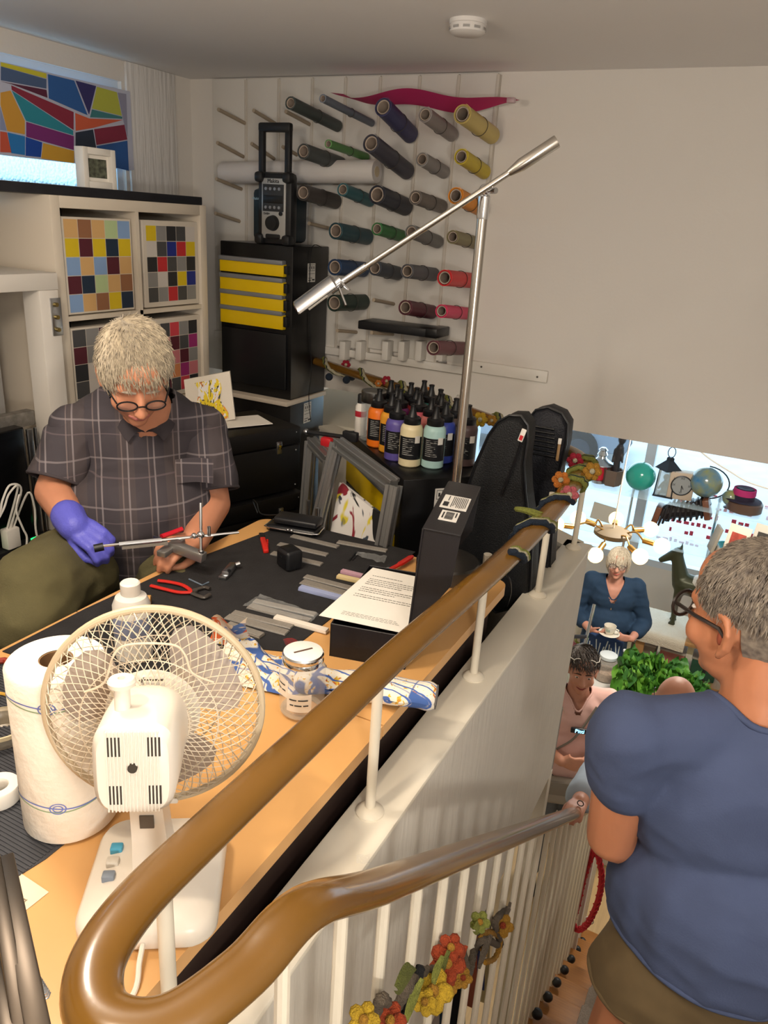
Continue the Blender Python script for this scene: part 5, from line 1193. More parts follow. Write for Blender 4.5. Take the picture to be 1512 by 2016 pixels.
def wrap(t, i0, i1, turns, cols, r0=.026, rt=.0062):
    """crocheted band wound round the rail between path samples i0..i1"""
    pts = rp[i0:i1+1]; cum = [0]
    for a_, b_ in zip(pts, pts[1:]): cum.append(cum[-1]+(b_-a_).length)
    Ltot = cum[-1]; N_ = int(22*turns)+1
    def at(s_):
        s_ = max(0, min(Ltot-1e-6, s_))
        for k in range(len(cum)-1):
            if cum[k+1] >= s_: u = (s_-cum[k])/(cum[k+1]-cum[k]+1e-9); return pts[k].lerp(pts[k+1], u), (pts[k+1]-pts[k]).normalized()
        return pts[-1], (pts[-1]-pts[-2]).normalized()
    for ci, c in enumerate(cols):
        line = []
        for k in range(N_):
            s_ = k/(N_-1)*(Ltot-.012*len(cols))+ci*.0085; p, d = at(s_); X_, Y_, _ = frame(d); q = 2*math.pi*turns*k/(N_-1)
            wob = 1+.08*math.sin(k*2.3)
            line.append(p+X_*math.cos(q)*(r0+.0035)*wob+Y_*math.sin(q)*(r0*.74+.004)*wob)
        part('crochet_band', MB().tube(line, [rt*(1+.22*(k % 2)) for k in range(N_)], 6), Y[c], t, smooth=80)
g = thing('yarn_garland', rp[10], 'crocheted yarn garland wound along the far handrail', 'garland')
wrap(g, 1, 30, 5.5, ('olive', 'navy', 'cream'))
for (px, py), c, r_ in (((681, 718), 'red', .020), ((761, 750), 'red', .020), ((745, 755), 'orange', .014), ((845, 770), 'orange', .016), ((905, 788), 'white', .020), ((945, 826), 'yellow', .024), ((968, 828), 'mustard', .018)):
    p = PZ(px, py, R+.012); flower(g, p-(p-CAM).normalized()*.02, r_, c, CAM-p, 6, 'cream' if c != 'white' else 'yellow')
for px, py in ((648, 742), (693, 742), (682, 748)): p = PZ(px, py, R-.02); part('pompom', MB().ball(p, .016, 10), Y['navy'], g)
g = thing('yarn_garland', rp[44], 'crocheted yarn garland with flowers round the handrail corner', 'garland')
wrap(g, 36, 46, 2.5, ('olive', 'navy', 'olive')); wrap(g, 47, 56, 2.2, ('olive', 'cream', 'navy'))
for (px, py), c, r_ in (((1132, 907), 'red', .022), ((1166, 928), 'mustard', .024), ((1104, 945), 'orange', .022), ((1121, 974), 'pink', .022)):
    p = PZ(px, py, R+.022); flower(g, p, r_, c, CAM-p, 6, 'cream')
p = PZ(1030, 1012, R+.01); part('tail_loop', MB().tube(catmull([p+V((.05, .0, 0)), p+V((.01, -.01, .012)), p+V((-.02, .012, .004)), p+V((.005, .03, .0)), p+V((.04, .012, .004))], 6), .006, 6), Y['olive'], g)
g = thing('yarn_garland', (SX, .8, .3), 'crocheted autumn garland of leaves and flowers woven through the stair balusters', 'garland')
def gx(px, py, dx=0): return PX(px, py, SX+.014+dx)
br = [(700, 2030), (735, 2005), (752, 1965), (775, 1990), (800, 1950), (830, 1915), (865, 1905), (905, 1865), (922, 1915), (935, 1870), (955, 1850), (985, 1860), (975, 1815), (1000, 1790)]
part('braid', MB().tube(catmull([gx(*p, .006*(-1)**i) for i, p in enumerate(br)], 8), [.0065*(1+.25*(k % 2)) for k in range((len(br)-1)*8+1)], 7), Y['taupe'], g, smooth=80)
part('braid', MB().tube(catmull([gx(*p) for p in ((760, 2030), (790, 1990), (815, 1940), (828, 1905), (812, 1960), (790, 2010))], 8), [.006*(1+.25*(k % 2)) for k in range(41)], 7), Y['black'], g, smooth=80)
part('braid', MB().tube(catmull([gx(*p) for p in ((955, 1880), (945, 1850), (965, 1835), (985, 1850), (975, 1885), (955, 1895))], 8), [.005*(1+.25*(k % 2)) for k in range(41)], 7), Y['mustard'], g, smooth=80)
def leaf(t, p0, p1, w, mat, nm='leaf'):
    a_, b_ = gx(*p0, .012), gx(*p1, .012); d = b_-a_; s_ = d.cross(V((1, 0, .2))).normalized()
    part(nm, MB().grid(lambda u, v: a_+d*u+s_*(v-.5)*w*math.sin(math.pi*min(.97, u+.03))**.8+V((.006*math.cos((v-.5)*3), 0, 0)), 8, 4), Y[mat], t, smooth=80)
leaf(g, (795, 2010), (828, 1925), .030, 'olive'); leaf(g, (775, 1945), (812, 1905), .035, 'moss'); leaf(g, (850, 1935), (868, 1880), .028, 'olive'); leaf(g, (862, 1930), (880, 1870), .022, 'moss')
leaf(g, (930, 1830), (960, 1812), .03, 'olive'); leaf(g, (940, 1905), (965, 1840), .032, 'taupe'); leaf(g, (990, 1825), (1002, 1775), .02, 'taupe'); leaf(g, (870, 1920), (890, 1862), .02, 'rust'); leaf(g, (905, 1890), (915, 1860), .02, 'rust')
for (px, py), c, r_ in (((852, 1950), 'yellow', .030), ((836, 1972), 'yellow', .018), ((880, 1895), 'rust', .028), ((888, 1865), 'rust', .020), ((890, 1935), 'mustard', .016), ((912, 1925), 'mustard', .016), ((990, 1822), 'mustard', .022), ((716, 2008), 'yellow', .018), ((768, 2008), 'rust', .020), ((945, 1815), 'olive', .018)):
    p = gx(px, py, .014); flower(g, p, r_, c, CAM-p, 5, 'mustard' if c != 'mustard' else 'rust')
# ================================================================== people
def skinm(n, c): return M('skin_'+n, c, .5, var=(14, .9), sub=.12)
def basis(fwd, up, pos):
    """local x = person's left... columns: right, forward, up"""
    f_ = V(fwd).normalized(); u_ = V(up); r_ = f_.cross(u_).normalized(); u_ = r_.cross(f_)
    m = Matrix((r_, f_, u_)).transposed().to_4x4(); m.translation = V(pos); return m
def head_shapes(mb, H, fem=False, s_=1.):
    mb.T = H @ Matrix.Scale(s_, 4)
    mb.ball((0, -.012, .032), (.077, .098, .094), 20); mb.ball((0, .030, -.02), (.066, .066, .090), 18)
    mb.ball((0, .030, -.072), (.052 if not fem else .047, .052, .046), 16); mb.ball((0, .066, -.098), (.026, .022, .020), 12)
    mb.cap((-.040, .070, .022), (.040, .070, .022), .018, .018); mb.ball((0, .058, .055), (.055, .040, .050), 14)
    for s in (-1, 1):
        mb.ball((s*.042, .062, -.032), (.026, .026, .028), 12); mb.ball((s*.011, .106, -.038), (.009, .010, .008), 8)
        mb.ball((s*.076, -.010, -.010), (.007, .020, .030), 12, (0, 0, s*.35)); mb.chain([(s*.076, .012, .010), (s*.081, .003, .026), (s*.087, -.015, .024), (s*.091, -.025, .004), (s*.087, -.018, -.022), (s*.079, -.003, -.042)], [.005, .0055, .006, .006, .006, .0075], 8)
    mb.chain([(0, .084, .012), (0, .100, -.012), (0, .112, -.036)], [.010, .011, .0125]); mb.ball((0, .084, -.070), (.022, .012, .011), 10)
    mb.T = None
def face_bits(body, H, s_=1., brow='#6b5a50', lip='#9a5a52', eyes=True, smile=0.):
    T_ = H @ Matrix.Scale(s_, 4)
    for s in (-1, 1):
        if eyes:
            m = MB(); m.T = T_; m.ball((s*.032, .083, 0), (.012, .0075, .0048), 12); e = part('eye', m, M('eye_white', '#d9d2ca', .25), body)
            m = MB(); m.T = T_; m.ball((s*.032, .0885, 0), (.0052, .003, .0046), 10); part('iris', m, M('iris', '#3d2f26', .2), e)
        m = MB(); m.T = T_; m.chain([(s*.014, .089, .019), (s*.032, .090, .024), (s*.052, .078, .018)], [.0035, .004, .0025], 8); part('eyebrow', m, M('brow_'+brow[1:], brow, .9), body)
    m = MB(); m.T = T_; m.chain([(-.024, .082, -.067+smile*.006), (-.008, .0935, -.0685), (.008, .0935, -.0685), (.024, .082, -.067+smile*.006)], [.003, .0045, .0045, .003], 8); part('lips', m, M('lip_'+lip[1:], lip, .5), body)
def specs(owner, H, col, s_=1., thick=.0022, rx=.024, rz=.017, drop=0., y=.104, lens='#b9b6b4'):
    T_ = H @ Matrix.Scale(s_, 4); t = part('glasses', MB().T and None or _tube(T_, [(-.008, y+.006, drop+.004), (0, y+.008, drop+.007), (.008, y+.006, drop+.004)], thick), M('specs_'+col[1:], col, .3), owner)
    for s in (-1, 1):
        part('lens_rim', _tube(T_, [(s*.034+rx*math.cos(k*math.pi/10), y-.004*abs(math.cos(k*math.pi/10)+s)*.5, drop+rz*math.sin(k*math.pi/10)) for k in range(20)], thick, True), M('specs_'+col[1:], col, .3), t)
        m = MB(); m.T = T_; m.cap((s*.034, y-.002, drop), (s*.034, y-.0015, drop), .001); 
        m = MB(); m.T = T_; m.add([(s*.034+rx*.95*math.cos(k*math.pi/10), y-.003, drop+rz*.95*math.sin(k*math.pi/10)) for k in range(20)], [tuple(range(20))]); part('lens', m, M('lens_glass', lens, .05, alpha=.14), t)
        part('temple_arm', _tube(T_, [(s*.058, y-.008, drop+.006), (s*.076, .05, drop+.008), (s*.084, -.002, drop+.008), (s*.082, -.022, drop-.012)], thick), M('specs_'+col[1:], col, .3), t)
    return t
def _tube(T_, pts, r_, closed=False):
    m = MB(); m.T = T_; return m.tube(pts, r_, 6, closed=closed)
def hair(body, H, col, n, keep, crown=(0, -.03, .10), length=(.5, 1.1), s_=1., wid=.0022, puff=.004, cap_k=1.04, seed=1, drift=.25, name='hair', var='#9b9488', lift=.010, down=0.):
    rnd = random.Random(seed); T_ = H @ Matrix.Scale(s_, 4); A_ = V((0, -.012, .032)); Rr = V((.077, .098, .094))
    m = MB().ball(A_, (Rr.x*cap_k, Rr.y*cap_k, Rr.z*cap_k), 28); m = cut(m, keep); m.v = [T_ @ p for p in m.v]
    cr_ = V((crown[0]/Rr.x, (crown[1]+.012)/Rr.y, (crown[2]-.032)/Rr.z)).normalized(); X_, Y_, Z_ = frame(cr_, (0, 1, 0))
    st = MB(); hm = M('hair_'+col[1:], col, .55, var=(90, var), sheen=.2)
    k = 0
    while k < n:
        th = rnd.uniform(0, 2*math.pi); ph0 = rnd.uniform(.02, 1.5)**1.0; ln = rnd.uniform(*length); dr = rnd.uniform(-drift, drift); pts = []; ok = True
        pf = rnd.uniform(.3, 1)*puff
        for j in range(6):
            u = j/5; ph = ph0+ln*u; t2 = th+dr*u; q = X_*math.sin(ph)*math.cos(t2)+Y_*math.sin(ph)*math.sin(t2)+Z_*math.cos(ph)
            p = V((q.x*Rr.x, q.y*Rr.y, q.z*Rr.z))*(cap_k+.012)+A_; p = p+V((q.x, q.y, q.z))*(pf+lift*u*u*rnd.uniform(.3, 1))+V((0, 0, -down*u*u))
            if j == 0 and not keep(p): ok = False; break
            pts.append(p)
        if ok: st.tube([T_ @ p for p in pts], [wid, wid*1.1, wid, wid*.8, wid*.55, wid*.15], 3, caps=False)
        k += 1
    m.v += [] ; o = len(m.v); m.f += [tuple(i+o for i in f) for f in st.f]; m.m += st.m; m.v += st.v
    return part(name, m, hm, body, smooth=70, recalc=False)
def hand(mb, wrist, fwd, back, side=1, curl=.5, spread=.06, s_=1., thumb=.6, curls=None):
    """fingers along fwd, back-of-hand normal = back, side=+1 puts the thumb on +x"""
    f_ = V(fwd).normalized(); b_ = V(back); b_ = (b_-f_*b_.dot(f_)).normalized(); x_ = f_.cross(b_)*side
    P = lambda x, y, z: V(wrist)+(x_*x+f_*y+b_*z)*s_
    kn = [(.027, .088), (.009, .092), (-.009, .088), (-.025, .080)]; ln = [.070, .078, .072, .056]
    for i, (kx, ky) in enumerate(kn):
        mb.chain([P(kx*.55, .0, 0), P(kx*.9, ky*.55, .003), P(kx, ky, .004)], [.015*s_, .0135*s_, .0112*s_], 10)
        c = (curls[i] if curls else curl); a = 0; p = P(kx, ky, .004); sp = spread*(1.5-i)
        pts = [p]; rs = [.0105*s_]
        for j, fr_ in enumerate((.46, .30, .24)):
            a += c*(.75, 1.0, .7)[j]; dv = f_*math.cos(a)-b_*math.sin(a)+x_*sp*math.cos(a); p = p+dv.normalized()*ln[i]*fr_*s_; pts.append(p); rs.append((.0098, .0088, .0074)[j]*s_)
        mb.chain(pts, rs, 10)
    t0 = P(.018, .022, -.004); t1 = P(.040, .048, -.012-.01*thumb); t2 = P(.050-.012*thumb, .078, -.020-.016*thumb); t3 = P(.048-.026*thumb, .102, -.024-.022*thumb)
    mb.chain([t0, t1, t2, t3], [.016*s_, .0125*s_, .0105*s_, .0085*s_], 10)
def seam(mb, sel, axis_o, axis_x, axis_y, r_, n=40, push=0.):
    """closed band of cloth along the open edge of a cut shell"""
    cnt = {}
    for f in mb.f:
        for i in range(len(f)):
            e = tuple(sorted((f[i], f[(i+1) % len(f)]))); cnt[e] = cnt.get(e, 0)+1
    vs = {i for e, c in cnt.items() if c == 1 for i in e if sel(mb.v[i])}
    if len(vs) < 8: return None
    o = V(axis_o); bins = [[] for _ in range(n)]
    for i in vs:
        d = mb.v[i]-o; a = math.atan2(d.dot(axis_y), d.dot(axis_x)) % (2*math.pi); bins[int(a/(2*math.pi)*n) % n].append(mb.v[i])
    ring = [sum(b, V((0, 0, 0)))/len(b) for b in bins if b]
    for _ in range(3): ring = [(ring[i-1]+ring[i]*2+ring[(i+1) % len(ring)])/4 for i in range(len(ring))]
    return MB().tube(ring, r_, 8, closed=True)
def fabric_disp(seed, amp, sc):
    def f(p):
        a = noise.noise(V((p.x*sc, p.y*sc, p.z*sc*.7+seed))); b = abs(noise.noise(V((p.x*sc*.55+seed, p.y*sc*.55, p.z*sc*.9)))); c = abs(noise.noise(V((p.x*sc*.8, p.y*sc*.8+seed, p.z*sc*1.5))))
        return amp*(.7*a+1.3*(.25-b)+.8*(.25-c))
    return f
# ------------------------------------------------------------------ the seated man at the table
def plaid():
    m = bpy.data.materials.new('plaid_shirt'); m.use_nodes = True; nt = m.node_tree; N = nt.nodes; L = nt.links; b = N['Principled BSDF']; b.inputs['Roughness'].default_value = .85
    tc = N.new('ShaderNodeTexCoord'); mp = N.new('ShaderNodeMapping'); mp.inputs['Rotation'].default_value = (0, 0, math.radians(-45)); L.new(tc.outputs['Object'], mp.inputs[0])
    sx_ = N.new('ShaderNodeSeparateXYZ'); L.new(mp.outputs[0], sx_.inputs[0])
    def lines(src, freq, w, off=0.):
        a = N.new('ShaderNodeMath'); a.operation = 'MULTIPLY_ADD'; a.inputs[1].default_value = freq; a.inputs[2].default_value = off; L.new(src, a.inputs[0])
        f = N.new('ShaderNodeMath'); f.operation = 'FRACT'; L.new(a.outputs[0], f.inputs[0]); l = N.new('ShaderNodeMath'); l.operation = 'LESS_THAN'; l.inputs[1].default_value = w; L.new(f.outputs[0], l.inputs[0]); return l.outputs[0]
    base = N.new('ShaderNodeRGB'); base.outputs[0].default_value = (*lin('#39343a'), 1); prev = base.outputs[0]
    for src, fr_, w_, off, col, k in ((sx_.outputs[0], 9, .35, .2, '#443c3e', .8), (sx_.outputs[0], 16, .06, .0, '#8f878a', .55), (sx_.outputs[0], 16, .05, .22, '#7d6f6c', .5), (sx_.outputs[2], 11, .045, .0, '#857d80', .5), (sx_.outputs[2], 11, .03, .35, '#6f6266', .4)):
        q = lines(src, fr_, w_, off); mm = N.new('ShaderNodeMath'); mm.operation = 'MULTIPLY'; mm.inputs[1].default_value = k; L.new(q, mm.inputs[0])
        x = N.new('ShaderNodeMixRGB'); L.new(mm.outputs[0], x.inputs[0]); L.new(prev, x.inputs[1]); x.inputs[2].default_value = (*lin(col), 1); prev = x.outputs[0]
    L.new(prev, b.inputs['Base Color']); return m
def seated_man():
    F_ = V((.73, -.68, 0)).normalized(); Rt = F_.cross(V((0, 0, 1)))
    hc = PD(266, 735, 1.90); nk = PD(290, 812, 1.99)
    sR, sL = PD(146, 846, 2.08), PD(398, 843, 2.10); eR, eL = PD(106, 968, 2.06), PD(420, 992, 2.08); wR, wL = PD(140, 1026, 1.91), PD(384, 1064, 1.93)
    chest = PD(272, 900, 2.14); belly = PD(272, 1003, 2.10); hip = PD(262, 1085, 2.16)
    hR, hL = hip+Rt*.09, hip-Rt*.09; kR = PD(58, 1168, 1.84); kL = V((-1.10, 1.02, hip.z-.03)); kL = hL+(F_*.40+V((.02, .0, -.03)))
    aR = V((kR.x+.06, kR.y-.02, .08)); aL = V((kL.x, kL.y, .08))
    t = thing('person', V((hip.x, hip.y, 0)), 'seated man in dark plaid shirt and olive shorts honing a blade at the table', 'person')
    H = basis(F_*math.cos(math.radians(35))+V((.10, .02, -math.sin(math.radians(35)))), (0, 0, 1), hc)
    b = MB(); head_shapes(b, H, s_=.92); b.cap(hc+V((0, 0, -.03))-F_*.05, nk-F_*.04, .058, .064); b.cap(nk-F_*.04, chest, .065, .10)
    b.ball(chest, (.15, .11, .17), 16, Matrix((Rt, F_, V((0, 0, 1)))).transposed()); b.cap(chest, hip, .13, .13)
    for s_, e_, w_ in ((sR, eR, wR), (sL, eL, wL)): b.cap(chest+V((0, 0, .06)), s_+V((0, 0, -.015)), .06, .042); b.chain([s_+V((0, 0, -.015)), e_, w_], [.044, .046, .034])
    for h_, k_, a_ in ((hR, kR, aR), (hL, kL, aL)): b.chain([h_, k_, a_], [.08, .062, .045])
    b.cap(aR+V((0, 0, -.035)), aR+F_*.14+V((0, 0, -.045)), .04, .032); b.cap(aL+V((0, 0, -.035)), aL+F_*.14+V((0, 0, -.045)), .04, .032)
    # his left hand grips the jig block from below, right hand (gloved) pulls the stone rod
    lw = wL; ld_ = (PD(338, 1078, 1.86)-wL).normalized()
    hand(b, lw, ld_, V((.3, -.5, .75)), side=-1, curl=.75, s_=.95, thumb=.9)
    gl = MB(); rd = (PD(168, 1072, 1.84)-wR).normalized()
    hand(gl, wR+rd*.004, (PD(200, 1070, 1.86)-wR).normalized(), V((.40, -.45, .85)), side=1, curl=1.0, spread=.13, s_=.98, thumb=1.0)
    gl.cap(wR-rd*.02, wR+rd*.02, .040, .036)
    body = part('body', remesh(b, .0048, 5), skinm('seated', '#c98b6c'), t, smooth=180)
    part('glove', remesh(gl, .0042, 4), M('nitrile_violet', '#5a5cc4', .45, bump=(200, .15)), t, 'violet nitrile glove', smooth=180)
    face_bits(body, H, .92, '#a89a8c', '#a8625a', eyes=False)
    specs(body, H, '#1b1a1c', .92, .0022, .024, .016, -.008, .108)
    keep = lambda p: p.z > .010+(.066 if p.y > .03 else 0)+(0.014 if abs(p.x) < .05 and p.y > .04 else 0)-(.05 if p.y < -.02 else 0)
    hair(body, H, '#b8ab93', 3200, keep, (0.02, -.05, .10), (.35, .85), .92, .0019, .006, 1.05, 3, .30, var='#857a69', lift=.014)
    # shirt
    s = MB(); RM_ = Matrix((Rt, F_, V((0, 0, 1)))).transposed()
    s.ball(chest+V((0, 0, .02)), (.195, .135, .19), 20, RM_); s.ball(belly+F_*.02, (.205, .165, .15), 20, RM_); s.cap(belly+V((0, 0, -.06)), hip+V((0, 0, .04)), .17, .165)
    s.cap(sR+V((0, 0, -.01)), nk+Rt*.05-F_*.06+V((0, 0, -.02)), .066, .055); s.cap(sL+V((0, 0, -.01)), nk-Rt*.05-F_*.06+V((0, 0, -.02)), .066, .055); s.cap(sR, sL, .064, .064)
    zv = chest.z-.035+.09; vx = PD(286, 858, 2.0)
    def keepv(p):
        q = p-vx; lat = q.dot(Rt); f2 = (p-chest).dot(F_)
        return not (q.z > 0 and abs(lat) < .012+q.z*.75 and f2 > .01)
    sh = remesh(s, .008, 8, fabric_disp(3, .006, 16)); sh = cut(sh, keepv)
    pm_ = plaid(); shirt = part('shirt', sh, pm_, t, smooth=180, recalc=False)
    dk0 = M('shirt_cuff', '#3d373b', .85)
    for S_, E_, sd_ in ((sR, eR, 1), (sL, eL, 5)):
        q = MB(); d_ = (E_-S_).normalized(); q.chain([S_+V((0, 0, .012))-Rt*(.03 if sd_ == 1 else -.03), S_+d_*.04, S_+(E_-S_)*.80], [.058, .068, .078]); e_ = S_+(E_-S_)*.82
        slv = cut(remesh(q, .007, 6, fabric_disp(sd_, .007, 17)), lambda p: (p-e_).dot(d_) < 0); so = part('sleeve', slv, pm_, shirt, smooth=180, recalc=False); fx_ = frame(d_); bd_ = seam(slv, lambda p: True, e_, fx_[0], fx_[1], .004)
        if bd_: part('cuff', bd_, dk0, so, smooth=180)
    dk = M('shirt_collar', '#332e33', .85)
    for sg in (-1, 1):
        o = vx; n0 = nk+V((0, 0, .012)); 
        def col(u, v, sg=sg):
            a0 = o+F_*.012+V((0, 0, .012)); a1 = n0+Rt*sg*.072-F_*.03+V((0, 0, -.005)); a2 = n0+Rt*sg*.02-F_*.115+V((0, 0, .01))
            p = a0*(1-u)**2+a1*2*u*(1-u)+a2*u*u; return p+(Rt*sg*.042+V((0, 0, -.022))+F_*.012)*v*(1-.45*u)+V((0, 0, .012*math.sin(v*3)))
        part('collar', MB().grid(col, 12, 5), dk, shirt, smooth=80)
    part('pocket', MB().grid(lambda u, v: PD(345+75*u, 905+48*v-4*math.sin(u*3), 1.957-.012*u+.01*v), 8, 6), pm_, shirt, smooth=80)
    # shorts
    p = MB(); p.ball(hip, (.185, .15, .11), 16, RM_); p.chain([hR, kR+(hR-kR)*.05], [.112, .096]); p.chain([hL, kL+(hL-kL)*.08], [.108, .090]); p.ball(kR+(hR-kR)*.5+V((0, 0, .0)), (.12, .12, .105), 14)
    p.cap(kR+(hR-kR)*.25, kR+V((.02, -.02, -.045)), .098, .090)
    part('shorts', remesh(p, .008, 8, fabric_disp(9, .008, 13)), M('olive_cotton', '#5c5638', .9, var=(25, .85), bump=(300, .2)), t, smooth=180)
    for a_ in (aR, aL):
        m = MB(); m.cap(a_+V((0, 0, -.035)), a_+F_*.15+V((0, 0, -.04)), .045, .04); part('shoe', remesh(m, .008, 3), black, t, smooth=180)
    # stool under him
    st_ = thing('stool', V((hip.x, hip.y, 0)), 'black padded stool under the seated man', 'stool')
    part('seat', MB().lathe([(.16, 0), (.175, .01), (.175, .04), (.16, .05)], 28, V((hip.x, hip.y, hip.z-.165))), black, st_); part('column', MB().cyl((hip.x, hip.y, .05), (hip.x, hip.y, hip.z-.16), .025, n=14), darksteel, st_); part('foot', MB().lathe([(.2, 0), (.2, .02), (.03, .05)], 28, (hip.x, hip.y, .0)), darksteel, st_)
    # sharpening jig in his hands
    jg = thing('sharpening_jig', PD(385, 1085, 1.86), 'steel knife sharpening jig with guide rod in the seated man\'s hands', 'jig')
    a_, b_ = PD(335, 1072, 1.84), PD(402, 1098, 1.80); d = (b_-a_).normalized(); up_ = V((0, 0, 1)); s_ = d.cross(up_).normalized(); RMj = Matrix((d, s_, d.cross(s_))).transposed()
    part('block', MB().box((a_+b_)/2, ((b_-a_).length, .022, .022), RMj, .002), M('jig_alu', '#a9a7a4', .3, .8), jg)
    c2_ = PD(322, 1088, 1.82); d2_ = PD(352, 1066, 1.86); dd = (c2_-d2_).normalized(); s2_ = dd.cross(up_).normalized(); part('cross_block', MB().box((c2_+d2_)/2, ((c2_-d2_).length+.02, .024, .014), Matrix((dd, s2_, dd.cross(s2_))).transposed(), .002), _M['jig_alu'], jg)
    pb_ = PD(396, 1092, 1.80); pt_ = PD(395, 990, 1.80); part('post', MB().cyl(pb_, pt_, .0035, n=10), chrome, jg); part('post_foot', MB().cyl(pb_+V((0, 0, -.004)), pb_+V((0, 0, .010)), .007, n=12), chrome, jg)
    r0, r1, r2 = PD(200, 1075, 1.80), PD(330, 1060, 1.81), PD(470, 1048, 1.84)
    part('guide_rod', MB().cyl(r0, r2, .0032, n=10), chrome, jg); part('stone_holder', MB().cyl(r0+(r2-r0)*.12, r0+(r2-r0)*.42, .006, n=10), steel, jg); part('stone', MB().box(r0+(r2-r0)*.30+V((0, 0, -.008)), (.10, .012, .006), Matrix(((r2-r0).normalized(), V((0, 0, 1)).cross((r2-r0).normalized()), V((0, 0, 1)))).transposed()), dia2, jg)
    cl = PD(395, 1053, 1.80); part('rod_clamp', MB().ball(cl, .009, 12), chrome, jg); part('rod_clamp', MB().ball(PD(382, 1055, 1.80), .007, 10), chrome, jg); part('thumb_screw', MB().cyl(cl+V((.018, .008, 0)), cl+V((.018, .008, .022)), .004, n=10), chrome, jg)
    part('grip', MB().cyl(PD(185, 1080, 1.80), PD(204, 1076, 1.80), .009, n=14), black_pl, jg)
    kf = thing('pocket_knife', PD(340, 1048, 1.88), 'red handled knife clamped in the jig', 'knife'); part('handle', MB().tube(catmull([PD(318, 1056, 1.87), PD(335, 1050, 1.88), PD(359, 1041, 1.89)], 4), .0075, 10, flat=.7), M('handle_red', '#c01a2c', .35), kf); part('blade', MB().box(PD(312, 1062, 1.86), (.03, .002, .012), None), steel, kf)
seated_man()
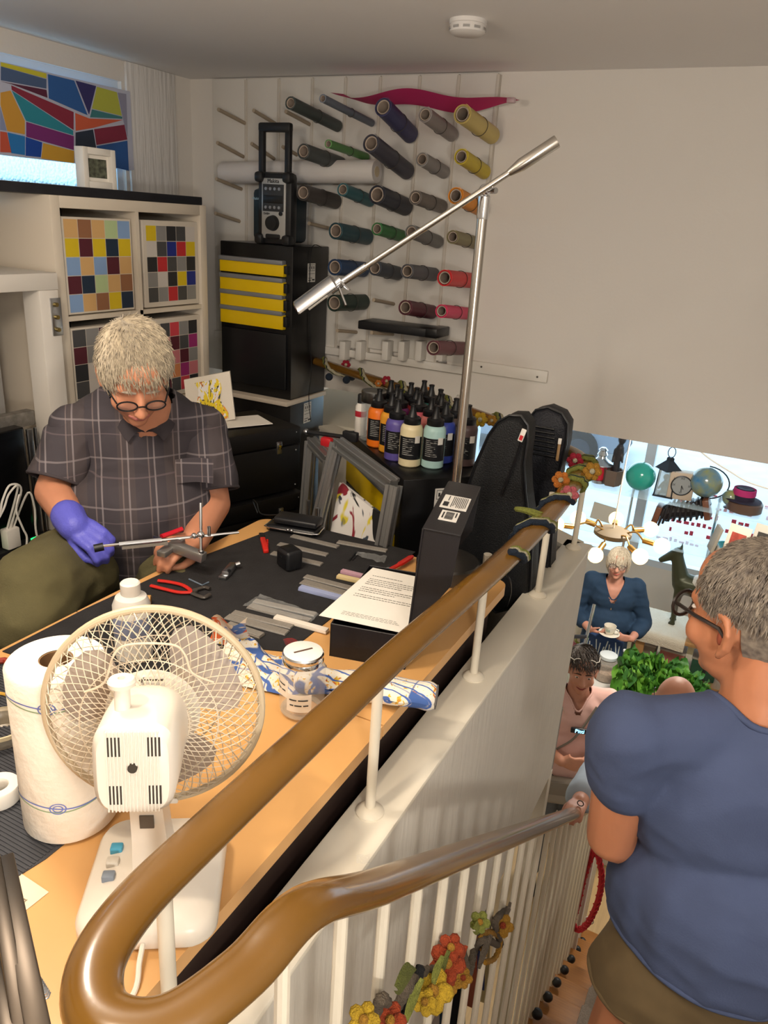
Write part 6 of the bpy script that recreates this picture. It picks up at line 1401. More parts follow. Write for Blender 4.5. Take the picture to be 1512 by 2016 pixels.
# ------------------------------------------------------------------ standing figures
def standing(label, foot, fdir, ht, skin, hdir=None, arms=None, shirt=None, pants=None, vox=.008, head_s=1., fem=False, lean=0., legs=None, head_off=(0, 0, 0), belly=1., sleeve=.55, vneck=0., hem=.86, shoulder_w=.18, pant_len=1., top_disp=.006, loose=1.):
    """joints in a local frame (right, forward, up) scaled to the height"""
    k = ht/1.70; B_ = basis((fdir[0], fdir[1], 0), (0, 0, 1), foot); t = thing('person', V(foot), label, 'person')
    Lp = lambda x, y, z: B_ @ V((x*k, y*k+lean*max(0, z-.9)*k, z*k))
    RM_ = B_.to_3x3(); b = MB()
    hc = Lp(0, .02, 1.575)+V(head_off); H = basis(hdir or (fdir[0], fdir[1], 0), (0, 0, 1), hc)
    head_shapes(b, H, fem, head_s*k)
    nk = Lp(0, 0, 1.43); b.cap(hc+(nk-hc)*.25-H.to_3x3() @ V((0, .02, 0)), nk, .055*k, .062*k); b.cap(nk, Lp(0, 0, 1.2), .065*k, .10*k); b.cap(Lp(0, 0, 1.25), Lp(0, 0, .95), .11*k, .11*k)
    b.ball(Lp(0, .0, 1.29), V((.15, .10, .14))*k, 14, RM_)
    sh = {}; 
    A_ = arms or {}
    for s in (-1, 1):
        S0 = Lp(s*shoulder_w, -.01, 1.385); a = A_.get(s, {}); E0 = a.get('e') or Lp(s*.22, -.02, 1.10); W0 = a.get('w') or Lp(s*.22, .06, .86)
        sh[s] = (S0, E0, W0); b.cap(Lp(s*.06, 0, 1.36), S0, .06*k, .055*k); b.chain([S0, E0, W0], [.052*k, .042*k, .030*k])
        hd_ = a.get('hd') or (W0-E0).normalized(); hand(b, W0, hd_, a.get('hb') or RM_ @ V((s, 0, .1)), side=a.get('side', s), curl=a.get('curl', .4), s_=.92*k, thumb=.7)
    lg = {}
    for s in (-1, 1):
        h0 = Lp(s*.085, 0, .90); a = (legs or {}).get(s, {}); K0 = a.get('k') or Lp(s*.09, .01, .48); F0 = a.get('a') or Lp(s*.095, -.02, .07); lg[s] = (h0, K0, F0)
        b.chain([h0, K0, F0], [.085*k, .055*k, .038*k]); b.cap(F0+V((0, 0, -.03*k)), F0+RM_ @ V((0, .14*k, -.04*k)), .036*k, .028*k)
    body = part('body', remesh(b, vox*.75, 4), skin, t, smooth=180)
    # top
    m = MB(); m.ball(Lp(0, .005, 1.27), V((.182*loose, .128*loose, .185))*k, 18, RM_); m.ball(Lp(0, .025*belly, 1.06), V((.172*belly*loose, .135*belly*loose, .18))*k, 18, RM_); m.cap(Lp(-shoulder_w, -.01, 1.385), Lp(shoulder_w, -.01, 1.385), .064*k, .064*k); m.cap(Lp(0, 0, 1.05), Lp(0, 0, hem+.08), .155*k*belly*loose, .16*k*belly*loose)
    for s in (-1, 1): S0, E0, W0 = sh[s]; m.cap(Lp(s*.06, -.01, 1.40), S0, .055*k, .064*k); (m.cap(S0, S0+(E0-S0)*sleeve, .068*k*loose, .064*k*loose) if sleeve <= 1 else m.chain([S0, E0, E0+(W0-E0)*(sleeve-1)], [.068*k*loose, .060*k*loose, .060*k*loose]))
    top = remesh(m, vox, 7, fabric_disp(len(label), top_disp, 14))
    zc = Lp(0, 0, 1.435).z; c0 = Lp(0, .0, 1.4)
    Bi = B_.inverted()
    def kp(p):
        q = Bi @ p; q = V((q.x/k, (q.y-lean*max(0, q.z-.9*k))/k, q.z/k))
        if math.hypot(q.x, q.y-.005) < .078 and q.z > 1.34: return False
        if vneck and q.y > 0.02 and q.z > 1.40-vneck and abs(q.x) < .012+(q.z-1.40+vneck)*.42: return False
        return q.z > hem
    top = cut(top, kp); top_o = part('shirt', top, shirt, t, smooth=180, recalc=False)
    ax_, ay_ = RM_ @ V((1, 0, 0)), RM_ @ V((0, 1, 0))
    for nm, q in (('neckband', seam(top, lambda p: (Bi @ p).z > 1.15*k, Lp(0, .0, 1.4), ax_, ay_, .0055*k)), ('hem_band', seam(top, lambda p: (Bi @ p).z < (hem+.05)*k, Lp(0, 0, hem), ax_, ay_, .005*k, 60))):
        if q: part(nm, q, shirt, top_o, smooth=180)
    p = MB(); p.ball(Lp(0, 0, .93), V((.165*belly, .125*belly, .12))*k, 16, RM_)
    for s in (-1, 1):
        h0, K0, F0 = lg[s]
        if pant_len >= 1: p.chain([h0, K0, F0+(K0-F0)*.05], [.105*k, .075*k, .06*k])
        else: p.chain([h0, h0+(K0-h0)*.80], [.118*k, .100*k])
    pz = remesh(p, vox, 6, fabric_disp(5, .006, 12))
    if pant_len < 1: pz = cut(pz, lambda q: (Bi @ q).z > pant_len*k)
    po = part('trousers' if pant_len >= 1 else 'shorts', pz, pants, t, smooth=180, recalc=False)
    if pant_len < 1:
        for s in (-1, 1):
            q = seam(pz, lambda v: (Bi @ v).x*s > 0, lg[s][0]+(lg[s][1]-lg[s][0])*.5, ax_, ay_, .005*k)
            if q: part('leg_hem', q, pants, po, smooth=180)
    for s in (-1, 1):
        F0 = lg[s][2]; m = MB(); m.cap(F0+V((0, 0, -.03*k)), F0+RM_ @ V((0, .15*k, -.036*k)), .042*k, .036*k); part('shoe', remesh(m, vox, 3), black, t, smooth=180)
    return t, body, H, k, Lp, top_o, head_s*k
# man in blue on the stairs, seen from behind
def stz(y): return -RISE*max(1, min(14, int((y-Y0)/RUN)+1))
fx, fy = .125, 1.17; fz = stz(fy)+.011
bskin = skinm('blue_man', '#b97a58')
eL = PD(1203, 1645, 1.50); wL = PD(1290, 1690, 1.70)
e_fd = V((-.50, .86, 0)).normalized(); _bb = basis(e_fd, (0, 0, 1), (fx, fy, fz)); blp = lambda x, y, z: _bb @ (V((x, y, z))*(1.73/1.7))
t, body, H, k, Lp, top_o, hs = standing('man in slate blue t-shirt standing on the stairs, back turned, looking left', (fx, fy, fz), e_fd, 1.73, bskin, hdir=(-.80, .58, -.10),
    arms={-1: {'e': eL, 'w': wL, 'curl': .6}}, legs={-1: {'k': blp(-.12, .05, .48), 'a': blp(-.13, .03, .07)}}, shirt=M('slate_tshirt', '#404b69', .9, var=(20, .9), bump=(320, .12)), pants=M('khaki_brown', '#5a4a30', .9, var=(25, .85)), vox=.0075, lean=.10, sleeve=.36, hem=1.0, shoulder_w=.205, pant_len=.90, belly=1.08, head_off=(-.02, .0, -.015), top_disp=.006, head_s=1.0)
face_bits(body, H, hs, '#6f5b4c', '#a05a48')
specs(body, H, '#241c18', hs, .0032, .027, .021, -.004, .112)
keep = lambda p: (p.z > .010 and p.y < .055) or (p.z > .055 and p.y < .075) or (p.y < -.035 and p.z > -.060)
hair(body, H, '#8a7f70', 5000, keep, (0, -.02, .12), (.16, .34), hs, .0015, .003, 1.04, 8, .12, var='#5a5048', lift=.006)
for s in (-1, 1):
    m = MB(); m.T = H @ Matrix.Scale(hs, 4); m.ball((s*.0815, -.004, -.012), (.003, .007, .011), 10, (0, 0, s*.35)); part('ear_hollow_shade', m, M('ear_shadow', '#8a4632', .6), body)  # dark blob on each ear, shade of the hollow put into its colour
# bald man coming up the stairs behind him
gx0, gy0 = .03, 2.95; gz0 = stz(gy0)+.011
hr = V((SX, 2.20, srail(2.20)+.02))
t, body, H, k, Lp, top_o, hs = standing('balding man in light shirt and jeans coming up the stairs, hand on the rail', (gx0, gy0, gz0), (-.05, -1, 0), 1.70, skinm('bald_man', '#c98d74'), hdir=(0, -1, -.45), head_off=(-.09, 0, -.03),
    arms={1: {'e': V((-.28, 2.62, srail(2.62)+.16)), 'w': V((SX, 2.26, srail(2.26)+.04)), 'hd': V((0, -.85, .35)), 'hb': V((0, .35, .9)), 'curl': .55, 'side': 1}}, shirt=M('pale_blue_shirt', '#a8b4c4', .85), pants=M('jeans_pale', '#6f8494', .9, var=(60, .8)), vox=.009, lean=.05,
    legs={-1: {'k': V((.10, 2.62, stz(2.72)+.53)), 'a': V((.10, 2.68, stz(2.68)+.085))}}, sleeve=1.8)
face_bits(body, H, hs, '#8d7d70', '#a86a60'); specs(body, H, '#1d1b1b', hs, .002, .024, .017, .075, .085)
hair(body, H, '#a39a90', 500, lambda p: p.z < .03 and p.y < .03 and p.z > -.05 and (abs(p.x) > .04 or p.y < -.05), (0, 0, .12), (.1, .3), hs, .002, .002, 1.02, 5)
part('ring', MB().tube([V((SX+.012, 2.19, srail(2.19)+.045))+V((math.cos(q/10*6.283)*.0105, 0, math.sin(q/10*6.283)*.0105)) for q in range(10)], .0018, 6, closed=True), black_s, t)
# woman in pink t-shirt downstairs
ph = PD(1147, 1312, 4.45); pk = (ph.x, ph.y-.02, FL); fd = V((.35, -1, 0)).normalized(); pht = (ph.z-FL)/1.575*1.70
rt_ = fd.cross(V((0, 0, 1)))
t, body, H, k, Lp, top_o, hs = standing('woman in pale pink t-shirt with lit name badge and clasped hands', pk, fd, pht, skinm('pink_woman', '#c08870'), hdir=(.30, -1, .02), fem=True,
    arms={1: {'e': Vector((0, 0, 0)), 'w': None}} if False else {-1: {'e': V((ph.x, ph.y, 0))-rt_*.25+V((0, 0, FL+1.10*pht/1.7))+fd*.02, 'w': V((ph.x, ph.y, 0))-rt_*.06+fd*.25+V((0, 0, FL+1.13*pht/1.7)), 'hd': (rt_+fd*.3), 'hb': fd, 'curl': .9},
          1: {'e': V((ph.x, ph.y, 0))+rt_*.25+V((0, 0, FL+1.10*pht/1.7)), 'w': V((ph.x, ph.y, 0))+rt_*.07+fd*.25+V((0, 0, FL+1.11*pht/1.7)), 'hd': (-rt_+fd*.3), 'hb': fd, 'curl': .9}},
    shirt=M('pink_cotton', '#d3aaa2', .9), pants=M('grey_jeans', '#5d6166', .9, var=(40, .85)), vox=.009, vneck=.055, sleeve=.7, hem=.90, belly=.95)
face_bits(body, H, hs, '#4c3a32', '#8a3e3a', smile=.6)
hair(body, H, '#4d423c', 1100, lambda p: p.z > .068 or p.y < .01 and p.z > -.055, (.02, -.03, .11), (.25, .55), hs, .003, .008, 1.08, 11, .3, var='#241d1a', lift=.010)
specs(body, H, '#c9c4bc', hs, .0022, .026, .02, .085, .070)
neck = [Lp(x*.085, .108+.008*(1-abs(x)), 1.37-.075*(1-x*x)) for x in (-1, -.7, -.35, 0, .35, .7, 1)]
nl = part('necklace', MB().tube(catmull(neck, 5), .0016*k, 5), M('silver', '#d8cfc0', .25, 1), t); part('pendant', MB().ball(neck[3], .010, 10), M('pearl', '#e0d4c0', .3), nl); part('pendant', MB().ball(neck[2]+V((0, 0, .012)), .008, 10), M('pearl', '#e0d4c0', .3), nl)
bp_ = Lp(-.02, .150, 1.265); bu = -rt_; bd_ = basis(fd, (0, 0, 1), bp_).to_3x3()
bg_ = part('name_badge', MB().box(bp_, (.095, .012, .032), bd_, .004), M('badge_dark', '#20242c', .4), t); 
textmesh('Pitti', .032, M('badge_led', '#7fd4ff', .4, emit=4), bg_, bp_+fd*.0075, -rt_, (0, 0, 1), 'badge_text', .0006)
wc = V((ph.x, ph.y, 0))-rt_*.085+fd*.22+V((0, 0, FL+1.13*pht/1.7)); part('wristwatch', MB().tube([wc+V((math.cos(q/14*6.283)*.010, math.sin(q/14*6.283)*.034*.6, math.sin(q/14*6.283)*.034)) for q in range(14)], .006, 6, closed=True), M('silver', '#d8cfc0', .25, 1), t)
bgp = Lp(.02, .17, .86); cb_ = thing('crossbody_bag', bgp-V((0, 0, .09)), 'grey crossbody bag hanging at the pink t-shirt woman\'s waist', 'bag')
m = MB(); m.box(bgp, (.27, .07, .17), bd_, .035, 3); part('bag_body', m, M('grey_canvas', '#8d857b', .85), cb_); part('flap', MB().box(bgp+fd*.030+V((0, 0, .035)), (.26, .016, .09), bd_, .007), M('grey_canvas2', '#7b746b', .85), cb_)
part('strap', MB().tube(catmull([bgp+rt_*.13+V((0, 0, .08)), Lp(.10, .15, 1.1), Lp(.0, .155, 1.22), Lp(-.10, .10, 1.40)], 6), .007, 6), M('grey_canvas2', '#7b746b', .85), cb_)
# woman with the teacup further back
th_ = PD(1218, 1106, 6.12); tk = (th_.x, th_.y-.02, FL); tht = (th_.z-FL)/1.575*1.70; fd = V((.22, -1, 0)).normalized(); rt_ = fd.cross(V((0, 0, 1))); kk = tht/1.7; c0 = V((th_.x, th_.y, FL))
navy = M('navy_tunic', '#1c3550', .85, bump=(200, .1))
t, body, H, k, Lp, top_o, hs = standing('woman in navy tunic with blond bob holding a teacup near the window', tk, fd, tht, skinm('tea_woman', '#c9907c'), hdir=(.12, -1, .12), fem=True,
    arms={1: {'e': c0+rt_*.27+V((0, 0, 1.08*kk))+fd*.02, 'w': c0+rt_*.14+fd*.26+V((0, 0, 1.06*kk)), 'hd': (-rt_*.8+fd*.4+V((0, 0, .1))), 'hb': fd*.4+V((0, 0, -.9)), 'curl': .5, 'side': -1},
          -1: {'e': c0-rt_*.27+V((0, 0, 1.06*kk)), 'w': c0-rt_*.17+fd*.26+V((0, 0, 1.04*kk)), 'hd': (rt_*.9+fd*.35+V((0, 0, .15))), 'hb': fd, 'curl': .7}},
    shirt=navy, pants=M('navy_trousers', '#16233a', .9), vox=.010, vneck=.13, sleeve=1.55, hem=.74, belly=1.12, loose=1.12)
face_bits(body, H, hs, '#8a7060', '#a8524c', smile=1); specs(body, H, '#3a2c30', hs, .0022, .026, .019, 0, .106)
hair(body, H, '#d6cbb8', 900, lambda p: p.z > .085 or (p.y < .02 and p.z > -.07), (0, -.01, .12), (.6, 1.2), hs, .0035, .008, 1.08, 21, .2, var='#a89a84', lift=.014, down=.03)
zp = Lp(0, .135, 1.215); part('zip_pull', MB().box(zp, (.008, .006, .022), None, .002), M('silver', '#d8cfc0', .25, 1), top_o)
bgp = Lp(.02, .20, .90); sb_ = thing('striped_bag', bgp-V((0, 0, .1)), 'blue and white striped pouch at the teacup woman\'s waist', 'bag'); bd_ = basis(fd, (0, 0, 1), bgp).to_3x3()
part('bag_body', MB().box(bgp, (.30, .08, .19), bd_, .04, 3), M('bag_blue', '#27406a', .8), sb_)
for i in range(11): x = -.12+.024*i; part('stripe', MB().box(bgp+rt_*x+fd*.0405+V((0, 0, .03*math.sin(i*2.1)-.01)), (.008, .004, .10), bd_ @ Matrix.Rotation(.2*math.sin(i), 3, 'Y')), M('bag_cream', '#c9d2d0', .8), sb_)
cp_ = c0+fd*.30+V((0, 0, 1.065*kk)); cs = thing('teacup', cp_, 'white patterned teacup in the blond woman\'s hands', 'cup'); chn = M('china', '#e2dccf', .25)
part('cup', MB().lathe([(.022, 0), (.03, .005), (.042, .035), (.045, .065), (.042, .065), (.036, .03)], 24, cp_+V((0, 0, .012)), cap=False), chn, cs); part('cup_handle', MB().tube([cp_+V((.043, 0, .06)), cp_+V((.065, 0, .055)), cp_+V((.065, 0, .03)), cp_+V((.040, 0, .025))], .005, 8), chn, cs); part('decor', MB().box(cp_+V((-.005, -.041, .05)), (.03, .004, .02), None, .001), M('cup_decor', '#9aa79a', .5), cs)
solo('saucer', MB().lathe([(.03, -.004), (.075, .010), (.078, .012), (.074, .014), (.03, .003), (.001, .003)], 28, cp_+V((0, 0, .004))), chn, 'white saucer under the teacup', 'saucer')
# ================================================================== the shop downstairs
SH = PY(1340, 975, 6.5).z-.02       # glass display shelf
gs = thing('glass_shelf', (-.5, 6.5, SH), 'clear glass display shelf in the shop window', 'shelf')
gm_ = M('shelf_glass', '#cfe4ee', .05, alpha=.30)
part('board', MB().b2((-1.55, 6.28, SH-.012), (.95, 6.72, SH), .002), gm_, gs); part('lower_board', MB().b2((-1.55, 6.35, SH-.42), (.95, 6.72, SH-.408), .002), gm_, gs)
for x in (-1.5, -.86, -.16, .9): part('upright', MB().cyl((x, 6.7, FL), (x, 6.7, SH+.02), .012, n=10), chrome, gs); part('clamp', MB().box((x, 6.7, SH-.006), (.04, .04, .04), None, .006), gm_, gs)
def base_at(px, py): p = PY(px, py, 6.48); return V((p.x, p.y, SH))
def sz(npx, p): return npx*(p-CAM).length/1505
# red lantern
p = base_at(1180, 935); t = thing('red_lantern', p, 'red railway lantern with silver cap on the glass shelf', 'lantern')
part('globe', MB().lathe([(.045, .03), (.055, .05), (.055, .15), (.045, .17)], 20, p), M('lantern_red', '#c2263a', .3), t); part('foot', MB().lathe([(.06, 0), (.06, .025), (.045, .032)], 20, p), steel, t); part('roof', MB().lathe([(.105, .165), (.10, .175), (.045, .215), (.04, .22)], 24, p), steel, t); part('chimney', MB().lathe([(.04, .22), (.035, .235), (.045, .25), (.03, .28), (.04, .29), (.02, .31)], 18, p), chrome, t)
# figurine in a pot
p = base_at(1204, 945); pot = solo('clay_pot', MB().lathe([(.07, 0), (.085, .02), (.09, .13), (.095, .14), (.08, .14), (.075, .06), (.001, .05)], 6, p), M('pot_brown', '#6b5a50', .7), 'brown six sided pot on the glass shelf', 'pot')
t = thing('figurine', p+V((.02, .0, .05)), 'dark carved figurine standing in the brown pot', 'figurine'); m = MB(); q = p+V((.02, 0, .05))
m.chain([q, q+V((0, 0, .16)), q+V((.005, 0, .28))], [.035, .028, .035]); m.ball(q+V((.01, 0, .36)), (.035, .04, .05), 12); m.ball(q+V((.015, 0, .405)), (.045, .045, .02), 12); m.cap(q+V((.03, 0, .26)), q+V((.045, -.03, .17)), .014, .010); m.cap(q+V((-.03, 0, .26)), q+V((-.035, -.03, .16)), .014, .010)
part('carving', remesh(m, .008, 3), M('carved_dark', '#2c2a30', .5), t, smooth=180)
# balls and globes
p = base_at(1259, 950); r_ = sz(27, p); solo('teal_ball', MB().ball(p+V((0, 0, r_)), r_, 28), M('ball_teal', '#2a9c8e', .15, coat=.4), 'shiny teal glass ball on the glass shelf', 'ball')
def globe(px, py, rpx, label, stand):
    p = base_at(px, py+rpx); r_ = sz(rpx, p); c = p+V((0, 0, r_+stand)); t = thing('globe', p, label, 'globe', 'globes on the glass shelf')
    part('sphere', MB().ball(c, r_, 28), M('globe_sea', '#2f6f9c', .2, var=(9, '#8a8a52'), coat=.5), t)
    part('meridian', MB().tube([c+V((math.sin(a_)*.35*r_*1.06, 0, 0))+V((math.sin(a_)*r_*1.0, 0, math.cos(a_)*r_*1.07)) for a_ in [k*math.pi/14 for k in range(15)]], .006, 6), darksteel, t)
    part('stem', MB().cyl(p+V((0, 0, .01)), c-V((0, 0, r_*1.0)), .008, n=8), darksteel, t); part('foot', MB().lathe([(r_*.6, 0), (r_*.6, .008), (.012, .02)], 20, p), darksteel, t)
globe(1386, 942, 28, 'large blue globe on the glass shelf beside the clock', .05); globe(1441, 956, 15, 'small globe between the large globe and the hat', .02)
# hanging lantern with toy monkey
p = base_at(1308, 965); t = thing('candle_lantern', p, 'dark metal candle lantern with glass sides beside the clock', 'lantern')
for sx in (-1, 1):
    for sy in (-1, 1): part('corner_post', MB().cyl(p+V((sx*.07, sy*.07, .01)), p+V((sx*.06, sy*.06, .23)), .006, n=6), darksteel, t)
part('foot', MB().b2(p+V((-.08, -.08, 0)), p+V((.08, .08, .012))), darksteel, t); part('roof', MB().lathe([(.11, .225), (.03, .30), (.03, .32), (.02, .33)], 4, p), darksteel, t); part('ring', MB().tube([p+V((math.cos(k*.628)*.03, 0, .37+math.sin(k*.628)*.045)) for k in range(10)], .004, 6, closed=True), darksteel, t)
for sy in (-1, 1): part('pane', MB().b2(p+V((-.062, sy*.066-.001, .015)), p+V((.062, sy*.066+.001, .225))), gm_, t)
m = MB(); q = p+V((0, -.02, .013)); m.cap(q+V((0, 0, .03)), q+V((0, 0, .10)), .028, .024); m.ball(q+V((.0, -.005, .15)), .028, 10); 
for s in (-1, 1): m.cap(q+V((s*.02, 0, .10)), q+V((s*.045, -.02, .05)), .01); m.cap(q+V((s*.015, 0, .03)), q+V((s*.035, -.03, .008)), .011)
solo('toy_monkey', remesh(m, .006, 2), M('toy_brown', '#4a3222', .8), 'small brown toy monkey inside the candle lantern', 'toy', smooth=180)
# clock
p = base_at(1335, 978); q_ = math.radians(12); RMk = Matrix.Rotation(q_, 3, 'Z'); t = thing('desk_clock', p, 'pale square desk clock with roman dial on the glass shelf', 'clock')
part('case', MB().box(p+V((0, 0, .115)), (.20, .11, .23), RMk, .008), M('clock_case', '#b9a795', .5), t); n_ = RMk @ V((0, -1, 0)); xx = RMk @ V((1, 0, 0)); cc = p+V((0, 0, .125))+n_*.056
part('dial', MB().cyl(cc, cc+n_*.004, .078, n=36), M('dial_grey', '#8d8f90', .5), t); part('bezel', MB().tube([cc+n_*.005+xx*math.cos(k*.2618)*.08+V((0, 0, math.sin(k*.2618)*.08)) for k in range(24)], .005, 6, closed=True), darksteel, t)
for k, s in enumerate(('XII', 'III', 'VI', 'IX')): a_ = math.pi/2-k*math.pi/2; textmesh(s, .026, ink, t, cc+n_*.005+xx*math.cos(a_)*.06+V((0, 0, math.sin(a_)*.06)), xx, (0, 0, 1), 'numeral')
for a_, l in ((math.radians(-60), .035), (math.radians(-85), .052)): part('hand', MB().tube([cc+n_*.006, cc+n_*.006+xx*math.cos(a_)*l+V((0, 0, math.sin(a_)*l))], .003, 5), ink, t)
# hat and wooden drum
p = base_at(1468, 985); solo('wooden_drum', MB().lathe([(.12, 0), (.135, .01), (.135, .075), (.125, .085), (.11, .08)], 30, p), M('drum_wood', '#5a4338', .4), 'flat round wooden drum with price tag on the glass shelf', 'drum')
ht_ = thing('felt_hat', p+V((.0, 0, .09)), 'dark felt hat with pink band on the wooden drum', 'hat'); q = p+V((-.02, 0, .088))
part('brim', MB().lathe([(.12, 0), (.14, .004), (.12, .01)], 30, q), M('felt_dark', '#241c30', .9), ht_); part('crown', MB().lathe([(.085, .008), (.08, .08), (.06, .10), (.001, .09)], 28, q), M('felt_dark', '#241c30', .9), ht_); part('band', MB().lathe([(.0855, .045), (.087, .05), (.0845, .095), (.08, .098)], 28, q, cap=False), M('band_pink', '#b02a6a', .8), ht_)
# concertina hanging below the shelf
c = PY(1345, 1012, 6.45); ac_ = thing('concertina', c-V((0, 0, .1)), 'dark concertina with pleated bellows under the glass shelf', 'accordion')
pts = [PY(1304, 1014, 6.45), PY(1322, 1005, 6.45), PY(1342, 1004, 6.45), PY(1362, 1003, 6.45), PY(1382, 998, 6.45)]
for i in range(9):
    q = catmull(pts, 4)[i*2]; part('bellows_fold', MB().box(q, (.018, .15, .16), (0, .15-.05*i, 0), .006), M('bellows_black', '#1e1a1e', .5), ac_)
part('bellows_core', MB().tube(catmull(pts, 4), .066, 10), M('bellows_black', '#1e1a1e', .5), ac_)
for i, q in ((0, pts[0]), (1, pts[-1])): part('end_block', MB().box(q+V((-.04 if i == 0 else .04, 0, 0)), (.05, .16, .17), (0, .15 if i == 0 else -.3, 0), .01), M('concertina_wood', '#6e4634', .35), ac_)
# paper sign, teal bowl, white wavy ledge, window lettering
solo('paper_sign', MB().box(PY(1188, 1010, 6.4), (.20, .008, .15), (0, .1, 0)), M('sign_grey', '#b5b3aa', .8), 'grey paper sign hanging under the shelf left of the lamp cord', 'sign')
p = PY(1450, 1022, 6.5); solo('teal_bowl', MB().lathe([(.05, 0), (.11, .05), (.12, .08), (.11, .08), (.045, .01)], 26, V((p.x, p.y, SH-.408))), M('bowl_teal', '#2d7f86', .3), 'teal bowl on the lower glass shelf', 'bowl')
rdm = M('window_red', '#e0506a', .5); ws = thing('window_lettering', (-.1, 7.43, -1.2), 'rows of red lettering stuck to the shop window', 'lettering')
rn = random.Random(6)
for j in range(6):
    z = -.74-.10*j; x = -.72+rn.uniform(0, .2)
    while x < .45: w_ = rn.uniform(.02, .05); part('letter', MB().b2((x, 7.440, z), (x+w_, 7.447, z+rn.uniform(.02, .045))), rdm, ws); x += w_+rn.choice((.012, .02, .12))
# chandelier with globe bulbs
hub = PD(1207, 1046, 4.55); ch_t = thing('chandelier', hub, 'ring chandelier with glowing globe bulbs hanging in the shop', 'chandelier')
bulbm = M('bulb_glow', '#ffd690', .3, emit=3.2); goldm = M('brass_gold', '#b08a4a', .3, .9)
part('hub', MB().lathe([(.09, -.03), (.105, -.02), (.105, .0), (.08, .012), (.02, .02)], 30, hub), M('rattan', '#5f5443', .7), ch_t); part('cord', MB().tube(catmull([hub+V((0, 0, .01)), hub+V((0, 0, .3)), hub+V((.005, .02, .78))], 5), .004, 6), cb, ch_t)
for (px, py, d_) in ((1095, 1033, 4.35), (1172, 1093, 4.40), (1138, 1020, 4.55), (1213, 1022, 4.75), (1281, 1042, 4.65), (1303, 1075, 4.5), (1260, 1096, 4.35)):
    b_ = PD(px, py, d_); dv = (b_-hub); dn = dv.normalized(); s0 = b_-dn*.055
    a_ = part('arm', MB().tube(catmull([hub+dn*.06, hub+dv*.45+V((0, 0, .035)), s0-dn*.05], 5), .005, 6), goldm, ch_t); part('socket', MB().cyl(s0-dn*.05, s0+dn*.01, .016, n=12), goldm, ch_t); part('bulb', MB().ball(b_, .044, 16), bulbm, ch_t)
# bench with knitted blanket and wooden shelf
BZ2 = -1.60; bn = thing('wooden_bench', (-.1, 6.45, FL), 'pine bench with lower shelf below the shop window', 'bench'); pine = M('pine', '#b98c5a', .55, var=(10, .85, (8, .6, 1)))
c1 = PZ(1242, 1236, BZ2); bx0 = c1.x; by0 = c1.y
part('top', MB().b2((bx0, by0, BZ2-.03), (.75, by0+.5, BZ2), .004), pine, bn); part('shelf', MB().b2((bx0+.03, by0+.02, FL+.30), (.75, by0+.5, FL+.325)), pine, bn)
for x in (bx0+.06, .45): part('leg', MB().b2((x, by0+.01, FL), (x+.07, by0+.06, BZ2-.03)), pine, bn); part('leg', MB().b2((x, by0+.44, FL), (x+.07, by0+.49, BZ2-.03)), pine, bn)
def blanket(u, v):
    x = bx0-.03+.47*u; y = by0-.05+.52*v; z = BZ2+.012+.006*noise.noise(V((u*5, v*5, 0)))
    if v < .09: z -= (.09-v)*1.1; y = by0-.02
    return V((x, y, z))
bk = thing('knitted_blanket', (bx0+.2, by0+.3, BZ2), 'cream knitted blanket spread over the pine bench', 'blanket'); part('cloth', MB().grid(blanket, 24, 24), M('knit_cream', '#c9bfae', .95, bump=(90, .9)), bk, smooth=80)
# carton with framed picture beside the blanket
p = V((bx0+.58, by0+.12, BZ2)); cx = thing('carton', p, 'brown carton holding small pictures at the bench end', 'box'); kraft = M('kraft', '#a5835a', .8)
part('front', MB().b2(p+V((-.13, -.10, 0)), p+V((.13, -.095, .13))), kraft, cx); part('back', MB().b2(p+V((-.13, .095, 0)), p+V((.13, .10, .13))), kraft, cx); part('side', MB().b2(p+V((-.13, -.095, 0)), p+V((-.125, .095, .13))), kraft, cx); part('side', MB().b2(p+V((.125, -.095, 0)), p+V((.13, .095, .13))), kraft, cx)
solo('framed_card', MB().box(p+V((0, -.05, .12)), (.20, .012, .15), (-.35, 0, 0), .002), splash_mat('card_print', [('#d8c23a', 14, .5, (1, 1, 1)), ('#4a7fb0', 12, .55, (1, 1, 1))], 1, lin('#d9dde0')), 'small white framed picture standing in the carton', 'picture')
for i, (x, c, n) in enumerate(((.12, '#8a7f74', 'grey'), (.36, '#a3635a', 'dusty red'), (.62, '#2c5a48', 'dark green'))):
    q = V((bx0+x, by0+.25, FL+.325)); b_ = thing('storage_box', q, n+' storage box on the lower bench shelf', 'box', 'boxes under the bench'); part('body', MB().box(q+V((0, 0, .10)), (.20, .34, .18), None, .01), M('store_'+n.replace(' ', '_'), c, .6), b_); part('lid', MB().box(q+V((0, 0, .196)), (.21, .35, .02), None, .006), M('store_lid', '#b8b2a8', .4, alpha=.8), b_)
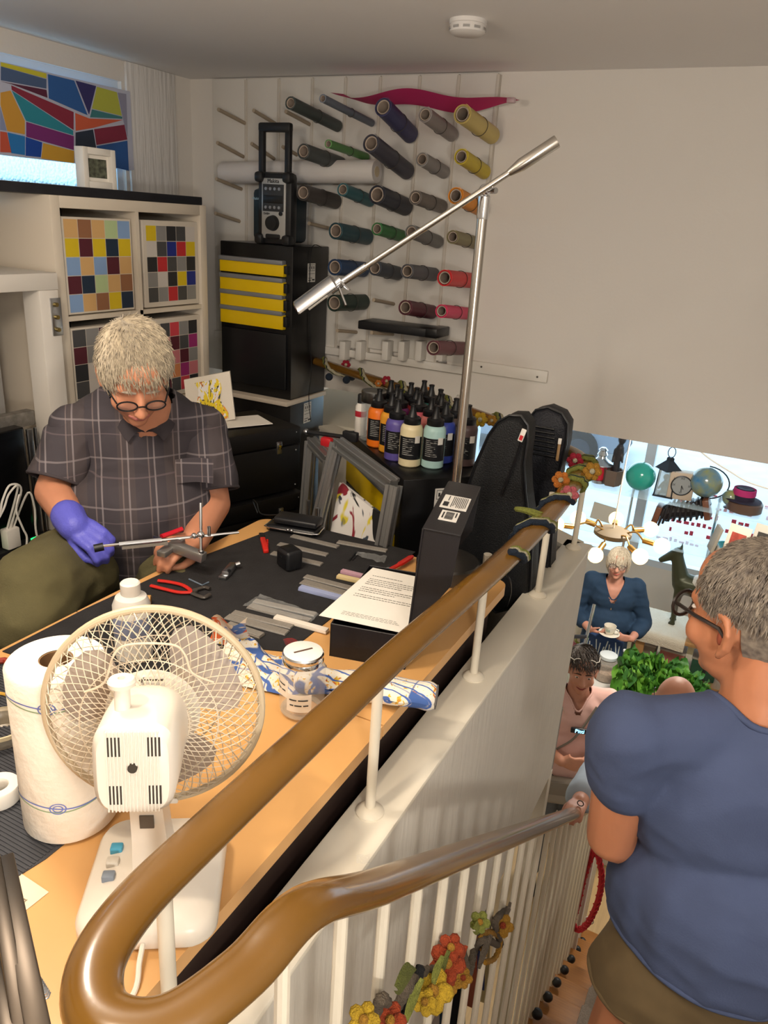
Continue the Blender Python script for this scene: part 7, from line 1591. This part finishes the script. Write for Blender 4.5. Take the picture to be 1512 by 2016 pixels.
# horse statue
hb_ = PY(1335, 1190, 6.3); hz = BZ2+.002; hs_ = thing('horse_statue', (hb_.x+.12, 6.45, hz), 'dark bronze horse statue standing by the window', 'statue'); m = MB(); o = V((hb_.x+.02, 6.42, hz)); k = .92
def hp_(x, y, z): return o+V((x, y, z))*k
m.cap(hp_(-.02, 0, .42), hp_(.24, 0, .40), .095, .09); m.chain([hp_(-.05, 0, .45), hp_(-.10, 0, .60), hp_(-.13, 0, .70)], [.075, .055, .045]); m.chain([hp_(-.12, 0, .71), hp_(-.20, 0, .64), hp_(-.25, 0, .60)], [.045, .035, .026])
for s in (-1, 1):
    m.cap(hp_(-.10, s*.02, .74), hp_(-.105, s*.03, .80), .014, .006); m.chain([hp_(-.04, s*.05, .38), hp_(-.05, s*.05, .20), hp_(-.04, s*.05, .03)], [.045, .026, .02]); m.cap(hp_(-.04, s*.05, .02), hp_(-.06, s*.05, .015), .024, .02)
    m.chain([hp_(.25, s*.05, .38), hp_(.22, s*.05, .25), hp_(.28, s*.05, .15), hp_(.26, s*.05, .03)], [.06, .04, .024, .02]); m.cap(hp_(.26, s*.05, .02), hp_(.235, s*.05, .015), .024, .02)
m.chain([hp_(.32, 0, .45), hp_(.37, 0, .36), hp_(.37, 0, .22)], [.02, .028, .012])
part('body', remesh(m, .010, 4), M('bronze_olive', '#3d3f2c', .4, .3), hs_, smooth=180); part('saddle', MB().ball(hp_(.11, 0, .47), (.09*k, .10*k, .055*k), 14), M('saddle_pale', '#c9c3bb', .5), hs_)
# postcard rack
rk = thing('postcard_rack', (.12, 5.9, FL), 'wire rack full of greeting cards beside the man in blue', 'rack'); rn = random.Random(12)
ry = 5.75; part('post', MB().cyl((PY(1440, 1100, ry).x, ry, FL), (PY(1440, 1100, ry).x, ry, PY(1440, 1030, ry).z), .014, n=10), darksteel, rk)
cc_ = [('#d9d4c4', '#b04a3c'), ('#8fae5a', '#dcd6c8'), ('#c9c2b6', '#3a3632'), ('#dfe0d8', '#c46a4a'), ('#7fa65a', '#e0d9cc'), ('#b8b0a6', '#5a4a40')]
for j in range(6):
    for i in range(3):
        p = PY(1452+i*52-j*5, 1062+j*44, ry-.10+.02*i); a_, b_ = cc_[(j+i*2) % 6]; cdp = part('card', MB().box(p, (.15, .006, .20), (-.18, .05, -.25+.1*i), .001), M('card_'+a_[1:], a_, .5), rk); part('card_picture', MB().box(p+V((0, -.006, -.01)), (.10, .004, .11), (-.18, .05, -.25+.1*i)), M('cardp_'+b_[1:], b_, .5, var=(30, .6)), cdp)
        part('wire_pocket', MB().tube([p+V((-.08, -.02, -.04)), p+V((-.08, -.03, -.10)), p+V((.08, -.03, -.10)), p+V((.08, -.02, -.04))], .003, 5), steel, rk)
for j in range(6):
    p = PY(1408-j*6, 1060+j*36, ry-.02); cdp = part('card', MB().box(p, (.02, .12, .19), (0, .2, .3), .001), M('card_side', '#8f887c', .6), rk)
# table with planter, jar and bottle
TZ2 = -1.56; st2 = thing('sales_table', (-.3, 5.0, FL), 'white sales table under the salad planter', 'table'); wt = M('table_white', '#d6d4d0', .4)
part('top', MB().b2((-.80, 4.50, TZ2-.03), (.62, 5.26, TZ2), .004), wt, st2); part('apron', MB().b2((-.78, 4.54, TZ2-.12), (.60, 4.56, TZ2-.03)), wt, st2)
for x in (-.75, .56):
    for y in (4.58, 5.2): part('leg', MB().b2((x-.025, y-.025, FL), (x+.025, y+.025, TZ2-.03)), wt, st2)
pc_ = [PZ(x, y, TZ2) for x, y in ((1196, 1392), (1268, 1414), (1384, 1372), (1215, 1300))]
pl_t = thing('salad_planter', (-.25, 5.06, TZ2), 'black planter tray overflowing with green lettuce', 'planter')
px0, px1, py0, py1 = -.53, .07, 4.66, 5.20
tr_ = M('tray_black', '#17191c', .5)
part('base', MB().b2((px0, py0, TZ2), (px1, py1, TZ2+.01)), tr_, pl_t); part('soil', MB().b2((px0+.01, py0+.01, TZ2+.01), (px1-.01, py1-.01, TZ2+.09)), M('soil', '#2c211a', .95, bump=(80, .8)), pl_t)
for lo, hi in (((px0, py0), (px1, py0+.012)), ((px0, py1-.012), (px1, py1)), ((px0, py0), (px0+.012, py1)), ((px1-.012, py0), (px1, py1))): part('side', MB().b2((*lo, TZ2), (*hi, TZ2+.11)), tr_, pl_t)
rn = random.Random(2); lms = []
for i, c in enumerate(('#4f8a2c', '#6fa63c', '#3c7430')):
    lm = M('lettuce_%d' % i, c, .5, var=(14, .7)); m = MB().grid(lambda u, v: V(((v-.5)*.10*math.sin(math.pi*min(.96, u*.85+.12))**.7, .14*u*math.cos(u*1.0), .10*math.sin(u*1.5)+.012*math.sin(v*9+u*14)*u+.02*abs(v-.5)*2)), 8, 6)
    lms.append(m.mesh('leaf', lm, (0, 0, 0), 80, False))
for i in range(170):
    x, y = rn.uniform(px0+.04, px1-.04), rn.uniform(py0+.03, py1-.03)
    o = bpy.data.objects.new('leaf', lms[i % 3]); COL.objects.link(o); o.parent = pl_t; s_ = rn.uniform(.75, 1.25); o.scale = (s_, s_, s_)
    o.location = V((x, y, TZ2+.09+rn.uniform(0, .07)))-pl_t.location; o.rotation_euler = (rn.uniform(-.3, .6), rn.uniform(-.2, .2), rn.uniform(0, 6.283))
p = PZ(1190, 1335, TZ2); t = thing('storage_jar', p, 'big glass storage jar with white rimmed lid on the sales table', 'jar')
part('glass', MB().lathe([(.07, .002), (.082, .01), (.082, .14), (.06, .17), (.06, .18)], 28, p, cap=False), M('jar_clear', '#e3ddd4', .05, alpha=.30), t); part('lid', MB().lathe([(.064, .178), (.064, .20), (.055, .205), (.001, .203)], 28, p), M('lid_pale', '#d5dde2', .35), t); part('contents', MB().lathe([(.072, .006), (.076, .012), (.076, .07), (.001, .075)], 24, p), M('shells', '#c4a58c', .8, var=(60, .6)), t)
p = PZ(1220, 1336, TZ2); t = thing('soda_bottle', p, 'green glass soda bottle with orange label beside the planter', 'bottle')
part('glass', MB().lathe([(.03, 0), (.034, .006), (.034, .12), (.028, .15), (.014, .20), (.013, .235)], 20, p), M('bottle_green', '#1f5a2c', .1), t); part('cap', MB().lathe([(.015, .232), (.015, .245), (.001, .247)], 16, p), M('cap_white', '#d9dcdc', .4), t)
for z0, z1 in ((.02, .05), (.09, .125)): part('label', MB().lathe([(.0345, z0), (.035, z0+.002), (.035, z1-.002), (.0345, z1)], 20, p, cap=False), M('label_orange', '#d8541c', .5), t)
# display case below the planter and dark rack
dc = thing('display_case', (-.55, 4.35, FL), 'clear plastic display case on a white plinth in front of the sales table', 'case')
part('plinth', MB().b2((-.78, 4.12, FL), (-.20, 4.44, -1.92)), wt, dc); part('cover', MB().b2((-.76, 4.14, -1.92), (-.22, 4.42, -1.66), .004), M('case_acrylic', '#a9bfd6', .08, alpha=.35), dc); part('lid', MB().b2((-.78, 4.12, -1.66), (-.20, 4.44, -1.64), .003), wt, dc)
# left of the teacup woman: red chair, floral bag, metal crutch
p = PZ(1152, 1268, FL+.46); rc = thing('red_chair', V((p.x, p.y, FL)), 'red chair half hidden behind the parapet', 'chair'); rdc = M('chair_red', '#a83a34', .6)
part('seat', MB().b2((p.x-.2, p.y-.2, FL+.43), (p.x+.2, p.y+.2, FL+.47), .015), rdc, rc); part('backrest', MB().b2((p.x-.2, p.y+.17, FL+.50), (p.x+.2, p.y+.21, FL+.95), .02), rdc, rc)
for sx in (-1, 1):
    for sy in (-1, 1): part('leg', MB().cyl((p.x+sx*.17, p.y+sy*.17, FL), (p.x+sx*.17, p.y+sy*.17, FL+.43), .014, n=8), steel, rc)
m = MB(); q = V((p.x+.05, p.y-.02, FL+.472)); m.ball(q+V((0, 0, .15)), (.16, .10, .15), 16); m.box(q+V((0, 0, .08)), (.28, .16, .15), None, .03)
fb_ = thing('floral_bag', q, 'floral fabric bag standing on the red chair', 'bag'); part('bag_body', remesh(m, .012, 4), splash_mat('bag_floral', [('#c8662c', 7, .55, (1, 1, 1)), ('#8a9a3c', 8, .55, (1, 1, 1)), ('#a83040', 9, .6, (1, 1, 1))], 1, lin('#d5cdb8')), fb_, smooth=180); part('bag_handle', MB().tube([q+V((-.07, 0, .27)), q+V((-.06, 0, .36)), q+V((.06, 0, .36)), q+V((.07, 0, .27))], .008, 6), kraft, fb_)
a_ = PY(1170, 1190, 4.95); b_ = PY(1150, 1275, 4.75); cr_ = thing('crutch', V((b_.x, b_.y, FL)), 'chrome crutch leaning left of the teacup woman', 'crutch'); e_ = V((b_.x+(b_.x-a_.x)*1.2, b_.y, FL+.01)); part('tube', MB().tube([a_, b_, e_], .011, 8), chrome, cr_); part('grip', MB().tube([b_.lerp(a_, .25), b_.lerp(a_, .25)+V((-.11, -.03, -.02))], .014, 8), darksteel, cr_); part('tip', MB().cyl(e_, e_+V((0, 0, .03)), .016, n=10), black_pl, cr_)
# hanging cable in front of the window
solo('hanging_cable', MB().tube(catmull([PY(1375, 885, 6.2), PY(1400, 905, 6.2), PY(1440, 930, 6.15), PY(1480, 952, 6.1), PY(1560, 975, 6.0)], 6), .007, 6), cb, 'pale cable sagging across the shop window at right', 'cable')
# parked car in the street
def car(cx, cy, col, label, rz):
    t = thing('parked_car', (cx, cy, FL+.02), label, 'car'); R4 = Matrix.Translation((cx, cy, FL+.02)) @ Matrix.Rotation(rz, 4, 'Z'); pm_ = M('car_'+col[1:], col, .25, coat=.5)
    prof = [(-2.1, .35), (-2.15, .65), (-1.9, .85), (-1.15, .95), (-.6, 1.38), (.7, 1.42), (1.45, 1.0), (2.1, .9), (2.2, .55), (2.1, .32)]
    m = MB(); k = len(prof); vs = []
    for y, ins in ((-.85, .0), (-.88, .02), (.88, .02), (.85, .0)): vs += [R4 @ V((x, y*(1 if z < .96 else .82), z)) for x, z in prof]
    m.add(vs, [(i*k+j, i*k+(j+1) % k, (i+1)*k+(j+1) % k, (i+1)*k+j) for i in range(3) for j in range(k)]+[tuple(range(k)), tuple(3*k+j for j in range(k))]); part('body', m, pm_, t, smooth=25)
    for s in (-1, 1):
        m = MB().add([R4 @ V(p) for p in ((-1.0, s*.80, .98), (-.5, s*.74, 1.32), (.62, s*.74, 1.36), (1.2, s*.80, 1.0))], [(0, 1, 2, 3)]); part('window', m, M('car_glass', '#20282e', .05), t, smooth=0)
        for x in (-1.3, 1.35): w_ = part('wheel', MB().cyl(R4 @ V((x, s*.72, .32)), R4 @ V((x, s*.90, .32)), .32, n=24), M('tyre', '#141416', .8), t); part('hubcap', MB().cyl(R4 @ V((x, s*.90, .32)), R4 @ V((x, s*.91, .32)), .19, n=20), darksteel, w_)
car(-4.1, 13.5, '#5a6472', 'grey car parked in the street behind the lanterns', .12); car(2.6, 11.0, '#2a2030', 'dark plum car parked in the street at the right', -.1)
# under the loft, seen between the balusters
gr = thing('garment_rail', (-.66, 1.8, FL), 'chrome clothes rail under the loft', 'clothes rail')
part('bar', MB().cyl((-.66, 1.35, -.52), (-.66, 2.20, -.52), .012, n=10), chrome, gr)
for y in (1.35, 2.20): part('upright', MB().cyl((-.66, y, FL), (-.66, y, -.52), .012, n=10), chrome, gr)
GC = [('#17181c', 'black'), ('#2c5a46', 'green'), ('#8a2a34', 'dark red'), ('#d5d0c6', 'white'), ('#27405a', 'navy'), ('#1c1c20', 'charcoal'), ('#5f8f7c', 'sage'), ('#c46a52', 'coral'), ('#3a4a7c', 'blue'), ('#c9b98a', 'sand')]
for i, (c, n) in enumerate(GC):
    y = 1.40+.082*i; h_ = .62+.12*math.sin(i*2.3); w_ = .40; p = V((-.66, y, -.58))
    t = thing('hanging_garment', p, n+' garment hanging on the rail under the loft behind the balusters', 'garment', 'garments on the rail under the loft')
    def sh(u, v, sg, i=i): return p+V(((v-.5)*w_*(.75+.25*u), sg*(.020+.012*math.sin(v*11+i)*u)*math.sin(math.pi*min(.98, max(.02, v))), -.02-h_*u-.07*abs(v-.5)*2*(1-u)))
    m = MB().grid(lambda u, v: sh(u, v, -1), 8, 14); m.grid(lambda u, v: sh(u, v, 1), 8, 14)
    part('cloth', m, M('garment_'+n.replace(' ', '_'), c, .85), t, smooth=80); part('hanger', MB().tube([p+V((-.16, 0, -.05)), p+V((0, 0, -.012)), p+V((.16, 0, -.05))], .005, 6).tube([p+V((0, 0, -.012)), p+V((0, .005, .045)), p+V((.018, .0, .072)), p+V((-.012, 0, .075))], .003, 5), steel, t)
# white end panel of the stair and the red spiral cord
ep = PY(1128, 1700, 2.95); struct('trim_8', MB().b2((SX-.10, 3.02, srail(3.02)-1.0), (SX+.02, 3.06, srail(3.02)-.10), .004), wsh, 'white end panel at the foot of the stair railing')
c0_ = [PY(x, y, 2.92) for x, y in ((1172, 1668), (1152, 1720), (1138, 1780), (1128, 1815), (1140, 1830), (1160, 1812), (1178, 1770), (1184, 1720), (1172, 1668))]
cl = catmull(c0_, 30); cen_ = []
for i, p in enumerate(cl): cen_.append(p+V((math.cos(i*1.15)*.007, math.sin(i*1.15)*.004, math.sin(i*1.15)*.006)))
rcd = thing('red_spiral_cord', c0_[0], 'red twisted cord hanging in a loop by the stair rail', 'cord'); part('core', MB().tube(cl, .013, 8), M('cord_red', '#a81c26', .5), rcd); part('twist', MB().tube(cen_, .0105, 6), M('cord_red2', '#bd2430', .5), rcd); part('tie', MB().tube([c0_[5]+V((math.cos(k*.628)*.02, 0, math.sin(k*.628)*.02)) for k in range(10)], .003, 5, closed=True), whitep, rcd)
